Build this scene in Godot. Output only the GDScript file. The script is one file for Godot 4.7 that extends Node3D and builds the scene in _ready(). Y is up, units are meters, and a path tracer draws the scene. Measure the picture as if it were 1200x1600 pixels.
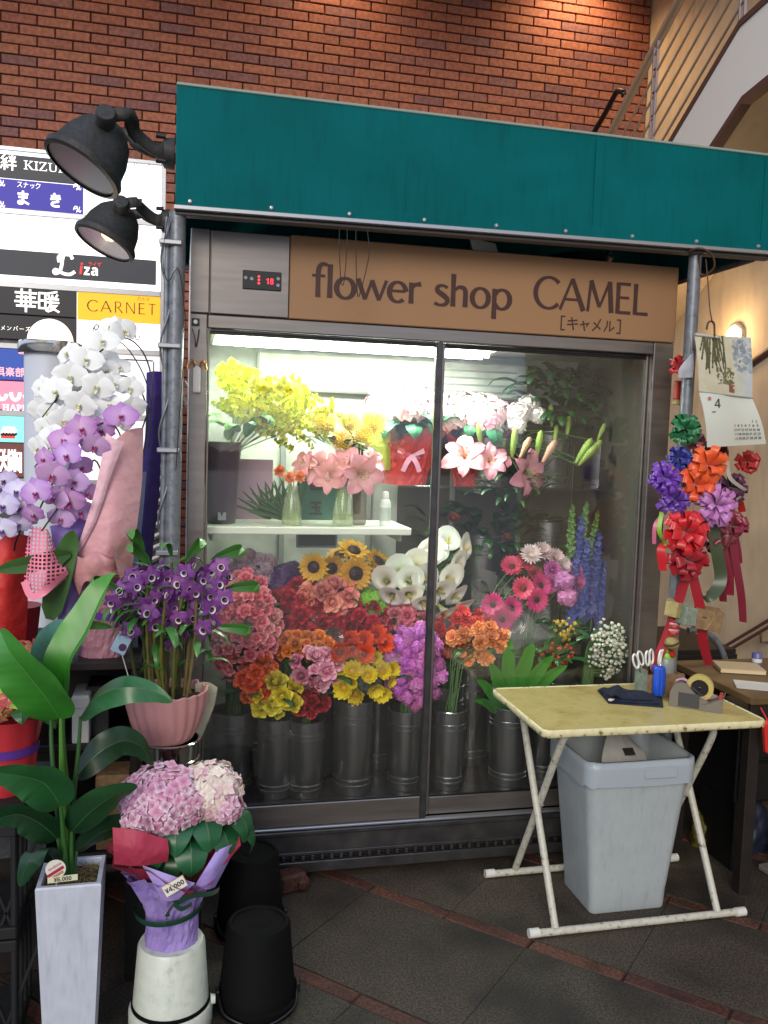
extends Node3D
# A florist's stall in a covered passage: a glazed flower cooler under a teal canopy, plants and buckets before it.

var M := {}
var taken := {}
var G := {}
var rng := RandomNumberGenerator.new()
const UP := Vector3.UP

# ---------------------------------------------------------------- naming
func numbered(called: String) -> String:
	var n: int = taken.get(called, 0)
	taken[called] = n + 1
	return called if n == 0 else "%s_%03d" % [called, n]

func tag(o: Node3D, label: String, category: String, group := "") -> Node3D:
	o.set_meta("label", label)
	o.set_meta("category", category)
	if group != "":
		o.set_meta("group", group)
	return o

func thing(called: String, label: String, category: String, at := Vector3.ZERO, group := "") -> Node3D:
	var o = Node3D.new()
	o.name = numbered(called)
	add_child(o, true)
	o.position = at
	tag(o, label, category, group)
	return o

func obj(called: String, mesh: Mesh, mat: Material, parent: Node3D = null, xf := Transform3D()) -> MeshInstance3D:
	var o = MeshInstance3D.new()
	o.name = called if parent else numbered(called)
	o.mesh = mesh
	if mat:
		o.material_override = mat
	o.transform = xf
	(parent if parent else self).add_child(o, true)
	return o

func struct(called: String, mesh: Mesh, mat: Material) -> MeshInstance3D:
	var o = obj(called, mesh, mat)
	o.set_meta("kind", "structure")
	return o

func stuff(o: Node3D) -> Node3D:
	o.set_meta("kind", "stuff")
	return o

func L(hex: String) -> Color:
	return Color(hex).srgb_to_linear()

# ---------------------------------------------------------------- mesh helpers
func st_new() -> SurfaceTool:
	var st = SurfaceTool.new()
	st.begin(Mesh.PRIMITIVE_TRIANGLES)
	st.set_smooth_group(0)
	st.set_color(Color.WHITE)
	return st

func done(st: SurfaceTool) -> ArrayMesh:
	st.generate_normals()
	return st.commit()

func tri_out(st: SurfaceTool, a: Vector3, b: Vector3, c: Vector3, out: Vector3) -> void:
	# clockwise seen from outside
	if (b - a).cross(c - a).dot(out) > 0.0:
		var t = b
		b = c
		c = t
	st.add_vertex(a); st.add_vertex(b); st.add_vertex(c)

func quad_out(st: SurfaceTool, a: Vector3, b: Vector3, c: Vector3, d: Vector3, out: Vector3) -> void:
	tri_out(st, a, b, c, out)
	tri_out(st, a, c, d, out)

func add_box(st: SurfaceTool, c: Vector3, size: Vector3, ch := 0.002, bas := Basis.IDENTITY) -> void:
	# a box with chamfered edges
	st.set_smooth_group(0xFFFFFFFF)
	var h = size * 0.5
	ch = minf(ch, minf(h.x, minf(h.y, h.z)) * 0.6)
	var P = func(sx: float, sy: float, sz: float, ax: int) -> Vector3:
		var v = Vector3(sx * (h.x - ch), sy * (h.y - ch), sz * (h.z - ch))
		v[ax] = (sx if ax == 0 else sy if ax == 1 else sz) * h[ax]
		return c + bas * v
	for s in [-1.0, 1.0]:
		quad_out(st, P.call(s, -1, -1, 0), P.call(s, 1, -1, 0), P.call(s, 1, 1, 0), P.call(s, -1, 1, 0), bas * Vector3(s, 0, 0))
		quad_out(st, P.call(-1, s, -1, 1), P.call(1, s, -1, 1), P.call(1, s, 1, 1), P.call(-1, s, 1, 1), bas * Vector3(0, s, 0))
		quad_out(st, P.call(-1, -1, s, 2), P.call(1, -1, s, 2), P.call(1, 1, s, 2), P.call(-1, 1, s, 2), bas * Vector3(0, 0, s))
		for r in [-1.0, 1.0]:
			quad_out(st, P.call(s, r, -1, 0), P.call(s, r, 1, 0), P.call(s, r, 1, 1), P.call(s, r, -1, 1), bas * Vector3(s, r, 0))
			quad_out(st, P.call(s, -1, r, 0), P.call(s, 1, r, 0), P.call(s, 1, r, 2), P.call(s, -1, r, 2), bas * Vector3(s, 0, r))
			quad_out(st, P.call(-1, s, r, 1), P.call(1, s, r, 1), P.call(1, s, r, 2), P.call(-1, s, r, 2), bas * Vector3(0, s, r))
			for q in [-1.0, 1.0]:
				tri_out(st, P.call(s, r, q, 0), P.call(s, r, q, 1), P.call(s, r, q, 2), bas * Vector3(s, r, q))
	st.set_smooth_group(0)

func box(c: Vector3, size: Vector3, ch := 0.002, bas := Basis.IDENTITY) -> ArrayMesh:
	var st = st_new()
	add_box(st, c, size, ch, bas)
	return done(st)

func span(a: Vector3, b: Vector3, ch := 0.002) -> ArrayMesh:
	return box((a + b) * 0.5, (b - a).abs(), ch)

func add_grid(st: SurfaceTool, rows: Array, cols: Array = [], uv := false) -> void:
	for i in rows.size() - 1:
		var a: Array = rows[i]
		var b: Array = rows[i + 1]
		for j in a.size() - 1:
			for k in [[i, j], [i + 1, j], [i, j + 1], [i, j + 1], [i + 1, j], [i + 1, j + 1]]:
				if cols.size():
					st.set_color(cols[k[0]][k[1]])
				if uv:
					st.set_uv(Vector2(float(k[1]) / (a.size() - 1), float(k[0]) / (rows.size() - 1)))
				st.add_vertex(rows[k[0]][k[1]])

func add_lathe(st: SurfaceTool, prof: Array, seg := 24, xf := Transform3D(), uv := false, pleat := 0.0, pleats := 0) -> void:
	# profile of Vector2(radius, height), turned about y; sharp corners stay sharp
	var g = 1
	for i in prof.size() - 1:
		if i > 0:
			var d0: Vector2 = (prof[i] - prof[i - 1]).normalized()
			var d1: Vector2 = (prof[i + 1] - prof[i]).normalized()
			if d0.dot(d1) < 0.8:
				g += 1
		st.set_smooth_group(g)
		for k in seg:
			var q = []
			for e in [[i, k], [i + 1, k], [i + 1, k + 1], [i, k + 1]]:
				var a = TAU * e[1] / seg
				var p: Vector2 = prof[e[0]]
				var r = p.x * (1.0 + (pleat * cos(a * pleats + p.y * 9.0) if pleats else 0.0))
				q.append(xf * Vector3(r * cos(a), p.y, r * sin(a)))
			var uvs = [Vector2(float(k) / seg, 1 - float(i) / (prof.size() - 1)), Vector2(float(k) / seg, 1 - float(i + 1) / (prof.size() - 1)), Vector2(float(k + 1) / seg, 1 - float(i + 1) / (prof.size() - 1)), Vector2(float(k + 1) / seg, 1 - float(i) / (prof.size() - 1))]
			for n in [0, 1, 2, 0, 2, 3]:
				if uv:
					st.set_uv(uvs[n])
				st.add_vertex(q[n])
	st.set_smooth_group(0)

func lathe(prof: Array, seg := 24, xf := Transform3D(), uv := false, pleat := 0.0, pleats := 0) -> ArrayMesh:
	var st = st_new()
	add_lathe(st, prof, seg, xf, uv, pleat, pleats)
	return done(st)

func curve(pts: Array, n: int) -> Array:
	# Catmull-Rom through the points, n steps in all
	var out = []
	var m = pts.size() - 1
	for i in n + 1:
		var t = float(i) / n * m
		var k = mini(int(t), m - 1)
		var u = t - k
		var p0 = pts[maxi(k - 1, 0)]
		var p1 = pts[k]
		var p2 = pts[k + 1]
		var p3 = pts[mini(k + 2, m)]
		out.append(p1.cubic_interpolate(p2, p0, p3, u))
	return out

func add_tube(st: SurfaceTool, pts: Array, r, sides := 8, caps := true) -> void:
	# r: a radius or a list of them
	var n = pts.size()
	var rings = []
	var side = Vector3.ZERO
	for i in n:
		var t: Vector3 = (pts[mini(i + 1, n - 1)] - pts[maxi(i - 1, 0)]).normalized()
		if side == Vector3.ZERO:
			side = t.cross(Vector3.UP if absf(t.y) < 0.9 else Vector3.RIGHT).normalized()
		side = (side - t * side.dot(t)).normalized()
		var up = t.cross(side)
		var rr: float = r[i] if r is Array else r
		var ring = []
		for k in sides + 1:
			var a = TAU * (k % sides) / sides
			ring.append(pts[i] + (side * cos(a) + up * sin(a)) * rr)
		rings.append(ring)
	add_grid(st, rings)
	if caps:
		st.set_smooth_group(0xFFFFFFFF)
		for e in [0, n - 1]:
			for k in sides:
				st.add_vertex(pts[e]); st.add_vertex(rings[e][k]); st.add_vertex(rings[e][k + 1])
		st.set_smooth_group(0)

func tube(pts: Array, r, sides := 8) -> ArrayMesh:
	var st = st_new()
	add_tube(st, pts, r, sides)
	return done(st)

func face_basis(dir: Vector3, spin := 0.0, up := Vector3.UP) -> Basis:
	# y axis along dir; z axis as near «up» as it goes, then turned by spin
	var y = dir.normalized()
	if absf(y.dot(up)) > 0.98:
		up = Vector3(0, 0, -1)
	var x = up.cross(y).normalized()
	var z = x.cross(y)
	return Basis(x, y, z) * Basis(Vector3.UP, spin)

# ---------------------------------------------------------------- lettering in strokes
const GLYPHS := {
	"キ": "1,7 9,8;0.5,4 9.5,5;4,10 6,0", "ャ": "1,4.5 8.5,6.2 6.5,3.6;3.2,7.5 5,0", "メ": "8,10 5,4 1,0.5;2,7 8,2", "ル": "3,9 3,5 0.5,0.5;5.5,9 5.5,1 9.5,4",
	"ー": "0.5,5 9.5,5", "ス": "1.5,9 8,9 5,4 1,0.5;5.5,4.5 9,0.5", "ナ": "1,6.5 9,6.5;5,10 5,5 2,0", "ッ": "2,6 3,4;5,7 5.5,4.5;8.5,7 7,2 4,0", "ク": "4,10 1,5.5;4,8.5 8.5,8.5 7,4 2,0",
	"ま": "1.5,8 8.5,8;2,5.5 8,5.5;5,10 5,2 4,0.5 2,0.5 1.8,2 4,2.5 6,2 9,0.5", "き": "2,8 8,8.5;1.5,5.8 8.5,6.5;4,10 7,4;7,4 3,3 2.2,1.5 4,0.3 7.5,0.4",
	"ラ": "2,9 8,9;1.5,6.5 8.5,6.5 7,2.5 3,0", "イ": "8,10 5,6 1,4;5.2,6.2 5.2,0", "ザ": "0.5,7 9,7;3,9 3,3.5;6.5,9 6.5,4 4,0;8,10 8.6,9;9.2,10 9.8,9",
	"バ": "3,8 2.5,4 0.5,1;6,8 7.5,5 9,1;8,10 8.6,9;9.2,10 9.8,9", "ズ": "1.5,8.5 7.5,8.5 5,4 1,0.5;5.5,4.5 9,0.5;8,10 8.6,9;9.2,10 9.8,9", "ン": "1,8.5 3.5,7;1,1 5,2.5 9,7.5",
	"カ": "1,7.5 9,7.5 8,1 6.5,1.5;4.5,10 4.2,5 1,0", "ネ": "5,10 5.5,9;1.5,7.5 8,7.5 1,2.5;5,5.5 5,0;6,4.5 9,2.5",
	"絆": "3,10 1,7.5 4,6;4.5,8 1,4.5 4.5,4.8;2.8,4.5 2.8,0;1.2,3 0.5,1;4,3 4.8,1.5;6,9 6.8,7;9.5,9 8.8,7;5.5,5.8 10,5.8;5.2,3.2 10.2,3.2;7.8,10 7.8,0",
	"華": "0.5,8.5 9.5,8.5;3.2,10 3.2,7.5;6.8,10 6.8,7.5;1,6.5 9,6.5;0.3,4.5 9.7,4.5;1,2.5 9,2.5;5,7 5,0;3,6.5 3,2.5;7,6.5 7,2.5",
	"暖": "0.5,9 0.5,1.5 3.5,1.5 3.5,9 0.5,9;0.5,5.3 3.5,5.3;9,10 4.5,9;5,8 5.6,7;6.8,8.2 7,7;9.3,8.5 8.4,7;4.5,6.3 9.8,6.3;4.2,4.6 10,4.6;6.2,6.3 5.8,3 4,0.3;6,3 8.8,3 7,1 4.8,0;6.3,2 10,0",
	"倶": "2.5,10 0.5,5.5;1.8,7 1.8,0;4,9.5 4,2.5;8.5,9.5 8.5,2.5;4,9.5 8.5,9.5;4,7.2 8.5,7.2;4,5 8.5,5;2.8,2.5 10,2.5;5,2 3.5,0;7.5,2 9.5,0",
	"楽": "5,10 4.3,9;3.3,9 3.3,5 6.7,5 6.7,9 3.3,9;3.3,7 6.7,7;1,9 2.3,7.5;1,5 2.5,6.3;9,9 7.7,7.5;9,5 7.5,6.3;0.5,3.5 9.5,3.5;5,5 5,0;4.5,3.3 1,0.5;5.5,3.3 9,0.5",
	"部": "3,10 3,9;0.5,8.5 5.5,8.5;1.5,8 2,6.5;4.5,8 4,6.5;0.3,6 5.8,6;1.2,4.2 1.2,0.5 4.8,0.5 4.8,4.2 1.2,4.2;7,9.5 7,0;7,9.5 9.5,9.5 8.3,6.5 9.5,4 9,2.5 7.8,2.5",
	"爛": "0.7,7.5 1.2,5.5;3.3,8 2.8,6;2,10 2,5 0.3,0.5;2.2,4 3.6,1;4.5,9.5 4.5,0;4.5,9.5 6.5,9.5 6.5,7 4.5,7;10,9.5 10,0;10,9.5 8,9.5 8,7 10,7;5.2,6 9.4,6;5.8,5 5.8,3 8.8,3 8.8,5 5.8,5;7.3,6.6 7.3,0.5;7,3 5.3,1;7.5,3 9.2,1",
	"漫": "1.5,9.5 2.5,8.5;0.5,6.5 1.8,5.5;0.5,0.5 2.5,3.5;4,9.8 4,6.8 8.8,6.8 8.8,9.8 4,9.8;4,8.3 8.8,8.3;3.5,6 3.5,4 9.3,4 9.3,6 3.5,6;5.4,6 5.4,4;7.4,6 7.4,4;4,3 8.8,3 6,1 3.2,0;4.8,2.6 7,1 10,0",
	"四": "1,8.5 1,1.5 9,1.5 9,8.5 1,8.5;4,8.5 4,5 2.5,3.5;6,8.5 6,4.5 8,4", "玉": "1.5,9 8.5,9;2,5.5 8,5.5;0.8,1 9.2,1;5,9 5,1;6.5,3.8 7.5,2.7", "[": "9,10.5 6,10.5 6,-0.5 9,-0.5", "]": "1,10.5 4,10.5 4,-0.5 1,-0.5",
	"£": "8.5,8 7.6,9.6 6,10 4.6,9 4,6.5 3.6,3.6 2.6,1.2 1,0.4 0.2,1.2 1,2.2 2.8,1.4 5,0.5 7.5,0.4 9.4,1.6;2.6,6.2 2.4,8.2 4.4,9.8 6.5,9.6", "~": "0,2 1.2,6 3,8 4.6,7 4,4.4 2.2,3.6 1.6,5.2;5.6,7.6 6,4 7.4,2.6 9,4 9.6,7.4",
}
# humanist letters whose strokes swell: x,y,half-width
const FLARED := {
	"f": [4.4, "2,0,.62 1.95,4,.56 2,7.6,.6 2.4,9.2,.55 3.3,9.95,.45 4.6,9.7,.42;0.2,6.4,.34 4,6.4,.34"], "l": [2.3, "1,0,.64 1,5,.57 1,10,.64"], "o": [6.6, "@3.2,3.2,2.55,3.0,0,360"],
	"w": [9.0, "0.2,6.4,.62 2.5,0.3,.5;2.5,.3,.34 4.4,6.2,.36;4.3,6.2,.6 6.6,.3,.5;6.6,.3,.34 8.7,6.4,.4"], "e": [6.2, "0.8,3.5,.32 5.4,3.5,.32;@3.1,3.2,2.45,3.0,5,315"],
	"r": [4.3, "1,0,.64 1,3,.57 1,6.4,.62;1.1,4.4,.3 2.1,5.8,.42 3.9,6.1,.62"], "s": [5.2, "4.4,5.6,.42 3,6.25,.34 1.5,5.75,.5 1.35,4.5,.6 3,3.35,.68 4.45,2.1,.6 4.1,0.7,.5 2.4,.15,.34 0.5,.7,.44"],
	"h": [6.3, "1,0,.64 1,5,.57 1,10,.64;1.1,4.4,.3 2.5,5.95,.42 4.1,5.9,.55 4.8,4.6,.6 4.8,0,.64"], "p": [6.8, "1,-3,.64 1,2,.57 1,6.4,.62;@3.4,3.2,2.5,3.0,-150,150"],
	"C": [9.0, "@5.2,5,4.5,4.9,42,318"], "A": [9.0, "0.3,0,.42 4.2,10,.36;4.2,10,.6 8.5,0,.7;1.8,3.4,.33 6.8,3.4,.33"], "M": [10.6, "1,0,.42 1.8,10,.42;1.8,10,.64 5.1,1.6,.48;5.1,1.6,.34 8.4,10,.42;8.4,10,.68 9.4,0,.72"],
	"E": [6.3, "1,0,.64 1,5,.58 1,10,.64;1,9.62,.38 5.4,9.62,.42;1,5.2,.33 5,5.2,.36;1,.38,.38 5.7,.38,.44"], "L": [5.8, "1,0,.64 1,5,.58 1,10,.64;1,.38,.38 5.7,.38,.44"], " ": [3.3, ""],
	"R": [7, "1,0,.5 1,10,.5;1,9.6,.32 3.8,9.7,.36 5.2,8.4,.5 5,6.2,.46 3.4,5.1,.34 1,5,.3;3,5.1,.4 6.6,0,.6"], "N": [8.4, "1,0,.38 1,10,.38;1,10,.5 7.4,0,.5;7.4,0,.38 7.4,10,.38"], "T": [6.4, "3.2,0,.55 3.2,10,.55;0.2,9.65,.34 6.2,9.65,.34"],
}

func add_stroke(st: SurfaceTool, pts: Array, hw: Array, xf: Transform3D) -> void:
	var n = pts.size()
	var rows = []
	for i in n:
		var a: Vector2 = (pts[i] - pts[maxi(i - 1, 0)])
		var b: Vector2 = (pts[mini(i + 1, n - 1)] - pts[i])
		var t = (a.normalized() + b.normalized()).normalized()
		var m = 1.0 / maxf(0.5, absf(t.dot(b.normalized() if b.length() > 0 else a.normalized())))
		var nn = Vector2(-t.y, t.x) * hw[i] * m
		var l: Vector2 = pts[i] + nn
		var r: Vector2 = pts[i] - nn
		rows.append([xf * Vector3(l.x, l.y, 0), xf * Vector3(r.x, r.y, 0)])
	for i in n - 1:
		quad_out(st, rows[i][0], rows[i][1], rows[i + 1][1], rows[i + 1][0], xf.basis.z)

func add_glyphs(st: SurfaceTool, text: String, xf: Transform3D, size: float, hw: float, adv := 11.0, layer := 0) -> void:
	# strokes drawn in the plane of xf; each stroke a hair above the last so that none share a plane
	var x = 0.0
	var lift = 0
	for ch in text:
		for s in str(GLYPHS.get(ch, "")).split(";", false):
			var pts = []
			for p in s.split(" ", false):
				var c = p.split(",")
				pts.append(Vector2(c[0].to_float(), c[1].to_float()))
			if pts.size() > 3:
				pts = curve(pts, pts.size() * 3) if ch in "まき£~ッ" else pts
			# square ends run out by half a width
			var m = pts.size()
			pts[0] -= (pts[1] - pts[0]).normalized() * hw * 0.6
			pts[m - 1] += (pts[m - 1] - pts[m - 2]).normalized() * hw * 0.6
			var w = []
			w.resize(m)
			w.fill(hw)
			lift = (lift + 1) % 7
			add_stroke(st, pts, w, xf * Transform3D(Basis.from_scale(Vector3.ONE * size / 10.0), Vector3(x * size / 10.0, 0, 0.0001 * lift)))
		x += adv

func glyphs(text: String, at: Vector3, size: float, hw := 0.5, adv := 11.0, bas := Basis.IDENTITY) -> ArrayMesh:
	var st = st_new()
	st.set_smooth_group(0xFFFFFFFF)
	add_glyphs(st, text, Transform3D(bas, at), size, hw, adv)
	return done(st)

func flared(text: String, at: Vector3, size: float, wide := 1.0, track := 0.0, thick := 1.0) -> ArrayMesh:
	var st = st_new()
	st.set_smooth_group(0xFFFFFFFF)
	var x = 0.0
	var lift = 0
	for ch in text:
		var g: Array = FLARED[ch]
		for s in str(g[1]).split(";", false):
			var pts = []
			var hw = []
			if s.begins_with("@"):
				var c = s.substr(1).split_floats(",")
				for i in 33:
					var a = deg_to_rad(lerpf(c[4], c[5], i / 32.0))
					pts.append(Vector2(c[0] + c[2] * cos(a), c[1] + c[3] * sin(a)))
					hw.append(lerpf(0.34, 0.66, pow(absf(cos(a)), 1.3)) * thick)
			else:
				var raw = []
				for p in s.split(" ", false):
					var c = p.split_floats(",")
					raw.append(Vector3(c[0], c[1], c[2]))
				if raw.size() > 3:
					raw = curve(raw, 18)
				for p in raw:
					pts.append(Vector2(p.x, p.y))
					hw.append(p.z * thick)
			lift = (lift + 1) % 5
			var k = size / 10.0
			add_stroke(st, pts, hw, Transform3D(Basis.from_scale(Vector3(k * wide, k, k)), at + Vector3(x * k * wide, 0, 0.0001 * lift)))
		x += g[0] + track
	return done(st)

func lettering(text: String, size: float, font := "Droid Sans", bold := false) -> TextMesh:
	var t = TextMesh.new()
	var f = SystemFont.new()
	f.font_names = PackedStringArray([font])
	if bold:
		f.font_weight = 700
	t.font = f
	t.text = text
	t.font_size = 48
	t.pixel_size = size / 48.0
	t.depth = 0.0008
	t.curve_step = 2.0
	return t

# ---------------------------------------------------------------- textures and materials
func noise_tex(sz: int, freq: float, ramp: Array, seed_ := 1, octaves := 4, type := FastNoiseLite.TYPE_SIMPLEX_SMOOTH) -> ImageTexture:
	# a tileable picture of noise coloured by a ramp of [offset, colour]
	var n = FastNoiseLite.new()
	n.noise_type = type
	n.seed = seed_
	n.frequency = freq
	n.fractal_octaves = octaves
	var im = n.get_seamless_image(sz, sz)
	im.convert(Image.FORMAT_L8)
	var g = Gradient.new()
	g.offsets = PackedFloat32Array(ramp.map(func(r): return r[0]))
	g.colors = PackedColorArray(ramp.map(func(r): return r[1]))
	var lut = []
	for i in 256:
		lut.append(g.sample(i / 255.0))
	var out = Image.create_empty(sz, sz, false, Image.FORMAT_RGB8)
	var d = im.get_data()
	for y in sz:
		for x in sz:
			out.set_pixel(x, y, lut[d[y * sz + x]])
	return ImageTexture.create_from_image(out)

func mat(name_: String, color: Color, rough := 0.6, metal := 0.0, vc := false) -> StandardMaterial3D:
	var m = StandardMaterial3D.new()
	m.resource_name = name_
	m.albedo_color = color
	m.roughness = rough
	m.metallic = metal
	m.vertex_color_use_as_albedo = vc
	M[name_] = m
	return m

func tri_planar(m: StandardMaterial3D, tex: Texture2D, scale_: float, bump := 0.0, btex: Texture2D = null, rtex := false) -> StandardMaterial3D:
	if tex:
		m.albedo_texture = tex
	m.uv1_triplanar = true
	m.uv1_world_triplanar = true
	m.uv1_scale = Vector3.ONE * scale_
	if bump > 0.0:
		m.heightmap_enabled = true
		m.heightmap_scale = bump
		m.heightmap_texture = btex if btex else tex
	if rtex:
		m.roughness_texture = btex if btex else tex
	return m

func stain(m: StandardMaterial3D, tex: Texture2D, scale_: Vector3) -> void:
	# a second, coarse layer of dirt multiplied over the surface colour
	m.detail_enabled = true
	m.detail_albedo = tex
	m.detail_blend_mode = BaseMaterial3D.BLEND_MODE_MUL
	m.detail_uv_layer = BaseMaterial3D.DETAIL_UV_2
	m.uv2_triplanar = true
	m.uv2_world_triplanar = true
	m.uv2_scale = scale_

func glow(name_: String, color: Color, energy: float) -> StandardMaterial3D:
	var m = mat(name_, color, 0.5)
	m.emission_enabled = true
	m.emission = color
	m.emission_energy_multiplier = energy
	return m

func pane(name_: String, color: Color, alpha: float, rough := 0.02) -> StandardMaterial3D:
	var m = mat(name_, Color(color, alpha), rough)
	m.transparency = BaseMaterial3D.TRANSPARENCY_ALPHA
	return m

func make_materials() -> void:
	var g = func(a: float) -> Color: return Color(a, a, a)
	var fine = noise_tex(256, 0.03, [[0.0, g.call(0.72)], [1.0, g.call(1.0)]], 3, 5)
	var smear = noise_tex(256, 0.012, [[0.0, g.call(0.34)], [0.5, g.call(0.43)], [1.0, g.call(0.54)]], 8, 5)
	var speck = noise_tex(512, 0.07, [[0.0, Color(0.36, 0.35, 0.33)], [0.38, Color(0.66, 0.64, 0.6)], [0.55, Color(0.86, 0.83, 0.78)], [0.72, Color(1, 0.96, 0.88)]], 5, 6)
	var grain = noise_tex(256, 0.08, [[0.0, g.call(0.3)], [1.0, g.call(1.0)]], 21, 3)
	M.fine = fine
	# setting
	for i in 5:
		var bc: Color = [Color("ad6a55"), Color("a4624f"), Color("b06d54"), Color("9a6258"), Color("8c5c5a")][i]
		tri_planar(mat("brick%d" % i, bc, 0.75), fine, 3.1, 0.05, grain)
	tri_planar(mat("mortar", Color("5c2c25"), 0.95), fine, 2.0)
	for i in 4:
		var pc: Color = [Color("504a43"), Color("4a453f"), Color("554d45"), Color("4d453e")][i]
		tri_planar(mat("paver%d" % i, pc, 0.72), speck, 2.7, 0.08, grain)
	for i in 3:
		var sc: Color = [Color("6b3f31"), Color("60382d"), Color("744a39")][i]
		tri_planar(mat("strip%d" % i, sc, 0.7), noise_tex(256, 0.05, [[0.0, Color(0.45, 0.42, 0.4)], [0.5, Color(0.8, 0.78, 0.75)], [1.0, Color(1, 1, 1)]], 31 + i, 5), 5.3, 0.08, grain)
	tri_planar(mat("ground", Color("332e29"), 0.95), fine, 1.0)
	tri_planar(mat("beige_wall", Color("dcc7a6"), 0.75), noise_tex(256, 0.01, [[0.0, g.call(0.86)], [1.0, g.call(1.0)]], 12, 4), 0.7, 0.02, fine)
	mat("white_paint", Color("e6e4de"), 0.5)
	mat("ceiling_paint", Color("b9b4aa"), 0.8)
	mat("brown_trim", Color("5c4038"), 0.5)
	# metals
	var steel = mat("steel", Color("8d8682"), 0.34, 0.85)
	tri_planar(steel, noise_tex(256, 0.02, [[0.0, g.call(0.94)], [1.0, g.call(1.0)]], 41, 4), 1.1, 0.0, smear, true)
	steel.roughness = 0.8
	steel.uv1_scale = Vector3(0.6, 7.0, 0.6)
	tri_planar(mat("steel_dark", Color("5c5a5c"), 0.8, 0.7), fine, 1.3, 0.0, smear, true)
	mat("aluminium", Color("a9abb0"), 0.35, 0.8)
	tri_planar(mat("pole_grey", Color("7e838c"), 0.42, 0.35), noise_tex(256, 0.03, [[0.0, g.call(0.6)], [0.35, g.call(0.9)], [1.0, g.call(1.0)]], 44, 5), 4.0)
	mat("chrome", Color("c9c9c6"), 0.12, 1.0)
	mat("bucket_steel", Color("9b9c9c"), 0.28, 0.95)
	mat("black_metal", Color("1b1b1c"), 0.45, 0.2)
	tri_planar(mat("lamp_black", Color("38393a"), 0.62, 0.15), noise_tex(256, 0.03, [[0.0, g.call(0.55)], [0.6, g.call(0.85)], [1.0, Color(1.0, 0.97, 0.9)]], 47, 5), 7.0)
	# canopy
	tri_planar(mat("teal_vinyl", Color("007a7f"), 0.7), noise_tex(256, 0.012, [[0.0, g.call(0.88)], [1.0, g.call(1.0)]], 51, 4), 0.6, 0.35, noise_tex(256, 0.01, [[0.0, g.call(0.0)], [1.0, g.call(1.0)]], 52, 2))
	M.teal_vinyl.metallic_specular = 0.25
	M.teal_vinyl.backlight_enabled = true
	M.teal_vinyl.backlight = Color(0.5, 0.9, 0.9)
	mat("teal_seam", Color("075457"), 0.5)
	# signs
	tri_planar(mat("sign_brown", Color("96704e"), 0.55), noise_tex(256, 0.006, [[0.0, g.call(0.93)], [1.0, g.call(1.0)]], 46, 3), 0.6)
	mat("sign_ink", Color("3a1d1a"), 0.6)
	mat("black_plastic", Color("121214"), 0.35)
	mat("grey_plastic", Color("8d9096"), 0.4)
	glow("red_digit", Color("ff2b3a"), 2.2)
	glow("red_spot", Color("ff3a48"), 1.2)
	# cooler
	tri_planar(mat("inner_white", Color("c9cdc4"), 0.35), fine, 0.7)
	mat("inner_grey", Color("8d938e"), 0.3, 0.2)
	mat("inner_shaded", Color("4f4b44"), 0.4, 0.2)  # lining colour with shade and dim reflections put in
	mat("shelf_white", Color("d5dccb"), 0.3)
	pane("door_glass", Color("8a9088"), 0.011)  # grey tint puts a faint milky veil into the glass colour
	pane("shelf_glass", Color("3a5a4c"), 0.12)
	glow("tube_light", Color("f4fff2"), 11.0)
	# things
	tri_planar(mat("planter_white", Color("bfc5d4"), 0.42), noise_tex(256, 0.02, [[0.0, g.call(0.93)], [1.0, g.call(1.0)]], 61, 4), 2.0)
	tri_planar(mat("bucket_white", Color("cfd6cc"), 0.4), noise_tex(256, 0.03, [[0.0, g.call(0.8)], [0.3, g.call(0.95)], [1.0, g.call(1.0)]], 62, 5), 3.0)
	mat("bucket_black", Color("08080a"), 0.75)
	M.bucket_black.metallic_specular = 0.25
	mat("crate_black", Color("0a0a0d"), 0.7)
	tri_planar(mat("bin_grey", Color("a9b2b8"), 0.48), noise_tex(256, 0.02, [[0.0, g.call(0.95)], [1.0, g.call(1.0)]], 63, 5), 2.2)
	mat("bag_film", Color("98a2ac"), 0.3)
	mat("bin_dark", Color("1f1e1d"), 0.9)
	tri_planar(mat("table_top", Color("b0a069"), 0.33), noise_tex(512, 0.006, [[0.0, Color(0.85, 0.82, 0.7)], [0.3, Color(0.95, 0.94, 0.88)], [0.5, Color(1, 1, 1)], [1.0, Color(0.94, 0.93, 0.86)]], 71, 4), 1.1, 0.0, smear, true)
	M.table_top.roughness = 0.8
	var chip = noise_tex(256, 0.035, [[0.0, Color(0.34, 0.3, 0.24)], [0.16, Color(0.5, 0.46, 0.38)], [0.27, Color(0.93, 0.91, 0.84)], [1.0, Color(1, 1, 1)]], 72, 5)
	tri_planar(mat("table_edge", Color("d8d2b0"), 0.45), chip, 3.3)
	tri_planar(mat("leg_white", Color("bfc0bd"), 0.42), chip, 4.1)
	tri_planar(mat("cloth_navy", Color("121a35"), 0.95), noise_tex(256, 0.2, [[0.0, g.call(0.7)], [1.0, g.call(1.0)]], 73, 2), 9.0, 0.05, grain)
	mat("paper_white", Color("cfcdc6"), 0.7)
	mat("paper_cream", Color("cbb894"), 0.75)
	tri_planar(mat("cardboard", Color("8f7150"), 0.85), fine, 4.0)
	tri_planar(mat("cardboard_grey", Color("8b9788"), 0.8), fine, 4.0)
	tri_planar(mat("cardboard_pale", Color("b0a06c"), 0.85), fine, 4.0)
	tri_planar(mat("wood_dark", Color("1e1512"), 0.6), noise_tex(256, 0.03, [[0.0, g.call(0.6)], [1.0, g.call(1.0)]], 81, 4), 1.5)
	tri_planar(mat("wood_desk", Color("6d5636"), 0.4), noise_tex(256, 0.02, [[0.0, g.call(0.7)], [1.0, g.call(1.0)]], 82, 4), 1.2)
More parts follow.
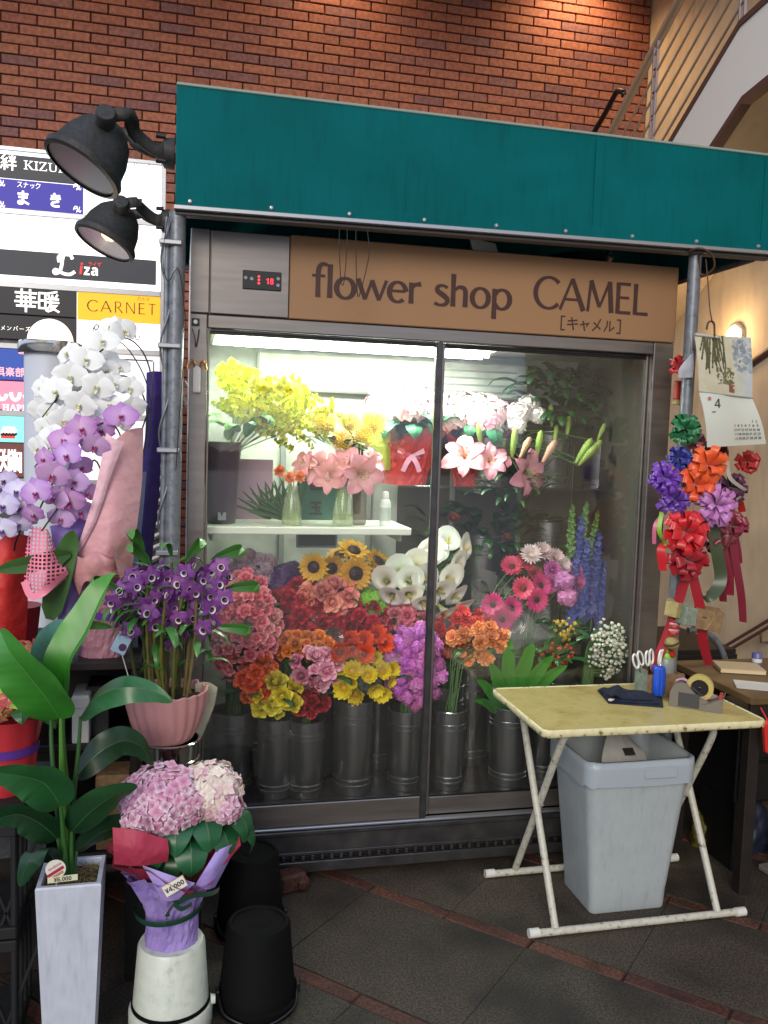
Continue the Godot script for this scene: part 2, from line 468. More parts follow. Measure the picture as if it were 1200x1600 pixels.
	mat("pot_pink", Color("c58e8e"), 0.45)
	tri_planar(mat("moss", Color("6b5c3c"), 0.95), grain, 9.0, 0.4, grain)
	tri_planar(mat("soil", Color("2d2118"), 0.95), grain, 9.0, 0.4, grain)
	# plants: colours sit in the vertices
	var pt = mat("petal", Color.WHITE, 0.55, 0.0, true)
	pt.backlight_enabled = true
	pt.backlight = Color(0.35, 0.35, 0.35)
	var lf = mat("leaf", Color.WHITE, 0.36, 0.0, true)
	lf.backlight_enabled = true
	lf.backlight = Color(0.18, 0.18, 0.18)
	for i in 5:
		var tint: Color = [Color(0.95, 0.93, 0.93), Color(0.9, 0.88, 0.89), Color(1, 0.98, 0.95), Color(0.98, 1, 1), Color(0.85, 0.82, 0.8)][i]
		var p2 = pt.duplicate()
		p2.resource_name = "petal%d" % i
		p2.albedo_color = tint
		M["petal%d" % i] = p2
	var dirt = noise_tex(512, 0.008, [[0.0, g.call(0.5)], [0.35, g.call(0.86)], [0.55, g.call(1.0)], [0.8, g.call(0.9)], [1.0, g.call(0.7)]], 131, 6)
	for i in 4:
		stain(M["paver%d" % i], dirt, Vector3.ONE * 0.45)
	for i in 3:
		stain(M["strip%d" % i], dirt, Vector3.ONE * 0.9)
	var streak = noise_tex(512, 0.02, [[0.0, g.call(0.9)], [0.35, g.call(0.985)], [0.6, g.call(1.0)], [1.0, g.call(0.955)]], 137, 3)
	stain(M.teal_vinyl, streak, Vector3(2.2, 0.25, 1.0))
	stain(M.bin_grey, streak, Vector3(3.0, 0.8, 3.0))
	stain(M.planter_white, streak, Vector3(3.0, 0.6, 3.0))
	stain(M.bucket_white, streak, Vector3(4.0, 1.0, 4.0))
	stain(M.table_top, noise_tex(512, 0.05, [[0.0, Color(0.62, 0.56, 0.42)], [0.2, Color(0.9, 0.88, 0.8)], [0.3, g.call(1.0)], [1.0, g.call(1.0)]], 141, 5), Vector3(0.7, 1.0, 2.4))
	stain(M.beige_wall, dirt.duplicate() if false else streak, Vector3(0.6, 0.15, 0.6))
	mat("stem", Color.WHITE, 0.5, 0.0, true)
	mat("satin", Color.WHITE, 0.36, 0.0, true)
	M.satin.backlight_enabled = true
	M.satin.backlight = Color(0.35, 0.35, 0.35)
	M.satin.rim_enabled = true
	M.satin.rim = 0.5
	M.satin.rim_tint = 0.7
	var wr = tri_planar(mat("wrap", Color.WHITE, 0.6, 0.0, true), null, 4.0)
	wr.heightmap_enabled = true
	wr.heightmap_scale = 0.7
	wr.heightmap_texture = noise_tex(256, 0.014, [[0.0, g.call(0.0)], [0.5, g.call(0.5)], [1.0, g.call(1.0)]], 91, 3, FastNoiseLite.TYPE_CELLULAR)
	wr.backlight_enabled = true
	wr.backlight = Color(0.3, 0.3, 0.3)
	var film = pane("film", Color("f4f6f4"), 0.09, 0.1)
	film.metallic_specular = 0.6
	pane("film_red", Color("d84a4c"), 0.6, 0.3)
	M.film_red.roughness = 0.3
	pane("bottle_glass", Color("b9c8a0"), 0.3, 0.05)
	pane("bottle_brown", Color("6a5a44"), 0.55, 0.1)

# ---------------------------------------------------------------- flowers and leaves
func add_petal(st: SurfaceTool, az: float, tilt: float, ln: float, wd: float, curl: float, cup: float, c0: Color, c1: Color, nu := 4, nv := 2, p := 0.8, ruff := 0.0, off := Vector3.ZERO, tip := 0.0, xf := Transform3D()) -> void:
	var b = Basis(Vector3.UP, az)
	var r = 0.0
	var y = 0.0
	var rows = []
	var cols = []
	for i in nu + 1:
		var t = float(i) / nu
		var a = tilt + curl * t
		if i > 0:
			var am = tilt + curl * (t - 0.5 / nu)
			r += cos(am) * ln / nu
			y += sin(am) * ln / nu
		var w = wd * 0.5 * (pow(maxf(0.0, sin(PI * pow(0.03 + t * 0.96, p))), 0.65) + tip * t + 0.04)
		var row = []
		var cr = []
		for j in range(-nv, nv + 1):
			var u = float(j) / nv
			var lift = cup * u * u * w + ruff * sin(u * 5.0 + t * 4.0 + az * 2.7) * w * t
			var edge = t - 0.05 * u * u if i == nu else t
			row.append(xf * (b * Vector3(u * w, y + cos(a) * lift, r - sin(a) * lift + (edge - t) * ln) + off))
			cr.append(c0.lerp(c1, clampf(t * 0.85 + 0.25 * u * u, 0, 1)))
		rows.append(row)
		cols.append(cr)
	add_grid(st, rows, cols)

func add_ball(st: SurfaceTool, c: Vector3, r: Vector3, col: Color, seg := 6, rows_n := 4, jit := 0.0) -> void:
	var rows = []
	var cols = []
	for i in rows_n + 1:
		var row = []
		var cr = []
		var p = PI * i / rows_n
		for k in seg + 1:
			var a = TAU * (k % seg) / seg
			var q = 1.0 + jit * sin(a * 3.0 + p * 5.0)
			row.append(c + Vector3(sin(p) * cos(a) * r.x, cos(p) * r.y, sin(p) * sin(a) * r.z) * q)
			cr.append(col)
		rows.append(row)
		cols.append(cr)
	add_grid(st, rows, cols)

func cached(key: String, make: Callable) -> Mesh:
	if not G.has(key):
		rng.seed = hash(key)
		var st = st_new()
		make.call(st)
		G[key] = done(st)
	return G[key]

func rose(inner: Color, outer: Color, v := 0, open := 1.0) -> Mesh:
	return cached("rose%s%s%d%.1f" % [inner.to_html(), outer.to_html(), v, open], func(st):
		# unit: about 1 across
		# rings of cupped petals round a tight coil: count, radius, tilt, length, width, curl
		for ring in [[5, 0.2, 0.62, 0.46, 0.56, -0.7 * open], [5, 0.17, 0.95, 0.46, 0.50, -0.5 * open], [5, 0.13, 1.15, 0.44, 0.44, 0.25], [4, 0.095, 1.25, 0.42, 0.34, 0.9], [3, 0.06, 1.35, 0.40, 0.22, 1.2]]:
			for k in ring[0]:
				var az: float = TAU * k / ring[0] + ring[1] * 23.0 + rng.randf() * 0.35 + v
				var f: float = ring[1] / 0.2
				add_petal(st, az, ring[2] + rng.randf_range(-0.1, 0.1), ring[3] * rng.randf_range(0.92, 1.06), ring[4], ring[5], 0.55, inner.lerp(outer, 0.15 + 0.3 * f), inner.lerp(outer, 0.45 + 0.55 * f), 4, 2, 0.55, 0.06, Vector3(sin(az) * ring[1], -0.06 * f, cos(az) * ring[1]), 0.22)
		add_ball(st, Vector3(0, 0.2, 0), Vector3(0.09, 0.17, 0.09), inner.lerp(Color(0, 0, 0), 0.25)))

func carnation(c0: Color, c1: Color, v := 0) -> Mesh:
	return cached("carn%s%d" % [c1.to_html(), v], func(st):
		for i in 30:
			var t = i / 29.0
			var az = i * 2.4 + v
			add_petal(st, az, lerpf(1.5, 0.15, t), rng.randf_range(0.42, 0.54), 0.36, -0.5, 0.1, c0, c1.lerp(c0, rng.randf() * 0.3), 3, 2, 0.5, 0.42, Vector3(0, lerpf(0.06, -0.1, t), 0), 0.35))

func daisy(n: int, rings: int, disc: float, ln: float, wd: float, ptl0: Color, ptl1: Color, dc: Color, tilt := 0.15, curl := -0.2, v := 0) -> Mesh:
	return cached("daisy%d%d%s%s%.2f%d" % [n, rings, ptl1.to_html(), dc.to_html(), tilt, v], func(st):
		for r in rings:
			for k in n:
				var az: float = TAU * (k + 0.5 * (r % 2)) / n + rng.randf_range(-0.06, 0.06)
				add_petal(st, az, tilt + 0.28 * r + rng.randf_range(-0.12, 0.12), ln * rng.randf_range(0.88, 1.06) * (1.0 - 0.1 * r), wd, curl, -0.25, ptl0, ptl1, 4, 1, 0.7, 0.0, Vector3(sin(az), 0.02 * r, cos(az)) * disc * 0.85)
		add_ball(st, Vector3(0, 0.0, 0), Vector3(disc, disc * 0.45, disc), dc, 14, 8, 0.02)
		for i in 40:
			var q = sqrt(i / 40.0) * disc * 0.95
			var a = i * 2.4
			add_ball(st, Vector3(cos(a) * q, disc * 0.42 * sqrt(1.0 - q * q / disc / disc * 0.8), sin(a) * q), Vector3.ONE * disc * 0.1, dc.lerp(Color(0.12, 0.05, 0.01), rng.randf() * 0.6), 4, 2))

func lily(c0: Color, c1: Color, throat: Color, curl := -1.5, v := 0) -> Mesh:
	return cached("lily%s%d%.1f" % [c1.to_html(), v, curl], func(st):
		for k in 6:
			var az = TAU * k / 6 + v
			add_petal(st, az, 1.15 - 0.1 * (k % 2), 0.66 * rng.randf_range(0.93, 1.05), 0.42 if k % 2 else 0.32, curl, 0.2, c0, c1, 7, 2, 0.85, 0.22, Vector3(sin(az), -0.1, cos(az)) * 0.03)
		for k in 6:
			var az = TAU * k / 6 + 0.5
			var e = Vector3(sin(az) * 0.12, 0.42, cos(az) * 0.12)
			add_tube_c(st, [Vector3(0, -0.05, 0), e * Vector3(0.6, 0.6, 0.6), e], 0.008, throat)
			add_ball(st, e, Vector3(0.035, 0.014, 0.014), Color(0.35, 0.12, 0.03), 5, 3))

func add_tube_c(st: SurfaceTool, pts: Array, r, col: Color, sides := 5) -> void:
	st.set_color(col)
	add_tube(st, pts, r, sides, false)
	st.set_color(Color.WHITE)

func calla(c0: Color, c1: Color, v := 0) -> Mesh:
	return cached("calla%d" % v, func(st):
		var rows = []
		var cols = []
		for i in 9:
			var t = i / 8.0
			var row = []
			var cr = []
			for k in 17:
				var a = TAU * (k - 8) / 16.4
				var front = 0.5 + 0.5 * cos(a)   # 1 at the back (tip), 0 at the overlap
				var r = 0.05 + 0.10 * t + 0.25 * pow(t, 3.0) * (0.55 + 0.6 * front)
				var y = -0.45 + 0.75 * t - 0.42 * pow(t, 5.0) * (1.0 - front * 0.5) + 0.2 * pow(t, 3.0) * pow(front, 4.0)
				row.append(Vector3(sin(a) * r * 1.1, y, -cos(a) * r))
				cr.append(c0.lerp(c1, smoothstep(0.1, 0.6, t)))
			rows.append(row)
			cols.append(cr)
		add_grid(st, rows, cols)
		add_tube_c(st, [Vector3(0, -0.35, 0), Vector3(0, -0.05, 0), Vector3(0.01, 0.16, 0.0)], [0.03, 0.045, 0.025], Color(0.75, 0.6, 0.08), 6))

func phal(petal_in: Color, petal_out: Color, lip: Color, lip2: Color, v := 0) -> Mesh:
	# moth orchid facing +y with its top towards -z
	return cached("phal%s%s%d" % [petal_out.to_html(), lip.to_html(), v], func(st):
		for k in 3:
			add_petal(st, PI + TAU * k / 3, 0.18, 0.5 * rng.randf_range(0.94, 1.05), 0.36, -0.25, -0.12, petal_in, petal_out, 5, 2, 0.75, 0.04, Vector3(0, -0.02, 0))
		for s in [-1.0, 1.0]:
			add_petal(st, s * PI * 0.53 + PI * (0.0 if s > 0 else 0.0), 0.28, 0.56 * rng.randf_range(0.95, 1.04), 0.66, -0.5, -0.1, petal_in, petal_out, 6, 3, 0.62, 0.05, Vector3(0, 0.015, -0.02))
		add_petal(st, 0.0, 1.0, 0.24, 0.14, -0.7, 0.5, lip2, lip, 4, 2, 0.8, 0.0, Vector3(0, 0.02, 0.04))
		for s in [-1.0, 1.0]:
			add_petal(st, s * 0.9, 1.15, 0.16, 0.14, 0.3, 0.5, lip2, lip, 3, 1, 0.7, 0.0, Vector3(s * 0.03, 0.02, 0.03))
		add_ball(st, Vector3(0, 0.06, 0.0), Vector3(0.04, 0.06, 0.045), petal_in.lerp(lip2, 0.3), 6, 4))

func nobile(v := 0) -> Mesh:
	# small purple orchid with a dark throat ringed in white
	return cached("nobile%d" % v, func(st):
		var pin = L("6c2282").lerp(L("a848b4"), 0.12 * (v % 3))
		var pt = L("6e2486")
		for k in 5:
			add_petal(st, TAU * k / 5 + PI / 5 * 0.0 + PI, 0.2 + rng.randf_range(-0.15, 0.25), 0.48 * rng.randf_range(0.9, 1.1), 0.42 if k in [1, 4] else 0.28, -0.5, -0.1, pin.lerp(Color(0.8, 0.6, 0.8), 0.12), pt, 4, 2, 0.75, 0.12)
		# the lip: a short trumpet, white rimmed, dark inside
		var rows = []
		var cols = []
		for i in 6:
			var row = []
			var cr = []
			var rad: float = [0.02, 0.08, 0.1, 0.12, 0.145, 0.155][i]
			var h: float = [0.03, 0.02, 0.07, 0.13, 0.17, 0.165][i]
			var c: Color = [Color(0.015, 0.002, 0.02), Color(0.02, 0.003, 0.025), Color(0.03, 0.004, 0.04), Color(0.75, 0.66, 0.72), Color(0.8, 0.7, 0.78), pt][i]
			for k in 11:
				var a = TAU * (k % 10) / 10
				row.append(Vector3(sin(a) * rad, h, cos(a) * rad * 1.1 + 0.06))
				cr.append(c)
			rows.append(row)
			cols.append(cr)
		add_grid(st, rows, cols))

func add_floret(st: SurfaceTool, xf: Transform3D, s: float, c0: Color, c1: Color, petals := 4, ruff := 0.15, fine := false) -> void:
	for k in petals:
		add_petal(st, TAU * k / petals, 0.25, s, s * (0.9 if fine else 1.02), -0.45, -0.2, c0, c1, 3 if fine else 2, 2 if fine else 1, 0.6, ruff, Vector3.ZERO, 0.06, xf)

func head(key: String, n: int, rad: Vector3, s: float, inner: Array, outer: Array, petals := 4, cap := 1.7, ruff := 0.15, fine := false) -> Mesh:
	# a mass of small florets over an ellipsoid, its top towards +y
	return cached("head" + key, func(st):
		add_ball(st, Vector3(0, 0, 0), rad * 0.8, (inner[0] as Color).lerp(Color(0.05, 0.1, 0.03), 0.5), 10, 6)
		for i in n:
			var t = (i + 0.5) / n
			var ph = acos(1.0 - t * (1.0 - cos(cap)))
			var a = i * 2.39996
			var d = Vector3(sin(ph) * cos(a), cos(ph), sin(ph) * sin(a))
			var at = d * rad * rng.randf_range(0.9, 1.07)
			var nrm = (d / rad).normalized() + Vector3(rng.randf_range(-0.3, 0.3), rng.randf_range(-0.3, 0.3), rng.randf_range(-0.3, 0.3))
			var k = rng.randi() % inner.size()
			add_floret(st, Transform3D(face_basis(nrm, rng.randf() * TAU), at), s * rng.randf_range(0.8, 1.18), inner[k], outer[k], petals, ruff, fine))

func spike(key: String, n: int, ln: float, r0: float, r1: float, s: float, inner: Array, outer: Array, petals := 5) -> Mesh:
	return cached("spike" + key, func(st):
		add_tube_c(st, [Vector3.ZERO, Vector3(0, ln * 0.5, 0), Vector3(0, ln, 0)], [0.004, 0.003, 0.0015], L("4f7a3a"))
		for i in n:
			var t = pow((i + 0.5) / n, 0.9)
			var a = i * 2.4 + rng.randf() * 0.4
			var d = Vector3(cos(a), rng.randf_range(-0.1, 0.5) + t * 0.6, sin(a)).normalized()
			var at = Vector3(0, ln * (0.12 + 0.88 * t), 0) + d * lerpf(r0, r1, t)
			var k = rng.randi() % inner.size()
			add_floret(st, Transform3D(face_basis(d, rng.randf() * TAU), at), s * lerpf(1.1, 0.5, t * t), inner[k], outer[k], petals, 0.25))

func pincushion(v := 0) -> Mesh:
	return cached("pin%d" % v, func(st):
		add_ball(st, Vector3(0, -0.05, 0), Vector3(0.28, 0.26, 0.28), L("b99a1e"), 10, 6)
		for i in 130:
			var t = (i + 0.5) / 130.0
			var ph = acos(1.0 - t * 1.45)
			var a = i * 2.39996
			var d = Vector3(sin(ph) * cos(a), cos(ph), sin(ph) * sin(a))
			var bend = Vector3(d.x * 0.12, 0.16, d.z * 0.12)
			var e = d * 0.4 + bend
			add_tube_c(st, [d * 0.22, d * 0.38 + bend * 0.35, e], [0.016, 0.012, 0.01], L("e2c326").lerp(L("c99a16"), rng.randf()), 3)
			add_ball(st, e, Vector3.ONE * 0.024, L("f0e05a"), 4, 2))

func spray(key: String, n: int, ln: float, fl: float, inner: Array, outer: Array, branches := 6) -> Mesh:
	# an arching stem with side branches set with little flowers
	return cached("spray" + key, func(st):
		var main = curve([Vector3.ZERO, Vector3(0.02, ln * 0.5, 0), Vector3(ln * 0.14, ln * 0.85, 0.02), Vector3(ln * 0.35, ln, 0.03)], 12)
		add_tube_c(st, main, 0.0018, L("6f8a3a"), 4)
		for b in branches:
			var t = 0.35 + 0.62 * b / maxf(1, branches - 1)
			var p: Vector3 = main[int(t * 12)]
			var a = b * 2.4 + rng.randf()
			var l2 = ln * lerpf(0.34, 0.12, t)
			var q = [p, p + Vector3(cos(a) * l2 * 0.5, l2 * 0.3, sin(a) * l2 * 0.5), p + Vector3(cos(a) * l2, l2 * 0.35, sin(a) * l2)]
			add_tube_c(st, q, 0.001, L("7f963e"), 3)
			for i in n / branches:
				var u = (i + 0.7) * branches / float(n)
				var at: Vector3 = (q[0] as Vector3).lerp(q[2], u) + Vector3(rng.randf_range(-1, 1), rng.randf_range(-1, 0.6), rng.randf_range(-1, 1)) * fl * 0.8
				var k = rng.randi() % inner.size()
				var nrm = Vector3(rng.randf_range(-0.7, 0.7), rng.randf_range(-0.1, 0.8), rng.randf_range(0.1, 1))
				add_floret(st, Transform3D(face_basis(nrm, rng.randf() * TAU), at), fl * rng.randf_range(0.8, 1.2), inner[k], outer[k], 4, 0.3))

func add_leaf(st: SurfaceTool, mid: Array, wd: float, side: Vector3, fold: float, c0: Color, c1: Color, nu := 10, nv := 3, p := 0.8, ripple := 0.0, vein := Color(0, 0, 0, 0)) -> void:
	# a blade along a midrib; side points across it, fold lifts the edges
	var pts = curve(mid, nu)
	var rows = []
	var cols = []
	for i in nu + 1:
		var t = float(i) / nu
		var tg: Vector3 = (pts[mini(i + 1, nu)] - pts[maxi(i - 1, 0)]).normalized()
		var sd = (side - tg * side.dot(tg)).normalized()
		var up = sd.cross(tg)
		var w = wd * 0.5 * pow(maxf(0.0, sin(PI * pow(0.012 + 0.983 * t, p))), 0.72)
		var row = []
		var cr = []
		for j in range(-nv - 1, nv + 2):
			var u = signf(j) * (absf(j) - 1.0 + 0.09) / (nv + 0.09) if j != 0 else 0.0
			row.append(pts[i] + sd * u * w * sqrt(maxf(0.1, 1 - fold * fold)) + up * (absf(u) * w * fold + ripple * sin(t * 21.0 + u * 2.0) * w * u * u))
			var c = c0.lerp(c1, t * 0.6 + 0.2 * absf(u))
			if nu > 18:
				c = c * (1.0 + 0.06 * sin(t * 70.0 - absf(u) * 9.0) + 0.1 * sin(t * 9.0 + u * 3.0))
			if vein.a > 0.0 and j == 0:
				c = c.lerp(vein, 0.75 * (1.0 - 0.6 * t))
			cr.append(c)
		rows.append(row)
		cols.append(cr)
	add_grid(st, rows, cols)

func leaf_mesh(key: String, ln: float, wd: float, droop: float, c0: Color, c1: Color, p := 0.8, fold := 0.25) -> Mesh:
	# leaf growing from the origin up and towards +z
	return cached("leaf" + key, func(st):
		add_leaf(st, [Vector3.ZERO, Vector3(0, ln * 0.45, ln * 0.18), Vector3(0, ln * (0.8 - droop * 0.4), ln * (0.45 + droop * 0.2)), Vector3(0, ln * (0.95 - droop), ln * (0.6 + droop * 0.45))], wd, Vector3.RIGHT, fold, c0, c1, 8, 2, p, 0.05, c1.lerp(Color(0.4, 0.5, 0.25), 0.35)))

func set_leaves(t: Node3D, mesh: Mesh, n: int, c: Vector3, r: Vector3, scale_ := 1.0, lean := 0.7, seed_ := 1, called := "leaf") -> void:
	var q = RandomNumberGenerator.new()
	q.seed = seed_
	for i in n:
		var a = i * 2.39996 + q.randf() * 0.6
		var d = Vector3(cos(a) * q.randf_range(0.3, 1), q.randf_range(-0.6, 1), sin(a) * q.randf_range(0.3, 1))
		var b = Basis(Vector3.UP, PI / 2 - a) * Basis(Vector3.RIGHT, q.randf_range(0.2, 1.0) * lean)
		obj(called, mesh, M.leaf, t, Transform3D(b.scaled(Vector3.ONE * scale_ * q.randf_range(0.75, 1.2)), c + d * r))

func bunch(called: String, label: String, cat: String, foot: Vector3, c: Vector3, r: Vector3, n: int, meshes: Array, s: float, opt := {}) -> Node3D:
	# stems gathered at foot, heads spread over a dome round c; part «flower» each
	var t = thing(called, label, cat, foot, opt.get("group", "flowers standing in the cooler's buckets"))
	var q = RandomNumberGenerator.new()
	q.seed = hash(called + label)
	var tilt: Vector3 = opt.get("face", Vector3(-0.1, 0.55, 0.85))
	var st = st_new()
	st.set_color(opt.get("stem", L("3f6230")))
	var spots = []
	var tries = 0
	var gap: float = opt.get("gap", 0.8)
	while spots.size() < n and tries < n * 60:
		tries += 1
		var u = Vector2(q.randf_range(-1, 1), q.randf_range(-1, 1))
		if u.length() > 1.0:
			continue
		var d = Vector3(u.x, u.y, sqrt(1.0 - minf(1.0, u.length_squared())))
		var p: Vector3 = c + d * r * q.randf_range(opt.get("deep", 1.0), 1.0)
		var ok = true
		for o in spots:
			if (o[0] as Vector3).distance_to(p) < s * gap * (1.0 if tries < n * 40 else 0.75):
				ok = false
				break
		if ok:
			spots.append([p, d])
	for i in spots.size():
		var p: Vector3 = spots[i][0]
		var d: Vector3 = spots[i][1]
		var dir = (d * Vector3(1.1, 1.1, 0.6) * opt.get("spread", 0.7) + tilt).normalized() + Vector3(q.randf_range(-1, 1), q.randf_range(-1, 1), q.randf_range(-1, 1)) * opt.get("jit", 0.32)
		var m: Mesh = meshes[i % meshes.size()] if opt.get("even", true) else meshes[q.randi() % meshes.size()]
		obj(opt.get("part", "flower"), m, M.petal if i % 3 == 0 else M["petal%d" % (q.randi() % 5)], t, Transform3D(face_basis(dir, q.randf() * TAU if opt.get("spin", true) else q.randf_range(-0.3, 0.3)).scaled(Vector3.ONE * s * (q.randf_range(0.8, 1.14) if i % 7 else 0.62)), p - foot))
		if opt.get("stems", true):
			var mid: Vector3 = (p - foot) * 0.55 + Vector3(0, 0.06, -0.03)
			add_tube(st, [Vector3(q.randf_range(-0.03, 0.03), -0.12, q.randf_range(-0.03, 0.03)), mid * Vector3(0.5, 0.9, 0.5), p - foot - dir * s * 0.25], 0.0028, 5, false)
	if opt.get("stems", true):
		stuff(obj("stems", done(st), M.stem, t))
	if opt.has("leaves"):
		set_leaves(t, opt.get("leaf", leaf_mesh("plain", 0.1, 0.04, 0.3, L("1f4a1c"), L("2f5c28"))), opt.leaves, c - foot + Vector3(0, -0.35, -0.2) * r, r * Vector3(0.9, 0.6, 0.7), opt.get("leaf_scale", 1.0), 1.0, hash(label))
	return t

func add_wrap(st: SurfaceTool, h: float, r0: float, r1: float, pleats: int, jag: float, cin: Color, cout: Color, belly := 0.0, seed_ := 1, squash := 1.0, flare := 0.0, cut := 0.0) -> void:
	# a pleated paper cone about y: jag roughens the top edge, cut lowers the front of it
	var q = FastNoiseLite.new()
	q.seed = seed_
	q.frequency = 0.9
	var rows = []
	var cols = []
	for i in 13:
		var t = i / 12.0
		var row = []
		var cr = []
		for k in 49:
			var a = TAU * (k % 48) / 48
			var fold = 1.0 + 0.06 * (0.3 + t) * asin(sin(a * pleats + 0.7 * sin(a * 2.0))) + 0.05 * q.get_noise_3d(cos(a) * 1.6, t * 3.0, sin(a) * 1.6)
			var r = (lerpf(r0, r1, pow(t, 1.2)) + belly * sin(PI * t) + flare * pow(t, 5.0)) * fold
			var top = h * (1.0 - cut * pow(maxf(0.0, sin(a)), 1.5)) + jag * asin(sin(a * 2.5 + seed_)) * 0.6
			row.append(Vector3(cos(a) * r, t * top, sin(a) * r * squash))
			cr.append(cin.lerp(cout, clampf(0.5 + q.get_noise_3d(cos(a), t * 2.0, sin(a)), 0, 1)))
		rows.append(row)
		cols.append(cr)
	# crumpled paper keeps its facets
	var cr_ = RandomNumberGenerator.new()
	cr_.seed = seed_
	for i in rows.size():
		for k in 48:
			rows[i][k] += Vector3(cr_.randf_range(-1, 1), cr_.randf_range(-1, 1) * (1.0 if i > 0 else 0.0), cr_.randf_range(-1, 1)) * r0 * 0.035
		rows[i][48] = rows[i][0]
	st.set_smooth_group(0xFFFFFFFF)
	add_grid(st, rows, cols)
	st.set_smooth_group(0)

func paper_cone(h: float, r0: float, r1: float, pleats: int, jag: float, cin: Color, cout: Color, belly := 0.0, seed_ := 1, squash := 1.0, flare := 0.0, cut := 0.0) -> Mesh:
	var st = st_new()
	add_wrap(st, h, r0, r1, pleats, jag, cin, cout, belly, seed_, squash, flare, cut)
	return done(st)

func sheet(pts: Array, cols: Array, thick := 0.0015) -> Mesh:
	# a bent sheet through a grid of points (rows of equal length), smoothed, with both faces and thickness
	var st = st_new()
	var fine_ = []
	for r in pts:
		fine_.append(curve(r, (r.size() - 1) * 5))
	var rows = []
	var m = (pts.size() - 1) * 5
	for i in m + 1:
		rows.append([])
	for j in fine_[0].size():
		var col = []
		for r in fine_:
			col.append(r[j])
		var cc = curve(col, m)
		for i in m + 1:
			rows[i].append(cc[i])
	var cr = []
	for i in rows.size():
		var row = []
		for j in rows[i].size():
			row.append((cols[0] as Color).lerp(cols[1], float(i) / m))
		cr.append(row)
	add_grid(st, rows, cr)
	var back = []
	for r in rows:
		back.append(r.map(func(v): return v + Vector3(0.0, 0.0, -thick)))
	add_grid(st, back, cr)
	return done(st)

func ribbon(pts: Array, w: float, across: Vector3, col: Color, n := 14, twist := 0.0) -> Mesh:
	var st = st_new()
	var p = curve(pts, n)
	var rows = []
	var cols = []
	for i in n + 1:
		var tg: Vector3 = (p[mini(i + 1, n)] - p[maxi(i - 1, 0)]).normalized()
		var a = (across - tg * across.dot(tg)).normalized().rotated(tg, twist * i / n)
		rows.append([p[i] - a * w * 0.5, p[i], p[i] + a * w * 0.5])
		cols.append([col, col, col])
	add_grid(st, rows, cols)
	return done(st)

func loop_mesh(key: String, ln: float, w: float, col: Color) -> Mesh:
	# one loop of a bow, from the origin out along +z and back
	return cached("loop" + key, func(st):
		var p = curve([Vector3(0, 0, 0), Vector3(0, ln * 0.2, ln * 0.4), Vector3(0, ln * 0.27, ln * 0.8), Vector3(0, ln * 0.1, ln), Vector3(0, -ln * 0.06, ln * 0.8), Vector3(0, -ln * 0.05, ln * 0.4), Vector3(0, 0, 0)], 20)
		var rows = []
		var cols = []
		for i in p.size():
			var f = 0.35 + 0.65 * sin(PI * clampf(i / 20.0, 0.04, 0.96))
			rows.append([p[i] - Vector3(w * 0.5 * f, 0, 0), p[i] + Vector3(0, w * 0.06, 0), p[i] + Vector3(w * 0.5 * f, 0, 0)])
			cols.append([col, col, col])
		add_grid(st, rows, cols))

func bow(label: String, c: Vector3, r: float, w: float, col: Color, n: int, tails: Array, dir := Vector3(-0.25, 0.1, 1), group := "ribbon bows hanging on the right canopy post") -> Node3D:
	var t = thing("ribbon_bow", label, "bow", c, group)
	var q = RandomNumberGenerator.new()
	q.seed = hash(label)
	var b = face_basis(dir)
	for i in n:
		var u = (i + 0.5) / n
		var el = lerpf(1.25, -0.1, sqrt(u))
		var az = i * 2.39996 + q.randf() * 0.3
		var bb = b * Basis(Vector3.UP, az) * Basis(Vector3.RIGHT, -el) * Basis(Vector3.FORWARD, q.randf_range(-0.5, 0.5))
		obj("loop", loop_mesh("%s%.3f" % [col.to_html(), r], r, w, col), M.satin, t, Transform3D(bb.scaled(Vector3.ONE * q.randf_range(0.82, 1.08)), Vector3.ZERO))
	for k in tails:
		var pts = []
		for p in k:
			pts.append(p - c)
		obj("tail", ribbon(pts, w * 0.95, Vector3(1, 0, 0.2), col.lerp(Color(0, 0, 0), 0.1), 14, 0.8), M.satin, t)
	obj("tie", tube([Vector3(0, 0, 0), Vector3(0, 0.02, -0.03), Vector3(0.0, 0.03, -0.06)], 0.003, 5), M.leg_white, t)
	return t

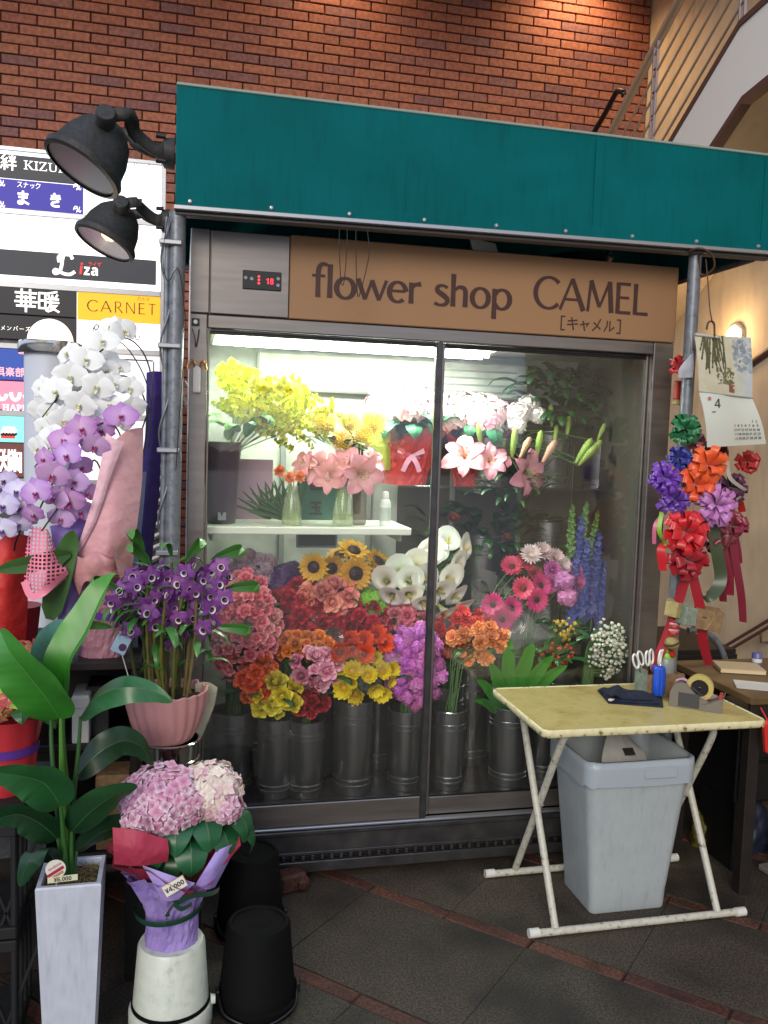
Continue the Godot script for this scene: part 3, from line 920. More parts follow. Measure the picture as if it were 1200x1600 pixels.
func _ready() -> void:
	# ---------------------------------------------------------------- camera, sky, sun, exposure
	var cam = Camera3D.new()
	cam.name = "camera"
	cam.keep_aspect = Camera3D.KEEP_HEIGHT
	cam.fov = 60.9
	cam.near = 0.05
	cam.far = 200.0
	cam.transform = Transform3D(Basis(Vector3(0.973833, 0.031888, 0.225016), Vector3(-0.01279, 0.996228, -0.085829), Vector3(-0.226904, 0.080705, 0.970567)), Vector3(0, 1.6, 3.0241))
	add_child(cam)
	cam.current = true
	var we = WorldEnvironment.new()
	we.name = "daylight"
	var env = Environment.new()
	env.background_mode = Environment.BG_SKY
	var sky = Sky.new()
	var sm = ProceduralSkyMaterial.new()
	sm.sky_top_color = Color(0.72, 0.78, 0.9)
	sm.sky_horizon_color = Color(0.80, 0.84, 0.92)
	sm.sky_curve = 0.3
	sm.ground_horizon_color = Color(0.3, 0.3, 0.31)
	sm.ground_bottom_color = Color(0.2, 0.2, 0.2)
	sm.sky_energy_multiplier = 1.0
	sky.sky_material = sm
	env.sky = sky
	env.background_energy_multiplier = 1.0
	env.tonemap_mode = Environment.TONE_MAPPER_LINEAR
	env.tonemap_exposure = 1.5
	env.sdfgi_enabled = true
	env.ssao_enabled = true
	env.ssil_enabled = true
	we.environment = env
	add_child(we)
	var sun = DirectionalLight3D.new()
	sun.name = "sun"
	sun.light_energy = 0.45
	sun.light_color = Color(1.0, 0.97, 0.92)
	sun.light_angular_distance = 28.0
	sun.shadow_enabled = true
	add_child(sun)
	sun.look_at_from_position(Vector3(-3.2, 3.6, 8), Vector3(0, 0, 0))
	make_materials()
	build_setting()
	build_sign_tower()
	build_lamp_post()
	build_stairs()
	build_canopy()
	build_cooler()
	build_cooler_flowers()
	build_left_side()
	build_table()
	build_right_side()

func spot_light(called: String, at: Vector3, towards: Vector3, energy: float, angle: float, color: Color, size: float, parent: Node3D) -> void:
	var l = SpotLight3D.new()
	l.name = called
	l.light_energy = energy
	l.light_color = color
	l.spot_angle = angle
	l.spot_angle_attenuation = 1.0
	l.spot_range = 14.0
	l.spot_attenuation = 2.0
	l.light_size = size
	l.shadow_enabled = true
	parent.add_child(l, true)
	l.position = at
	l.basis = Basis.looking_at(towards, Vector3.RIGHT if absf(towards.normalized().y) > 0.95 else Vector3.UP)

func area_light(called: String, xf: Transform3D, size: Vector2, energy: float, color: Color, parent: Node3D) -> void:
	var l = AreaLight3D.new()
	l.name = called
	l.area_size = size
	l.light_energy = energy
	l.light_color = color
	l.area_range = 14.0
	l.area_attenuation = 2.0
	l.shadow_enabled = true
	parent.add_child(l, true)
	l.transform = xf

# ---------------------------------------------------------------- ground, brick wall, side wall, ceiling
func build_setting() -> void:
	struct("street", span(Vector3(-30, -0.1, 3.6), Vector3(30, -0.004, 38), 0.001), M.get("street", mat("street", Color("9a9690"), 0.8)))  # unseen street behind the camera, added pale to bounce light back
	struct("ground", span(Vector3(-30, -0.4, -30), Vector3(30, -0.008, 40), 0.001), M.ground)
	# paving laid at 45 degrees: grey slabs between narrow bands of red-brown stone
	var floor_ = Node3D.new()
	floor_.name = "pavement"
	floor_.set_meta("kind", "structure")
	add_child(floor_)
	var q = RandomNumberGenerator.new()
	q.seed = 4
	var slabs = []
	var rt = sqrt(0.5)
	var band = 0.55
	var strip_w = 0.058
	var tl = 0.61
	for v in 3:
		slabs.append(box(Vector3.ZERO, Vector3(tl - 0.002, 0.03, band - strip_w - 0.003), 0.001))
	var bit = box(Vector3.ZERO, Vector3(0.298, 0.03, strip_w - 0.003), 0.004)
	for k in range(-6, 9):
		# s runs across the bands (x - z), t along them (x + z)
		var s0 = (-0.18 + 0.778 * k) * rt
		var off = 0.0 if k % 2 == 0 else 0.31
		for i in range(-6, 10):
			var t0 = (0.77 * rt + 0.0) + tl * i + off * (1 if k != 0 else 0)
			var tc = t0 + tl * 0.5
			var sc = s0 + band * 0.5
			var c = Vector3((tc + sc) * rt, -0.015, (tc - sc) * rt)
			if c.x > -2.2 and c.x < 4.2 and c.z > -2.6 and c.z < 2.9:
				obj("paving_slab", slabs[q.randi() % 3], M["paver%d" % (q.randi() % 4)], floor_, Transform3D(Basis(Vector3.UP, -PI / 4), c + Vector3(0, q.randf_range(-0.0012, 0.0012), 0)))
			for h in 2:
				var bc = Vector3((t0 + 0.15 + 0.305 * h + s0) * rt, -0.0155, (t0 + 0.15 + 0.305 * h - s0) * rt)
				if bc.x > -1.6 and bc.x < 3.4 and bc.z > -0.7 and bc.z < 2.4:
					obj("strip_stone", bit, M["strip%d" % (q.randi() % 3)], floor_, Transform3D(Basis(Vector3.UP, -PI / 4 + q.randf_range(-0.006, 0.006)), bc + Vector3(0, q.randf_range(-0.002, 0.002), 0)))
	# the brick-faced back wall
	var zf = -3.7
	var wall = obj("brick_wall", span(Vector3(-3.2, -0.008, zf - 0.25), Vector3(3.66, 5.5, zf - 0.012), 0.001), M.mortar)
	tag(wall, "tall wall of red-brown brick tiles with dark joints behind the stall", "wall")
	var bl = [box(Vector3.ZERO, Vector3(0.227, 0.06, 0.016), 0.003), box(Vector3.ZERO, Vector3(0.226, 0.0595, 0.019), 0.004)]
	var rest = []
	var rest_col = []
	var n = 0
	for row in range(76, -1, -1):
		var y = 0.033 + row * 0.07
		for i in range(-9, 21):
			var x = -1.02 + i * 0.237 + (0.1185 if row % 2 else 0.0)
			if x - 0.09 > 3.655 or x < -2.6:
				continue
			var at = Vector3(x, y, zf - 0.012 + 0.006 + q.randf_range(-0.001, 0.001))
			var xf = Transform3D(Basis(Vector3(0, 0, 1), q.randf_range(-0.003, 0.003)), at)
			if x + 0.1135 > 3.66:
				# the last brick of a course is cut to fit the corner
				var cut = (3.66 - x + 0.1135) / 0.227
				xf = Transform3D(Basis.from_scale(Vector3(cut, 1, 1)), at - Vector3(0.1135 * (1.0 - cut), 0, 0))
			var pick = q.randf()
			var kind = 0 if pick < 0.32 else 1 if pick < 0.55 else 2 if pick < 0.76 else 3 if pick < 0.9 else 4
			if n < 300 and y < 5.3 and x > -1.45 and y > 3.35 + maxf(0.0, (x + 0.1) * 0.13):
				obj("brick", bl[q.randi() % 2], M["brick%d" % kind], wall, xf)
				n += 1
			else:
				rest.append([xf, kind])
	for kind in 5:
		var sel = rest.filter(func(r): return r[1] == kind)
		var mm = MultiMesh.new()
		mm.transform_format = MultiMesh.TRANSFORM_3D
		mm.mesh = bl[0]
		mm.instance_count = sel.size()
		for i in sel.size():
			mm.set_instance_transform(i, sel[i][0])
		var mi = MultiMeshInstance3D.new()
		mi.name = "brickwork"
		mi.multimesh = mm
		mi.material_override = M["brick%d" % kind]
		wall.add_child(mi, true)
		stuff(mi)
	# side wall and ceiling
	var sw = obj("side_wall", span(Vector3(3.67, -0.008, -3.95), Vector3(3.95, 5.5, 6.0), 0.001), M.beige_wall)
	tag(sw, "plain beige plaster wall along the stairs on the right", "wall")
	struct("ceiling", span(Vector3(-3.2, 5.5, -3.95), Vector3(3.95, 5.7, -1.1), 0.001), M.ceiling_paint)
	for k in 3:
		var lx: float = [1.05, 2.98, -0.75][k]
		var lab: String = ["round recessed downlight washing the middle of the brick wall", "round recessed downlight washing the right end of the brick wall", "round recessed downlight at the left end of the brick wall"][k]
		var d = thing("ceiling_downlight", lab, "downlight", Vector3(lx, 5.497, zf + 0.3))
		obj("trim_ring", lathe([Vector2(0.055, 0.0), Vector2(0.05, -0.012), Vector2(0.075, -0.016), Vector2(0.085, -0.006), Vector2(0.085, 0.0)], 24), M.aluminium, d)
		obj("lamp", lathe([Vector2(0.0, -0.006), Vector2(0.05, -0.004)], 20), M.get("warm_lamp", glow("warm_lamp", Color("ffcf8a"), 4.0)), d)
		spot_light("downlight_beam", Vector3(0, -0.03, 0), Vector3(0.0, -1, -0.18), [1.1, 1.6, 0.4][k], 64.0, Color("ffd6a4"), 0.05, d)

# ---------------------------------------------------------------- the lit tower of shop signs on the left
func build_sign_tower() -> void:
	var zf = -1.7
	var t = thing("sign_tower", "tall backlit directory of bar and shop signs left of the stall", "signboard", Vector3(-0.55, 0, zf))
	var o = Vector3(-0.55, 0, zf)
	var put = func(called: String, x0: float, x1: float, y0: float, y1: float, z: float, m: Material, th := 0.02):
		return obj(called, box(Vector3((x0 + x1) / 2, (y0 + y1) / 2, zf + z - th / 2) - o, Vector3(x1 - x0, y1 - y0, th), 0.002), m, t)
	var body = span(Vector3(-1.35, 0.0, zf - 0.22) - o, Vector3(-0.1, 2.985, zf - 0.02) - o, 0.004)
	obj("case", body, M.steel_dark, t)
	glow("sign_white", Color("fdfcff"), 0.85)
	glow("sign_white_dim", Color("e9e8ee"), 0.42)
	glow("sign_charcoal", Color("23262e"), 0.54)
	glow("sign_black", Color("15131a"), 0.48)
	glow("sign_indigo", Color("2a2386"), 0.54)
	glow("sign_orange", Color("f6a414"), 0.57)
	glow("sign_blue", Color("1d3f8f"), 0.54)
	glow("sign_pink", Color("ec7f97"), 0.54)
	glow("sign_cyan", Color("7fdcd4"), 0.54)
	glow("sign_maroon", Color("5e2f2c"), 0.48)
	glow("ink_white", Color("fffaf4"), 0.66)
	mat("ink_dark", Color("26221f"), 0.6)
	glow("ink_red", Color("d8352e"), 0.54)
	glow("ink_rose", Color("f0a9b2"), 0.54)
	var xl = -1.33
	var xr = -0.118
	# frame uprights and cross rails
	put.call("upright", -0.118, -0.096, 0.0, 2.985, 0.012, M.aluminium, 0.04)
	put.call("upright", -1.355, -1.333, 0.0, 2.985, 0.012, M.aluminium, 0.04)
	put.call("top_rail", -1.333, -0.118, 2.965, 2.985, 0.012, M.aluminium, 0.04)
	var rails = [2.675, 2.319, 2.017, 1.681, 1.34]
	for y in rails:
		put.call("cross_rail", xl, -0.118, y - 0.014, y + 0.014, 0.01, M.aluminium, 0.03)
	# backlit panels, each a face of its own
	var row: float = rails[0]
	put.call("white_panel", xl, xr, row + 0.014, 2.965, 0.0, M.sign_white)
	put.call("white_panel", xl, xr, rails[1] + 0.014, row - 0.014, 0.0, M.sign_white)
	put.call("white_panel", -0.528, xr, rails[2] + 0.014, rails[1] - 0.014, 0.0, M.sign_white)
	put.call("white_panel", -0.769, xr, 0.9, rails[2] - 0.014, 0.0, M.sign_white_dim)
	put.call("dark_panel", xl, -0.5, 2.833, 2.947, 0.006, M.sign_charcoal)
	put.call("indigo_panel", xl, -0.499, 2.684, 2.828, 0.008, M.sign_indigo)
	put.call("charcoal_panel", xl, -0.141, 2.365, 2.489, 0.006, M.sign_charcoal)
	put.call("black_panel", xl, -0.53, 2.175, 2.324, 0.006, M.sign_black)
	put.call("black_panel", xl, -0.529, 2.051, 2.17, 0.006, M.sign_black)
	put.call("orange_panel", -0.525, xr, 2.167, 2.322, 0.006, M.sign_orange)
	put.call("blue_panel", xl, -0.769, 1.847, 2.003, 0.006, M.sign_blue)
	put.call("pink_panel", xl, -0.769, 1.7, 1.841, 0.006, M.sign_pink)
	put.call("cyan_panel", xl, -0.769, 1.536, 1.668, 0.006, M.sign_cyan)
	put.call("maroon_panel", xl, -0.769, 1.361, 1.531, 0.006, M.sign_maroon)
	# writing
	var w = Vector3(0, 0, 0)
	var text = func(s: String, at: Vector3, size: float, m: Material, hw := 0.5, adv := 11.0):
		return obj("lettering", glyphs(s, at - o + Vector3(0, 0, 0.010), size, hw, adv), m, t)
	text.call("絆", Vector3(-0.886, 2.871, -1.7), 0.072, M.ink_white, 0.55)
	var kz = obj("lettering", lettering("KIZUNA", 0.058, "Droid Serif"), M.ink_white, t, Transform3D(Basis.from_scale(Vector3(1.18, 1, 1)), Vector3(-0.669, 2.902, -1.7) - o + Vector3(0.02, 0, 0.008)))
	text.call("スナック", Vector3(-0.809, 2.793, -1.7), 0.026, M.ink_white, 0.5)
	text.call("ま", Vector3(-0.812, 2.712, -1.7), 0.062, M.ink_white, 0.85)
	text.call("き", Vector3(-0.66, 2.714, -1.7), 0.062, M.ink_white, 0.85)
	for c in [Vector3(-0.518, 2.82, -1.7), Vector3(-0.518, 2.711, -1.7), Vector3(-0.874, 2.805, -1.7), Vector3(-0.874, 2.704, -1.7)]:
		text.call("~", c - Vector3(0.026, 0.01, 0), 0.03, M.ink_white, 0.6)
		text.call("~", c - Vector3(0.012, 0.02, 0), 0.022, M.ink_white, 0.6)
	text.call("ルバ", Vector3(-0.265, 2.924, -1.7), 0.042, M.ink_dark, 0.35)
	text.call("£", Vector3(-0.639, 2.383, -1.7), 0.105, M.ink_white, 0.75)
	stuff(obj("lettering", lettering("i", 0.075, "Droid Sans", true), M.ink_red, t, Transform3D(Basis.from_euler(Vector3(0, 0, -0.12)), Vector3(-0.507, 2.418, -1.7) - o + Vector3(0, 0.0, 0.009))))
	obj("lettering", lettering("za", 0.072, "Droid Sans", true), M.ink_white, t, Transform3D(Basis.IDENTITY, Vector3(-0.458, 2.415, -1.7) - o + Vector3(0, 0.0, 0.009)))
	text.call("ライザ", Vector3(-0.473, 2.436, -1.7), 0.02, M.ink_red, 0.6)
	text.call("華", Vector3(-0.822, 2.19, -1.7), 0.108, M.ink_white, 0.5)
	text.call("暖", Vector3(-0.711, 2.197, -1.7), 0.098, M.ink_white, 0.5)
	text.call("メンバーズ", Vector3(-0.885, 2.092, -1.7), 0.022, M.ink_white, 0.5, 13.0)
	obj("lettering", flared("CARNET", Vector3(-0.479, 2.212, -1.7) - o + Vector3(0, 0, 0.009), 0.056, 1.08, 2.0, 0.8), M.ink_dark, t)
	text.call("カルネ", Vector3(-0.235, 2.28, -1.7), 0.02, M.ink_dark, 0.3)
	text.call("~£", Vector3(-0.45, 2.098, -1.7), 0.06, M.ink_dark, 0.45)
	text.call("~", Vector3(-0.268, 2.067, -1.7), 0.05, M.ink_dark, 0.45)
	text.call("倶楽部", Vector3(-0.91, 1.866, -1.7), 0.042, M.ink_rose, 0.7)
	obj("lettering", lettering("HAPPY", 0.042, "Droid Serif", true), M.ink_white, t, Transform3D(Basis.IDENTITY, Vector3(-0.826, 1.71, -1.7) - o + Vector3(0.02, 0.0, 0.009)))
	# a band of three round white letters above, and a smile
	for k in 3:
		var cx: float = -0.886 + 0.062 * k
		var ring = []
		for i in 17:
			var a = lerpf(-PI * 0.95, -0.05 * PI, i / 16.0) if k != 1 else lerpf(-PI * 1.05, 0.05 * PI, i / 16.0)
			ring.append(Vector2(cos(a) * 2.8 + 5, sin(a) * 4.5 + 6))
		var sst = st_new()
		sst.set_smooth_group(0xFFFFFFFF)
		var hw = []
		hw.resize(17)
		hw.fill(1.15)
		add_stroke(sst, ring, hw, Transform3D(Basis.from_scale(Vector3.ONE * 0.0072), Vector3(cx - 0.03, 1.738, zf + 0.009) - o))
		obj("lettering", done(sst), M.ink_white, t)
	# the dish pictured on the cyan sign: a red tray of dark and white morsels
	put.call("tray_print", -0.887, -0.821, 1.555, 1.59, 0.008, M.ink_red, 0.004)
	var dish = st_new()
	for i in 14:
		add_ball(dish, Vector3(-0.881 + 0.005 * i, 1.584 + 0.012 * (i % 3), zf + 0.008) - o, Vector3(0.009, 0.008, 0.003), Color.WHITE, 6, 4)
	obj("dish_print", done(dish), M.sign_white_dim, t)
	var dish2 = st_new()
	for i in 10:
		add_ball(dish2, Vector3(-0.881 + 0.007 * i, 1.574 + 0.004 * (i % 2), zf + 0.0085) - o, Vector3(0.008, 0.007, 0.003), Color.WHITE, 6, 4)
	obj("dish_print", done(dish2), M.ink_dark, t)
	text.call("爛漫", Vector3(-0.894, 1.386, -1.7), 0.1, M.ink_white, 0.6, 12.5)
	obj("lettering", lettering("WINE BAR", 0.022, "Droid Sans", true), M.ink_white, t, Transform3D(Basis.IDENTITY, Vector3(-0.917, 1.492, -1.7) - o + Vector3(0.05, 0.0, 0.009)))
	# the thin black outline printed on the lowest white sign
	for e in [[160, 560, 239, 565], [239, 565, 238, 645], [160, 640, 238, 645]]:
		pass
	put.call("printed_line", -0.403, -0.152, 1.978 - 0.003, 1.978 + 0.003, 0.003, M.ink_dark, 0.002)
	put.call("printed_line", -0.151, -0.146, 1.727, 1.975, 0.003, M.ink_dark, 0.002)
	area_light("sign_glow", Transform3D(Basis.IDENTITY.rotated(UP, PI), Vector3(-0.62, 2.5, zf + 0.06) - o), Vector2(1.0, 0.8), 0.2, Color("f6f4ff"), t)

# ---------------------------------------------------------------- white lamp post behind the orchids
func build_lamp_post() -> void:
	var c = Vector3(-0.46, 0, -0.3)
	var t = thing("lamp_post", "thick white cylindrical post with steel collar and glowing dome lamp", "lamp post", c)
	var py: float = 1.891
	obj("post", lathe([Vector2(0.0, 0.0), Vector2(0.088, 0.0), Vector2(0.088, py - 0.02), Vector2(0.06, py)], 40), M.get("post_white", mat("post_white", Color("c4cad6"), 0.45)), t)
	obj("collar", lathe([Vector2(0.085, py - 0.022), Vector2(0.106, py - 0.022), Vector2(0.108, py - 0.018), Vector2(0.108, py + 0.018), Vector2(0.104, py + 0.022), Vector2(0.07, py + 0.022)], 40), M.chrome, t)
	var dome = []
	for i in 11:
		var a = PI / 2 * i / 10
		dome.append(Vector2(cos(a) * 0.078, py + 0.022 + sin(a) * 0.082))
	obj("dome_lamp", lathe(dome, 32), glow("dome_glow", Color("ffe2c4"), 1.0), t)
	var ol = OmniLight3D.new()
	ol.name = "dome_light"
	ol.light_energy = 0.12
	ol.light_color = Color("ffe9d2")
	ol.light_size = 0.05
	ol.omni_range = 10.0
	ol.omni_attenuation = 2.0
	ol.shadow_enabled = true
	t.add_child(ol)
	ol.position = Vector3(0, py + 0.05, 0)

# ---------------------------------------------------------------- stairs at the upper right
func build_stairs() -> void:
	var X = 3.0
	var t = thing("staircase", "white stringer staircase with beige soffit rising along the side wall", "staircase", Vector3(X, 3.5, -2.0))
	var o = Vector3(X, 3.5, -2.0)
	# the flight climbs towards +z, then turns level
	var top = [Vector2(-3.3, 2.80), Vector2(-1.469, 3.964), Vector2(-1.15, 4.0), Vector2(2.4, 4.0)]
	var low = [Vector2(-3.3, 2.40), Vector2(-1.411, 3.571), Vector2(-1.2, 3.6), Vector2(2.4, 3.6)]
	var prism = func(a: Array, b: Array, x0: float, x1: float) -> Mesh:
		var st = st_new()
		st.set_smooth_group(0xFFFFFFFF)
		for i in a.size() - 1:
			var A = [Vector3(x0, a[i].y, a[i].x), Vector3(x0, a[i + 1].y, a[i + 1].x), Vector3(x0, b[i + 1].y, b[i + 1].x), Vector3(x0, b[i].y, b[i].x)].map(func(v): return v - o)
			var B = A.map(func(v): return v + Vector3(x1 - x0, 0, 0))
			quad_out(st, A[0], A[1], A[2], A[3], Vector3.LEFT)
			quad_out(st, B[0], B[1], B[2], B[3], Vector3.RIGHT)
			quad_out(st, A[0], A[1], B[1], B[0], Vector3.UP)
			quad_out(st, A[3], A[2], B[2], B[3], Vector3.DOWN)
		return done(st)
	obj("stringer", prism.call(top, low, X, X + 0.05), M.white_paint, t)
	obj("stringer_cap", prism.call(top.map(func(p): return p + Vector2(0, 0.035)), top.map(func(p): return p + Vector2(0, 0.002)), X - 0.012, X + 0.07), M.brown_trim, t)
	obj("soffit_edge", prism.call(low.map(func(p): return p - Vector2(0, 0.002)), low.map(func(p): return p - Vector2(0, 0.04)), X - 0.006, X + 0.06), M.brown_trim, t)
	obj("soffit", prism.call(low.map(func(p): return p + Vector2(0, 0.14)), low.map(func(p): return p + Vector2(0, 0.02)), X + 0.052, 3.668), M.beige_wall, t)
	for i in 9:
		obj("step", span(Vector3(X + 0.052, 2.83 + 0.13 * i - 0.12, -3.2 + 0.2 * i) - o, Vector3(3.668, 2.83 + 0.13 * i, -3.2 + 0.2 * i + 0.24) - o, 0.004), M.white_paint, t)
	# railing: a flat handrail, six bars, uprights
	var r = thing("stair_railing", "metal stair railing of parallel sloping bars along the open side", "railing", o)
	var slope: float = (3.964 - 2.80) / (3.3 - 1.469)
	for k in 7:
		var h: float = [0.93, 0.86, 0.72, 0.58, 0.44, 0.3, 0.16][k]
		var pts = [Vector3(X + 0.02, 2.8 + h, -3.3) - o, Vector3(X + 0.02, 3.964 + h, -1.469) - o, Vector3(X + 0.02, 4.0 + h, -1.2) - o, Vector3(X + 0.02, 4.0 + h, 1.5) - o]
		obj("handrail" if k == 0 else "bar", tube(pts, 0.022 if k == 0 else 0.0085, 8), M.get("rail_brass", mat("rail_brass", Color("b5a591"), 0.35, 0.4)), r)
	for zz in [-2.42, -1.49, -0.4]:
		var yb: float = 2.80 + (zz + 3.3) * slope if zz < -1.469 else 3.99
		for d in [-0.022, 0.022]:
			obj("upright", span(Vector3(X + 0.012, yb, zz + d - 0.008) - o, Vector3(X + 0.028, yb + 0.93, zz + d + 0.008) - o, 0.002), M.get("rail_grey", mat("rail_grey", Color("a39aa0"), 0.4, 0.4)), r)
		for k in 5:
			obj("rung", span(Vector3(X + 0.014, yb + 0.15 + 0.15 * k, zz - 0.02) - o, Vector3(X + 0.026, yb + 0.16 + 0.15 * k, zz + 0.02) - o, 0.002), M.black_metal, r)
	var wr = thing("wall_handrail", "short dark handrail end in front of the brick wall above the canopy", "handrail", Vector3(X, 3.9, -3.1))
	var wo = Vector3(X, 3.9, -3.1)
	obj("rail", tube(curve([Vector3(3, 3.962, -3.28) - wo, Vector3(3, 4.054, -3.084) - wo, Vector3(3, 4.142, -2.928) - wo, Vector3(3, 4.142, -2.88) - wo, Vector3(3, 4.108, -2.812) - wo], 12), 0.02, 8), M.black_metal, wr)
	obj("bracket", tube([Vector3(3, 4.108, -2.812) - wo, Vector3(3.02, 4.1, -2.86) - wo], 0.012, 6), M.black_metal, wr)
	# lower handrail on the side wall and the steps it serves
	var lr = thing("lower_handrail", "slim dark double handrail rising along the beige side wall", "handrail", Vector3(3.6, 0.3, -2.0))
	var lo = Vector3(3.6, 0.3, -2.0)
	for d in [0.0, 0.045]:
		obj("rail", tube([Vector3(3.6, 0.03 + d, -2.45) - lo, Vector3(3.6, 0.42 + d, -1.83) - lo, Vector3(3.6, 1.05 + d, -0.83) - lo, Vector3(3.6, 1.68 + d, 0.17) - lo], 0.011, 8), M.brown_trim, lr)
	for zz in [-1.75, -0.6]:
		var y: float = 0.42 + (zz + 1.83) * 0.63
		obj("bracket", tube([Vector3(3.6, y, zz) - lo, Vector3(3.61, y - 0.07, zz) - lo, Vector3(3.672, y - 0.07, zz) - lo], 0.008, 6), M.brown_trim, lr)
	var soff = obj("landing_slab", span(Vector3(2.75, 2.92, -3.68), Vector3(3.668, 3.02, -0.4), 0.003), M.beige_wall)
	soff.free()
	var band = thing("wall_band", "narrow red-brown sloping trim band on the beige side wall", "wall trim", Vector3(3.66, 2.1, -2.0))
	obj("band", tube([Vector3(3.66, 2.135, -2.262) - Vector3(3.66, 2.1, -2.0), Vector3(3.66, 2.458, -1.394) - Vector3(3.66, 2.1, -2.0)], 0.028, 4), M.brown_trim, band)
	# the downlight under the stairs whose glare shows beside the calendar
	var dl = thing("stair_downlight", "bright round downlight fitting on the beige wall behind the calendar", "downlight", Vector3(3.64, 2.394, -2.288))
	obj("lamp", lathe([Vector2(0.0, 0.03), Vector2(0.05, 0.024), Vector2(0.07, 0.0)], 24, Transform3D(Basis(Vector3.FORWARD, -PI / 2), Vector3.ZERO)), glow("stair_glow", Color("ffe3b0"), 3.5), dl)
	obj("trim_ring", lathe([Vector2(0.07, -0.025), Vector2(0.085, -0.025), Vector2(0.085, 0.0), Vector2(0.07, 0.004)], 24, Transform3D(Basis(Vector3.FORWARD, -PI / 2), Vector3.ZERO)), M.aluminium, dl)
	var ol = OmniLight3D.new()
	ol.name = "downlight_beam"
	ol.light_energy = 0.12
	ol.light_color = Color("ffd39c")
	ol.light_size = 0.06
	ol.omni_range = 14.0
	ol.omni_attenuation = 2.0
	ol.shadow_enabled = true
	dl.add_child(ol)
	ol.position = Vector3(-0.12, 0, 0)

# ---------------------------------------------------------------- canopy and its floodlights
func build_canopy() -> void:
	var o = Vector3(0.9, 0, -0.3)
	var t = thing("canopy", "teal vinyl box canopy on grey steel posts over the flower cooler", "canopy", o)
	var x0 = -0.03
	var x1 = 2.10
	var z1 = 0.17
	var z0 = -0.8
	var top = 2.672
	var bl = 2.312
	var br = 2.338
	# a slightly slack sheet of vinyl between its hems
	var q = FastNoiseLite.new()
	q.seed = 6
	q.frequency = 1.3
	var panel = func(a: Vector3, b: Vector3, c: Vector3, d: Vector3, nrm: Vector3, slack: float) -> Mesh:
		var st = st_new()
		for side in [0.0, -0.004]:
			var rows = []
			for i in 13:
				var row = []
				for j in 41:
					var u = j / 40.0
					var v = i / 12.0
					var p = a.lerp(b, u).lerp(d.lerp(c, u), v)
					row.append(p - o + nrm * (q.get_noise_2d(u * 2.0 + nrm.x * 9.0, v * 0.8) * slack * sin(PI * u) * sin(PI * v) + side))
				rows.append(row)
			add_grid(st, rows)
		return done(st)
	obj("front_panel", panel.call(Vector3(x0, top, z1), Vector3(x1, top + 0.008, z1), Vector3(x1, br, z1), Vector3(x0, bl, z1), Vector3(0, 0, 1), 0.02), M.teal_vinyl, t)
	obj("side_panel", panel.call(Vector3(x0, top, z0), Vector3(x0, top, z1 - 0.004), Vector3(x0, bl, z1 - 0.004), Vector3(x0, bl, z0), Vector3(-1, 0, 0), 0.01), M.teal_vinyl, t)
	obj("side_panel", panel.call(Vector3(x1, top, z0), Vector3(x1, top, z1 - 0.004), Vector3(x1, br, z1 - 0.004), Vector3(x1, br, z0), Vector3(1, 0, 0), 0.01), M.teal_vinyl, t)
	obj("back_panel", panel.call(Vector3(x0, top, z0), Vector3(x1, top, z0), Vector3(x1, br, z0), Vector3(x0, bl, z0), Vector3(0, 0, -1), 0.01), M.teal_vinyl, t)
	obj("roof_panel", panel.call(Vector3(x0, top - 0.004, z0 + 0.004), Vector3(x1, top - 0.004, z0 + 0.004), Vector3(x1, top - 0.004, z1 - 0.004), Vector3(x0, top - 0.004, z1 - 0.004), Vector3(0, 1, 0), 0.012), M.teal_vinyl, t)
	# hems, welded seams
	var ang = atan2(br - bl, x1 - x0)
	var bb = Basis(Vector3(0, 0, 1), ang)
	obj("hem", box(Vector3((x0 + x1) / 2, (bl + br) / 2 + 0.017, z1 + 0.003) - o, Vector3(x1 - x0, 0.035, 0.005), 0.001, bb), M.teal_vinyl, t)
	for sx in [0.69, 1.39, 2.055]:
		obj("seam", box(Vector3(sx, 2.5, z1 + 0.0025) - o, Vector3(0.03, 0.33, 0.004), 0.001), M.teal_vinyl, t)
	obj("top_piping", box(Vector3((x0 + x1) / 2, top + 0.004, z1) - o, Vector3(x1 - x0, 0.009, 0.009), 0.002), M.get("piping", mat("piping", Color("7f8f86"), 0.5)), t)
	# aluminium channel below the hem
	obj("front_channel", box(Vector3((x0 + x1) / 2, (bl + br) / 2 - 0.0075, z1 - 0.004) - o, Vector3(x1 - x0 + 0.01, 0.014, 0.03), 0.002, bb), M.aluminium, t)
	obj("front_beam", box(Vector3((x0 + x1) / 2, (bl + br) / 2 - 0.021, z1 - 0.03) - o, Vector3(x1 - x0, 0.012, 0.04), 0.003, bb), M.get("beam_dark", mat("beam_dark", Color("55504f"), 0.45, 0.4)), t)
	for k in 9:
		var bx = 0.015 + 0.252 * k
		obj("bolt", lathe([Vector2(0.0, 0.006), Vector2(0.005, 0.005), Vector2(0.008, 0.0)], 12, Transform3D(Basis(Vector3.RIGHT, PI / 2), Vector3(bx, bl + (br - bl) * bx / 2.06 + 0.012, z1 + 0.006) - o)), M.aluminium, t)
	# tube frame
	for xx in [x0 + 0.02, x1 - 0.05]:
		obj("side_beam", tube([Vector3(xx, 2.318, z1 - 0.05) - o, Vector3(xx, 2.318, z0 + 0.03) - o], 0.014, 8), M.pole_grey, t)
	for xx in [0.6, 1.25, 1.93]:
		obj("rib", tube([Vector3(xx, 2.62, z0 + 0.02) - o, Vector3(xx, 2.3, z0 + 0.02) - o], 0.012, 6), M.pole_grey, t)
	obj("back_beam", tube([Vector3(x0, 2.3, z0 + 0.025) - o, Vector3(x1, 2.32, z0 + 0.025) - o], 0.016, 8), M.pole_grey, t)
	obj("post", tube([Vector3(-0.03, 0.0, 0.13) - o, Vector3(-0.028, 1.2, 0.13) - o, Vector3(-0.022, 2.3, 0.13) - o], 0.026, 20), M.pole_grey, t)
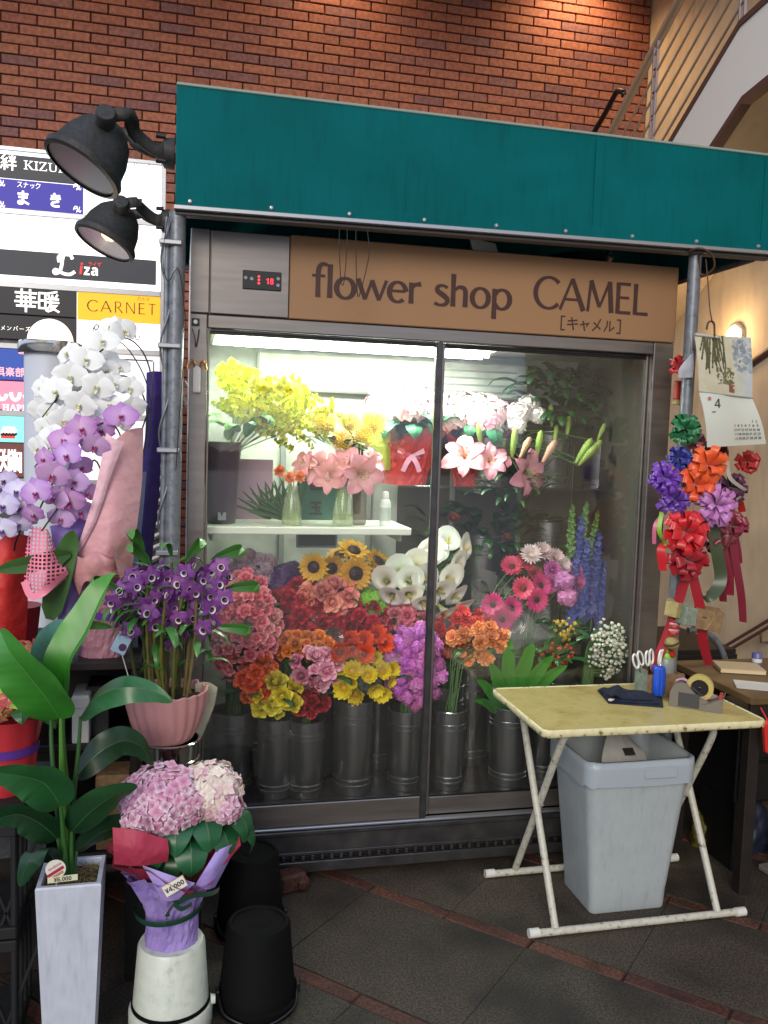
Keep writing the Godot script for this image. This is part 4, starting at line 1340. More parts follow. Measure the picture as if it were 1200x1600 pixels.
	obj("post", tube([Vector3(1.80, 0.0, 0.13) - o, Vector3(1.806, 1.2, 0.13) - o, Vector3(1.806, 2.31, 0.13) - o], 0.023, 20), M.pole_grey, t)
	obj("post", tube([Vector3(-0.03, 0.0, z0 + 0.03) - o, Vector3(-0.022, 2.3, z0 + 0.03) - o], 0.024, 14), M.pole_grey, t)
	obj("post", tube([Vector3(2.0, 0.0, z0 + 0.03) - o, Vector3(2.0, 2.31, z0 + 0.03) - o], 0.024, 14), M.pole_grey, t)
	# conduit and clips strapped to the left post
	obj("conduit", tube([Vector3(-0.062, 0.4, 0.135) - o, Vector3(-0.058, 1.2, 0.137) - o, Vector3(-0.052, 2.28, 0.135) - o], 0.0095, 10), M.pole_grey, t)
	for y in [0.9, 1.22, 1.55, 1.88, 2.2]:
		obj("clip", box(Vector3(-0.043, y, 0.137) - o, Vector3(0.07, 0.016, 0.058), 0.003), M.aluminium, t)
	var cable = thing("power_cable", "thin grey cable wound round the conduit of the left canopy post", "cable", Vector3(-0.06, 1.7, 0.15))
	var co = Vector3(-0.06, 1.7, 0.15)
	var pts = []
	for i in 90:
		var u = i / 89.0
		var a = u * TAU * 4.3
		pts.append(Vector3(-0.057 + 0.0145 * cos(a), lerpf(2.29, 1.1, u), 0.136 + 0.0145 * sin(a)) - co)
	obj("cable", tube(pts, 0.0035, 6), M.pole_grey, cable)
	var c2 = thing("thin_wire", "thin black wire hanging loose beside the left canopy post", "wire", Vector3(-0.03, 2.0, 0.165))
	obj("wire", tube(curve([Vector3(-0.051, 2.282, 0.165), Vector3(-0.065, 2.154, 0.165), Vector3(-0.05, 2.077, 0.165), Vector3(-0.019, 2.118, 0.165), Vector3(-0.001, 2.021, 0.165), Vector3(0.007, 1.922, 0.165), Vector3(-0.003, 1.761, 0.17), Vector3(-0.018, 1.487, 0.17)].map(func(p): return p - Vector3(-0.03, 2.0, 0.165)), 60), 0.0016, 5), M.black_metal, c2)
	var f1 = flood("large black floodlight clamped to the front left canopy corner", Vector3(-0.056, 2.505, 0.1), 1.0, false)
	var f2 = flood("black floodlight with a faint warm bulb at the rear left canopy corner", Vector3(-0.079, 2.489, -0.74), 1.0, true)
	# hooks of wire on the beam and a card on top of the cooler
	for k in 2:
		var hx: float = [0.504, 0.559][k]
		var hk = thing("wire_hook", ["narrow black wire hook hanging over the letter f of the sign", "wide black wire hook hanging over the letter l of the sign"][k], "hook", Vector3(hx, 2.28, 0.16))
		obj("wire", tube(curve([Vector3(-0.012, 0.02, -0.01), Vector3(-0.012, -0.06, 0), Vector3(-0.004, -0.16 - 0.03 * k, 0.0), Vector3(0.006, -0.165 - 0.03 * k, 0.0), Vector3(0.012 + 0.02 * k, -0.07, 0), Vector3(0.014 + 0.01 * k, 0.02, -0.01)], 24), 0.0016, 5), M.black_metal, hk)

func flood(label: String, at: Vector3, k: float, lit: bool) -> Node3D:
	var t = thing("floodlight", label, "floodlight", at, "floodlights on the canopy")
	# the head looks down, left and towards the street
	var axis = Vector3(-0.49, -0.85, 0.19).normalized()
	var c = Vector3(-0.225, -0.055, 0.03)
	if lit:
		axis = Vector3(-0.42, -0.89, 0.19).normalized()
		c = Vector3(-0.21, -0.085, 0.03)
	var b = face_basis(-axis).scaled(Vector3.ONE * 0.87)
	var xf = Transform3D(b, c)
	obj("head", lathe([Vector2(0.128, -0.075), Vector2(0.143, -0.07), Vector2(0.146, -0.05), Vector2(0.136, -0.035), Vector2(0.128, -0.02), Vector2(0.12, 0.03), Vector2(0.098, 0.085), Vector2(0.062, 0.125), Vector2(0.03, 0.14), Vector2(0.0, 0.143)], 36, xf), M.lamp_black, t)
	obj("reflector", lathe([Vector2(0.124, -0.062), Vector2(0.105, -0.02), Vector2(0.06, 0.03), Vector2(0.0, 0.045)], 32, xf), M.get("reflector", mat("reflector", Color("a8a39c"), 0.35, 0.6)), t)
	var gl = pane("lens_glass", Color("8f9098"), 0.55, 0.22) if not M.has("lens_glass") else M.lens_glass
	obj("lens", lathe([Vector2(0.0, -0.066), Vector2(0.127, -0.066)], 32, xf), gl, t)
	if lit:
		obj("bulb", lathe([Vector2(0.0, -0.05), Vector2(0.03, -0.035), Vector2(0.035, -0.01), Vector2(0.015, 0.03)], 16, xf), glow("bulb_warm", Color("ffd9a8"), 3.0), t)
	obj("knob", lathe([Vector2(0.0, 0.052), Vector2(0.026, 0.05), Vector2(0.03, 0.044), Vector2(0.03, 0.0), Vector2(0.024, -0.002)], 20, Transform3D(face_basis(Vector3(0.1, 0.35, 1)), c + b * Vector3(0.0, 0.06, 0) + Vector3(0.02, 0.03, 0.085))), M.lamp_black, t)
	# forked yoke from the knob to the mount
	for s in [-1.0, 1.0]:
		var a = c + b * Vector3(0, 0.06, 0) + Vector3(0.02, 0.045, 0.085 * s + (0.01 if s > 0 else 0.0))
		var p = curve([a, a + Vector3(0.07, 0.012, 0.0), Vector3(-0.1, 0.02, 0.05 * s), Vector3(-0.05, -0.012, 0.018 * s), Vector3(-0.012, -0.02, 0.01 * s)], 14)
		var st = st_new()
		var rows = []
		for i in 15:
			var tg: Vector3 = (p[mini(i + 1, 14)] - p[maxi(i - 1, 0)]).normalized()
			var up = Vector3(0, 0, 1).cross(tg).normalized()
			var ring = []
			for kk in 9:
				var aa = TAU * (kk % 8) / 8
				ring.append(p[i] + up * cos(aa) * 0.021 + Vector3(0, 0, 1) * sin(aa) * 0.009)
			rows.append(ring)
		add_grid(st, rows)
		obj("yoke_arm", done(st), M.lamp_black, t)
	obj("mount", lathe([Vector2(0.0, 0.05), Vector2(0.02, 0.05), Vector2(0.03, 0.03), Vector2(0.045, 0.022), Vector2(0.048, 0.0), Vector2(0.048, -0.01), Vector2(0.0, -0.01)], 24, Transform3D(Basis(Vector3(0, 0, 1), PI / 2), Vector3(0.012, -0.02, 0))), M.lamp_black, t)
	for y in [-0.045, 0.03]:
		obj("bolt", lathe([Vector2(0.0, 0.03), Vector2(0.008, 0.03), Vector2(0.008, 0.0)], 8, Transform3D(Basis(Vector3(0, 0, 1), PI / 2), Vector3(-0.005, y - 0.008, 0.03))), M.black_metal, t)
	return t

# ---------------------------------------------------------------- the flower cooler
func build_cooler() -> void:
	var o = Vector3(0.92, 0, -0.35)
	var t = thing("flower_cooler", "stainless glass-doored flower cooler with brown shop sign across the top", "refrigerator", o)
	var x0 = 0.02
	var x1 = 1.82
	var zb = -0.75
	var b = func(called: String, a: Vector3, c: Vector3, m: Material, par: Node3D = t, ch := 0.003):
		var po = o if par == t else o + par.position
		return obj(called, span(a - po, c - po, ch), m, par)
	# cabinet
	b.call("side_wall", Vector3(x0, 0.03, zb), Vector3(x0 + 0.05, 2.005, -0.052), M.steel)
	b.call("side_wall", Vector3(x1 - 0.05, 0.03, zb), Vector3(x1, 2.005, -0.052), M.steel)
	b.call("inner_lining", Vector3(x0 + 0.0505, 0.264, zb + 0.05), Vector3(x0 + 0.058, 1.985, -0.056), M.inner_white)
	b.call("inner_lining", Vector3(x1 - 0.058, 0.264, zb + 0.05), Vector3(x1 - 0.0505, 1.985, -0.056), M.inner_shaded)  # right lining darkened: its dim reflections are put into the colour
	b.call("back_wall", Vector3(x0 + 0.052, 0.03, zb + 0.002), Vector3(x1 - 0.052, 2.005, zb + 0.045), M.inner_white)
	for xx in [0.42, 0.8, 1.18, 1.5]:
		b.call("back_rail", Vector3(xx - 0.012, 0.4, zb + 0.046), Vector3(xx + 0.012, 1.93, zb + 0.062), M.inner_grey)
	b.call("back_panel", Vector3(0.93, 0.95, zb + 0.0455), Vector3(1.76, 1.79, zb + 0.052), M.inner_shaded)  # added dark sheet: the gloom of the right half as colour
	b.call("fan_cover", Vector3(0.3, 1.80, zb + 0.046), Vector3(1.5, 1.96, zb + 0.11), M.inner_white, t, 0.01)
	for k in 4:
		b.call("vent_slit", Vector3(0.36, 1.825 + 0.03 * k, zb + 0.1105), Vector3(1.44, 1.833 + 0.03 * k, zb + 0.1125), M.inner_grey)
	b.call("ceiling_lining", Vector3(x0 + 0.052, 1.988, zb + 0.046), Vector3(x1 - 0.052, 2.005, -0.054), M.inner_white)
	b.call("roof", Vector3(x0, 2.0065, zb), Vector3(x1, 2.287, -0.012), M.steel)
	b.call("floor_tray", Vector3(x0 + 0.052, 0.20, zb + 0.046), Vector3(x1 - 0.052, 0.262, -0.058), M.steel_dark)
	b.call("mirror_strip", Vector3(0.34, 0.32, zb + 0.0455), Vector3(1.7, 0.9, zb + 0.048), M.inner_grey)
	# front frame
	b.call("frame_post", Vector3(x0, 0.03, -0.05), Vector3(0.078, 2.007, 0.0), M.steel)
	b.call("frame_post", Vector3(1.738, 0.03, -0.05), Vector3(x1, 2.007, 0.0), M.steel)
	b.call("frame_post", Vector3(x0, 2.0095, -0.01), Vector3(0.083, 2.287, 0.0), M.steel)
	b.call("head_panel", Vector3(0.0855, 2.0095, -0.01), Vector3(0.3495, 2.285, 0.001), M.steel)
	var sg = b.call("sign_panel", Vector3(0.351, 2.0085, -0.01), Vector3(x1, 2.29, 0.004), M.sign_brown)
	b.call("top_rail", Vector3(0.079, 1.962, -0.047), Vector3(1.737, 2.0065, -0.003), M.steel)
	b.call("sill", Vector3(0.079, 0.172, -0.05), Vector3(1.737, 0.1885, 0.008), M.steel_dark)
	b.call("door_track", Vector3(0.079, 0.1895, -0.03), Vector3(1.737, 0.199, -0.001), M.aluminium)
	b.call("kick_panel", Vector3(0.079, 0.108, -0.03), Vector3(1.737, 0.171, 0.002), M.steel_dark)
	b.call("kick_panel", Vector3(0.079, 0.03, -0.03), Vector3(1.737, 0.0705, 0.002), M.steel_dark)
	b.call("slot_back", Vector3(0.079, 0.0705, -0.03), Vector3(1.737, 0.108, -0.022), M.black_metal)
	# the comb between the ventilation slots
	var tooth = box(Vector3.ZERO, Vector3(0.0125, 0.0175, 0.024), 0.001)
	for k in 47:
		obj("slot_bar", tooth, M.steel_dark, t, Transform3D(Basis.IDENTITY, Vector3(0.095 + 0.0352 * k, 0.0845, -0.01) - o))
	b.call("slot_lip", Vector3(0.079, 0.0935, -0.0215), Vector3(1.737, 0.1075, 0.0015), M.steel_dark)
	b.call("plinth", Vector3(0.06, 0.0, -0.7), Vector3(1.78, 0.029, -0.06), M.black_metal)
	# sliding doors
	for d in 2:
		var dx0: float = [0.0795, 0.905][d]
		var dx1: float = [0.908, 1.737][d]
		var z: float = [-0.022, -0.044][d]
		var door = Node3D.new()
		door.name = "door"
		t.add_child(door, true)
		door.position = Vector3((dx0 + dx1) / 2, 0.2, z) - o
		var w: float = [0.009, 0.012][d]
		var w2: float = [0.024, 0.009][d]
		var wl: float = [0.008, 0.019][d]
		var yb: float = [0.2825, 0.268][d]
		b.call("stile", Vector3(dx0, 0.2, z - 0.01), Vector3(dx0 + wl, 1.961, z + 0.01), M.steel, door)
		b.call("stile", Vector3(dx1 - w2, 0.2, z - 0.01), Vector3(dx1, 1.961, z + 0.01), M.steel if d else M.steel_dark, door)
		b.call("bottom_rail", Vector3(dx0 + wl, 0.2, z - 0.01), Vector3(dx1 - w2, yb, z + 0.0095), M.steel, door)
		b.call("top_bar", Vector3(dx0 + wl, 1.952, z - 0.01), Vector3(dx1 - w2, 1.961, z + 0.0095), M.steel_dark, door)
		b.call("gasket", Vector3(dx0 + wl, yb, z - 0.006), Vector3(dx1 - w2, yb + 0.006, z + 0.006), M.black_plastic, door, 0.001)
		b.call("gasket", Vector3(dx0 + wl, 1.944, z - 0.006), Vector3(dx1 - w2, 1.952, z + 0.006), M.black_plastic, door, 0.001)
		b.call("glass", Vector3(dx0 + wl, yb + 0.006, z - 0.0025), Vector3(dx1 - w2, 1.944, z + 0.0025), M.door_glass, door, 0.0005)
		if d == 1:
			b.call("handle", Vector3(1.752, 1.189, -0.03), Vector3(1.741, 1.043, -0.03) + Vector3(0.008, 0, 0.008), M.chrome, door, 0.001)
	# sign lettering
	var ink = M.sign_ink
	var so: Vector3 = o + sg.position
	obj("lettering", flared("flower shop ", Vector3(0.424, 2.087, 0.0052) - so, 0.1135, 1.06, 0.0, 1.25), ink, sg)
	obj("lettering", flared("CAMEL", Vector3(1.238, 2.103, 0.0052) - so, 0.1135, 1.0, 0.0, 1.25), ink, sg)
	obj("lettering", glyphs("[キャメル]", Vector3(1.325, 2.033, 0.0052) - so, 0.044, 0.6, 11.2), ink, sg)
	# controller
	var ctl = b.call("controller", Vector3(0.192, 2.098, 0.0015), Vector3(0.322, 2.16, 0.007), M.black_plastic)
	var co: Vector3 = o
	for e in [[0.202, 2.134], [0.222, 2.132], [0.311, 2.138], [0.311, 2.116]]:
		obj("button", lathe([Vector2(0.0, 0.003), Vector2(0.005, 0.003), Vector2(0.0065, 0.0)], 12, Transform3D(Basis(Vector3.RIGHT, PI / 2), Vector3(e[0], e[1], 0.007) - co)), M.grey_plastic, ctl)
	for k in 3:
		obj("indicator", lathe([Vector2(0.0, 0.0015), Vector2(0.0042, 0.0)], 8, Transform3D(Basis(Vector3.RIGHT, PI / 2), Vector3(0.246, 2.119 + 0.011 * k, 0.0072) - co)), M.red_spot, ctl)
	for k in 2:
		obj("digit", lettering(["1", "8"][k], 0.026, "Droid Sans Mono", true), M.red_digit, ctl, Transform3D(Basis.IDENTITY, Vector3(0.276 + 0.013 * k, 2.127, 0.008) - co))
	# lock, switch and hooks on the left post
	b.call("lock_plate", Vector3(0.026, 1.965, 0.0005), Vector3(0.052, 1.99, 0.004), M.black_plastic)
	obj("lock", lathe([Vector2(0.0, 0.003), Vector2(0.007, 0.003), Vector2(0.008, 0.0)], 14, Transform3D(Basis(Vector3.RIGHT, PI / 2), Vector3(0.039, 1.978, 0.004) - o)), M.chrome, t)
	b.call("switch", Vector3(0.034, 1.742, 0.0005), Vector3(0.058, 1.832, 0.016), M.get("switch_white", mat("switch_white", Color("c9c6c0"), 0.4)), t, 0.004)
	for s in [-1.0, 1.0]:
		obj("hook", tube(curve([Vector3(0.046 + s * 0.006, 1.81, 0.006) - o, Vector3(0.046 + s * 0.012, 1.845, 0.018) - o, Vector3(0.046 + s * 0.024, 1.845, 0.026) - o, Vector3(0.046 + s * 0.03, 1.82, 0.026) - o], 12), 0.004, 7), M.get("copper", mat("copper", Color("c98f5a"), 0.25, 0.9)), t)
	obj("cord_loop", tube(curve([Vector3(0.028, 1.955, 0.006) - o, Vector3(0.036, 1.93, 0.008) - o, Vector3(0.041, 1.895, 0.008) - o, Vector3(0.048, 1.93, 0.008) - o, Vector3(0.051, 1.955, 0.006) - o], 20), 0.0018, 5), M.black_metal, t)
	# fluorescent fitting under the roof
	b.call("light_tray", Vector3(0.10, 1.972, -0.62), Vector3(1.22, 1.9875, -0.07), M.inner_white)
	b.call("lit_ceiling_sheet", Vector3(0.115, 1.966, -0.6), Vector3(1.2, 1.9715, -0.085), glow("lit_ceiling_glow", Color("f6fff4"), 1.15))  # added glowing sheet standing in for the brightly lit ceiling lining
	for k in 2:
		obj("fluorescent_tube", tube([Vector3(0.19, 1.952, -0.26 - 0.08 * k) - o, Vector3(1.17, 1.952, -0.26 - 0.08 * k) - o], 0.012, 10), M.tube_light, t)
	area_light("tube_glow", Transform3D(Basis(Vector3.RIGHT, -PI / 2), Vector3(0.68, 1.935, -0.3) - o), Vector2(0.98, 0.12), 1.5, Color("f2fff0"), t)
	# shelves
	b.call("white_shelf", Vector3(0.08, 1.252, -0.42), Vector3(0.842, 1.279, -0.115), M.shelf_white, t, 0.003)
	for xx in [0.1, 0.8]:
		b.call("shelf_bracket", Vector3(xx, 1.225, -0.7), Vector3(xx + 0.012, 1.2515, -0.14), M.inner_grey)
	b.call("glass_shelf", Vector3(0.842, 1.418, -0.69), Vector3(1.755, 1.426, -0.37), M.shelf_glass, t, 0.001)
	b.call("shelf_bracket", Vector3(1.2, 1.395, -0.7), Vector3(1.212, 1.4175, -0.4), M.inner_grey)
	# on top of the cooler
	var ct = thing("ceiling_duct_box", "pale boxes lying flat on top of the cooler under the canopy", "box", Vector3(0.55, 2.29, -0.3))
	obj("body", span(Vector3(-0.19, 0.0, -0.1), Vector3(0.13, 0.035, 0.12), 0.003), M.get("pale_card", mat("pale_card", Color("aab6ae"), 0.7)), ct)
	var cd = thing("paper_card", "white paper card leaning on top of the cooler behind the sign", "card", Vector3(1.066, 2.314, -0.06) + Vector3(0, -0.02, 0))
	obj("card", box(Vector3(0, 0.02, 0), Vector3(0.12, 0.065, 0.004), 0.001, Basis(Vector3(1, 0, 0), -0.5) * Basis(Vector3(0, 1, 0), 0.3) * Basis(Vector3(0, 0, 1), 0.12)), M.paper_white, cd)
	var bx = thing("black_basin", "round black basin sitting on top of the cooler near its right end", "basin", Vector3(1.506, 2.343, -0.2) + Vector3(0, -0.03, 0))
	obj("bowl", lathe([Vector2(0.0, 0.0), Vector2(0.1, 0.0), Vector2(0.125, 0.045), Vector2(0.132, 0.048), Vector2(0.12, 0.046), Vector2(0.095, 0.01), Vector2(0.0, 0.008)], 28), M.black_plastic, bx)
	bx.position.y = 2.2895

# a round metal flower bucket with two raised bands
func metal_bucket(label: String, at: Vector3, r: float, h: float, m: Material = null) -> Node3D:
	var t = thing("metal_bucket", label, "bucket", at, "metal flower buckets in the cooler")
	if m == null:
		m = M.bucket_steel
	obj("body", lathe([Vector2(0.0, 0.0), Vector2(r * 0.86, 0.0), Vector2(r * 0.88, 0.004), Vector2(r * 0.97, h), Vector2(r * 0.93, h), Vector2(r * 0.82, 0.012), Vector2(0.0, 0.01)], 28), m, t)
	for k in [[0.99, 0.97], [0.83, 0.955], [0.77, 0.95], [0.16, 0.9], [0.1, 0.895]]:
		var y: float = h * k[0]
		var rr: float = r * k[1]
		obj("band", lathe([Vector2(rr - 0.001, y - 0.005), Vector2(rr + 0.0035, y - 0.002), Vector2(rr + 0.0035, y + 0.002), Vector2(rr - 0.001, y + 0.005)], 28), m, t)
	return t

func put(t: Node3D, mesh: Mesh, at: Vector3, dir: Vector3, s: float, spin := 0.0, called := "flower", m: Material = null) -> MeshInstance3D:
	return obj(called, mesh, m if m else M["petal%d" % (absi(hash(at)) % 4)], t, Transform3D(face_basis(dir, spin).scaled(Vector3.ONE * s), at - t.position))

func stems_to(t: Node3D, foot: Vector3, tips: Array, col: Color, r := 0.003) -> void:
	var st = st_new()
	st.set_color(col)
	for p in tips:
		add_tube(st, curve([foot + Vector3((p.x - foot.x) * 0.08, -0.1, (p.z - foot.z) * 0.08), foot.lerp(p, 0.5) + Vector3((p.x - foot.x) * -0.12, 0.04, -0.01), p].map(func(v): return v - t.position), 6), r, 5, false)
	stuff(obj("stems", done(st), M.stem, t))

func film_cone(t: Node3D, base: Vector3, top: Vector3, r0: float, r1: float, seed_ := 1) -> void:
	var st = st_new()
	add_wrap(st, (top - base).length(), r0, r1, 9, 0.03, Color.WHITE, Color.WHITE, 0.0, seed_, 1.0, 0.02)
	obj("film_wrap", done(st), M.film, t, Transform3D(face_basis(top - base), base - t.position))

func build_cooler_flowers() -> void:
	var fy = 0.2625
	# buckets on the floor of the cooler: label, pixel-free places in metres
	var B = {}
	for e in [
		["spray", "metal bucket under the pink spray roses at the left door edge", 0.2, -0.24, 0.085, 0.31], ["orange", "metal bucket under the orange-red and yellow roses", 0.355, -0.17, 0.07, 0.30], ["yellow", "metal bucket holding small pink roses, beside the tall banded bucket", 0.47, -0.16, 0.072, 0.29],
		["gerbera", "tall banded metal bucket under the red and yellow cup flowers", 0.655, -0.17, 0.082, 0.36], ["stock", "metal bucket under the magenta stocks left of the door joint", 0.86, -0.17, 0.07, 0.31], ["deepred", "metal bucket under the dark red roses in the second row", 0.55, -0.42, 0.08, 0.40],
		["coral", "metal bucket under the coral roses in the back row", 0.70, -0.56, 0.08, 0.44], ["green", "metal bucket in the second row with green pompons and small pink roses", 0.80, -0.40, 0.075, 0.40], ["redcarn", "metal bucket under the red carnations right of the door joint", 1.06, -0.32, 0.08, 0.36],
		["ocarn", "metal bucket under the orange carnations", 1.03, -0.15, 0.07, 0.31], ["mag", "metal bucket under the magenta gerberas", 1.2, -0.38, 0.08, 0.42], ["leaves", "metal bucket under the broad green leaves behind the folding table", 1.285, -0.16, 0.082, 0.31],
		["calla", "metal bucket under the white callas in the back row", 0.96, -0.56, 0.09, 0.52], ["delph", "metal bucket under the blue delphiniums", 1.6, -0.40, 0.08, 0.40], ["gyps", "metal bucket under the white baby's breath at the right end", 1.60, -0.16, 0.07, 0.32],
		["sun", "metal bucket under the sunflowers in the back row", 0.56, -0.60, 0.08, 0.5], ["mum", "metal bucket under the pink chrysanthemums", 1.42, -0.40, 0.08, 0.46], ["purple", "metal bucket under the dark purple statice in the back corner", 0.34, -0.58, 0.08, 0.46], ["berry", "metal bucket under the red berry twigs", 1.45, -0.2, 0.07, 0.33]]:
		metal_bucket(e[1], Vector3(e[2], fy, e[3]), e[4], e[5])
		B[e[0]] = Vector3(e[2], fy + e[5], e[3])
	var coralp = [rose(L("ee6c7c"), L("ffa8ae"), 0), rose(L("e45670"), L("fb94a2"), 1), rose(L("f07c8a"), L("ffbcba"), 2, 0.7), rose(L("d84c64"), L("f88896"), 3)]
	bunch("spray_roses", "big bunch of pink spray roses behind the left edge of the glass", "roses", B.spray, Vector3(0.238, 0.891, -0.24), Vector3(0.13, 0.205, 0.14), 90, coralp, 0.046, {"leaves": 14, "gap": 0.66, "deep": 0.85})
	var orr = [rose(L("d8451a"), L("ee7a2c"), 0), rose(L("c73a1a"), L("e8602a"), 1)]
	bunch("roses", "bunch of orange-red roses low at the left", "roses", B.orange, Vector3(0.28, 0.709, -0.15), Vector3(0.062, 0.085, 0.06), 12, orr, 0.06, {"leaves": 5})
	bunch("roses", "bright yellow roses hanging lowest at the left, beside the red ones", "roses", B.orange + Vector3(0.02, 0, 0.015), Vector3(0.35, 0.662, -0.11), Vector3(0.085, 0.065, 0.04), 9, [rose(L("d6c51a"), L("f0e03a"), 0, 0.6), rose(L("c4c022"), L("e8dc4a"), 1, 0.6)], 0.075, {"leaves": 6})
	bunch("roses", "few dark red roses hanging low beside the yellow ones", "roses", B.yellow + Vector3(0, 0, 0.015), Vector3(0.475, 0.631, -0.12), Vector3(0.045, 0.06, 0.04), 7, [rose(L("8e0f22"), L("b01a2c"), 0), rose(L("7c0c1e"), L("a01626"), 1)], 0.06, {"leaves": 3})
	bunch("roses", "row of bright orange roses above the small pink ones", "roses", B.orange + Vector3(0.06, 0, -0.04), Vector3(0.448, 0.818, -0.24), Vector3(0.115, 0.04, 0.08), 20, [rose(L("d9601a"), L("f28a2e"), 0), rose(L("e06a18"), L("f59a3c"), 1)], 0.05, {"leaves": 5})
	bunch("roses", "small pale pink roses in front of the orange ones", "roses", B.yellow, Vector3(0.499, 0.758, -0.14), Vector3(0.095, 0.075, 0.06), 13, [rose(L("d9799a"), L("f2b6cc"), 0), rose(L("e48aa8"), L("f6c4d6"), 1), rose(L("d46e94"), L("ee9fbe"), 2)], 0.062, {"leaves": 6})
	var gb = bunch("cup_gerberas", "red and yellow cup-shaped gerberas in clear film at the centre", "gerberas", B.gerbera, Vector3(0.685, 0.72, -0.115), Vector3(0.105, 0.075, 0.04), 15, [daisy(12, 2, 0.13, 0.44, 0.28, L("b8a012"), L("f4e02a"), L("c8a010"), 0.85, -0.3)], 0.088, {"leaves": 3, "face": Vector3(-0.1, 0.1, 1.0), "gap": 0.62, "spread": 0.4})
	for e in [[Vector3(0.58, 0.815, -0.1), 0], [Vector3(0.625, 0.835, -0.09), 1], [Vector3(0.668, 0.813, -0.08), 2], [Vector3(0.616, 0.857, -0.12), 3], [Vector3(0.672, 0.856, -0.12), 1], [Vector3(0.727, 0.868, -0.15), 2], [Vector3(0.756, 0.837, -0.14), 2]]:
		put(gb, daisy(12, 2, 0.13, 0.44, 0.27, L("c42a14"), L("f0602e"), L("8a1c10"), 0.95, -0.3), e[0], Vector3(-0.2 + 0.15 * e[1], 0.25, 1), 0.095)
	film_cone(gb, B.gerbera + Vector3(0, 0.02, 0), Vector3(0.666, 0.849, -0.15), 0.05, 0.15, 3)
	var stk = [head("stockm", 34, Vector3(0.5, 0.75, 0.5), 0.32, [L("a83cae"), L("b850b4"), L("c06abc")], [L("cc74d0"), L("d88cd8"), L("b656be")], 5, 2.4, 0.5), head("stockp", 34, Vector3(0.5, 0.7, 0.5), 0.32, [L("b44ca8"), L("c468b8")], [L("d67cc8"), L("e0a0d6")], 5, 2.4, 0.5)]
	bunch("stocks", "tall magenta stocks standing behind the door joint", "flowers", B.stock, Vector3(0.888, 0.739, -0.17), Vector3(0.105, 0.155, 0.07), 60, stk, 0.052, {"deep": 0.75, "face": Vector3(0, 0.75, 0.7), "spread": 0.45, "gap": 0.6, "jit": 0.25})
	var dr = [rose(L("8e0a20"), L("c41a34"), 0), rose(L("a01024"), L("d0223c"), 1), rose(L("7a081c"), L("ae162e"), 2)]
	bunch("roses", "wide mass of dark red roses in the second row", "roses", B.deepred, Vector3(0.496, 0.89, -0.42), Vector3(0.22, 0.13, 0.14), 44, dr, 0.078, {"leaves": 10, "gap": 0.75})
	bunch("roses", "deep red roses right of the dark red mass, under the coral ones", "roses", B.deepred + Vector3(0.1, 0, 0.02), Vector3(0.721, 0.883, -0.36), Vector3(0.10, 0.09, 0.1), 18, dr, 0.07, {"leaves": 6, "gap": 0.75})
	bunch("roses", "coral pink roses below the sunflowers", "roses", B.coral, Vector3(0.577, 0.977, -0.34), Vector3(0.095, 0.06, 0.06), 13, [rose(L("e0776a"), L("f3a890"), 0), rose(L("d96a70"), L("ee9a8e"), 1)], 0.078, {"leaves": 5})
	bunch("green_pompons", "small lime green pompons between the roses and callas", "flowers", B.green, Vector3(0.75, 0.948, -0.36), Vector3(0.05, 0.05, 0.06), 9, [head("lime", 40, Vector3(0.5, 0.4, 0.5), 0.24, [L("5c9a1c")], [L("8cc83a")])], 0.05, {})
	bunch("roses", "row of small rose pink roses under the callas", "roses", B.green + Vector3(0.05, 0, 0.03), Vector3(0.859, 0.901, -0.34), Vector3(0.13, 0.045, 0.08), 14, [rose(L("c64a66"), L("e77c90"), 0), rose(L("d0587a"), L("ee94a6"), 1)], 0.058, {"leaves": 5})
	bunch("carnations", "ruffled red carnations right of the door joint", "carnations", B.redcarn, Vector3(1.097, 0.842, -0.3), Vector3(0.15, 0.085, 0.1), 26, [carnation(L("c02430"), L("e85a50"), 0), carnation(L("b82030"), L("dc4a48"), 1)], 0.07, {"leaves": 5, "gap": 0.66})
	bunch("carnations", "pale orange carnations in front of the red ones", "carnations", B.ocarn, Vector3(1.141, 0.822, -0.18), Vector3(0.105, 0.07, 0.06), 13, [carnation(L("e0763a"), L("f7a868"), 0), carnation(L("e88244"), L("f9b67c"), 1)], 0.072, {"leaves": 8})
	# magenta gerberas in film
	var mg = thing("gerberas", "magenta gerberas with dark eyes in clear film", "gerberas", B.mag, "flowers standing in the cooler's buckets")
	var mgm = daisy(22, 2, 0.12, 0.40, 0.13, L("9c1450"), L("d63a86"), L("1c0a10"), 0.25, -0.2)
	var mgm2 = daisy(22, 2, 0.12, 0.40, 0.13, L("a01838"), L("d04468"), L("4a1018"), 0.35, -0.2)
	var tips = []
	for e in [[Vector3(1.267, 0.9, -0.24), mgm, Vector3(-0.25, 0.0, 1)], [Vector3(1.239, 0.953, -0.28), mgm, Vector3(-0.5, 0.3, 1)], [Vector3(1.318, 0.94, -0.27), mgm, Vector3(0.3, 0.4, 1)], [Vector3(1.421, 0.975, -0.26), mgm, Vector3(0.1, 0.0, 1)], [Vector3(1.377, 1.014, -0.3), mgm2, Vector3(-0.3, 0.4, 1)], [Vector3(1.453, 1.027, -0.3), mgm, Vector3(0.3, 0.5, 1)], [Vector3(1.354, 1.095, -0.38), mgm2, Vector3(-0.4, 0.8, 0.8)], [Vector3(1.42, 1.109, -0.38), mgm2, Vector3(0.1, 0.8, 0.8)], [Vector3(1.442, 1.071, -0.36), mgm2, Vector3(0.4, 0.7, 0.8)]]:
		put(mg, e[1], e[0], e[2], 0.11)
		tips.append(e[0])
	stems_to(mg, B.mag, tips, L("4d7136"))
	film_cone(mg, B.mag + Vector3(0, 0.0, 0), Vector3(1.343, 0.961, -0.3), 0.05, 0.17, 7)
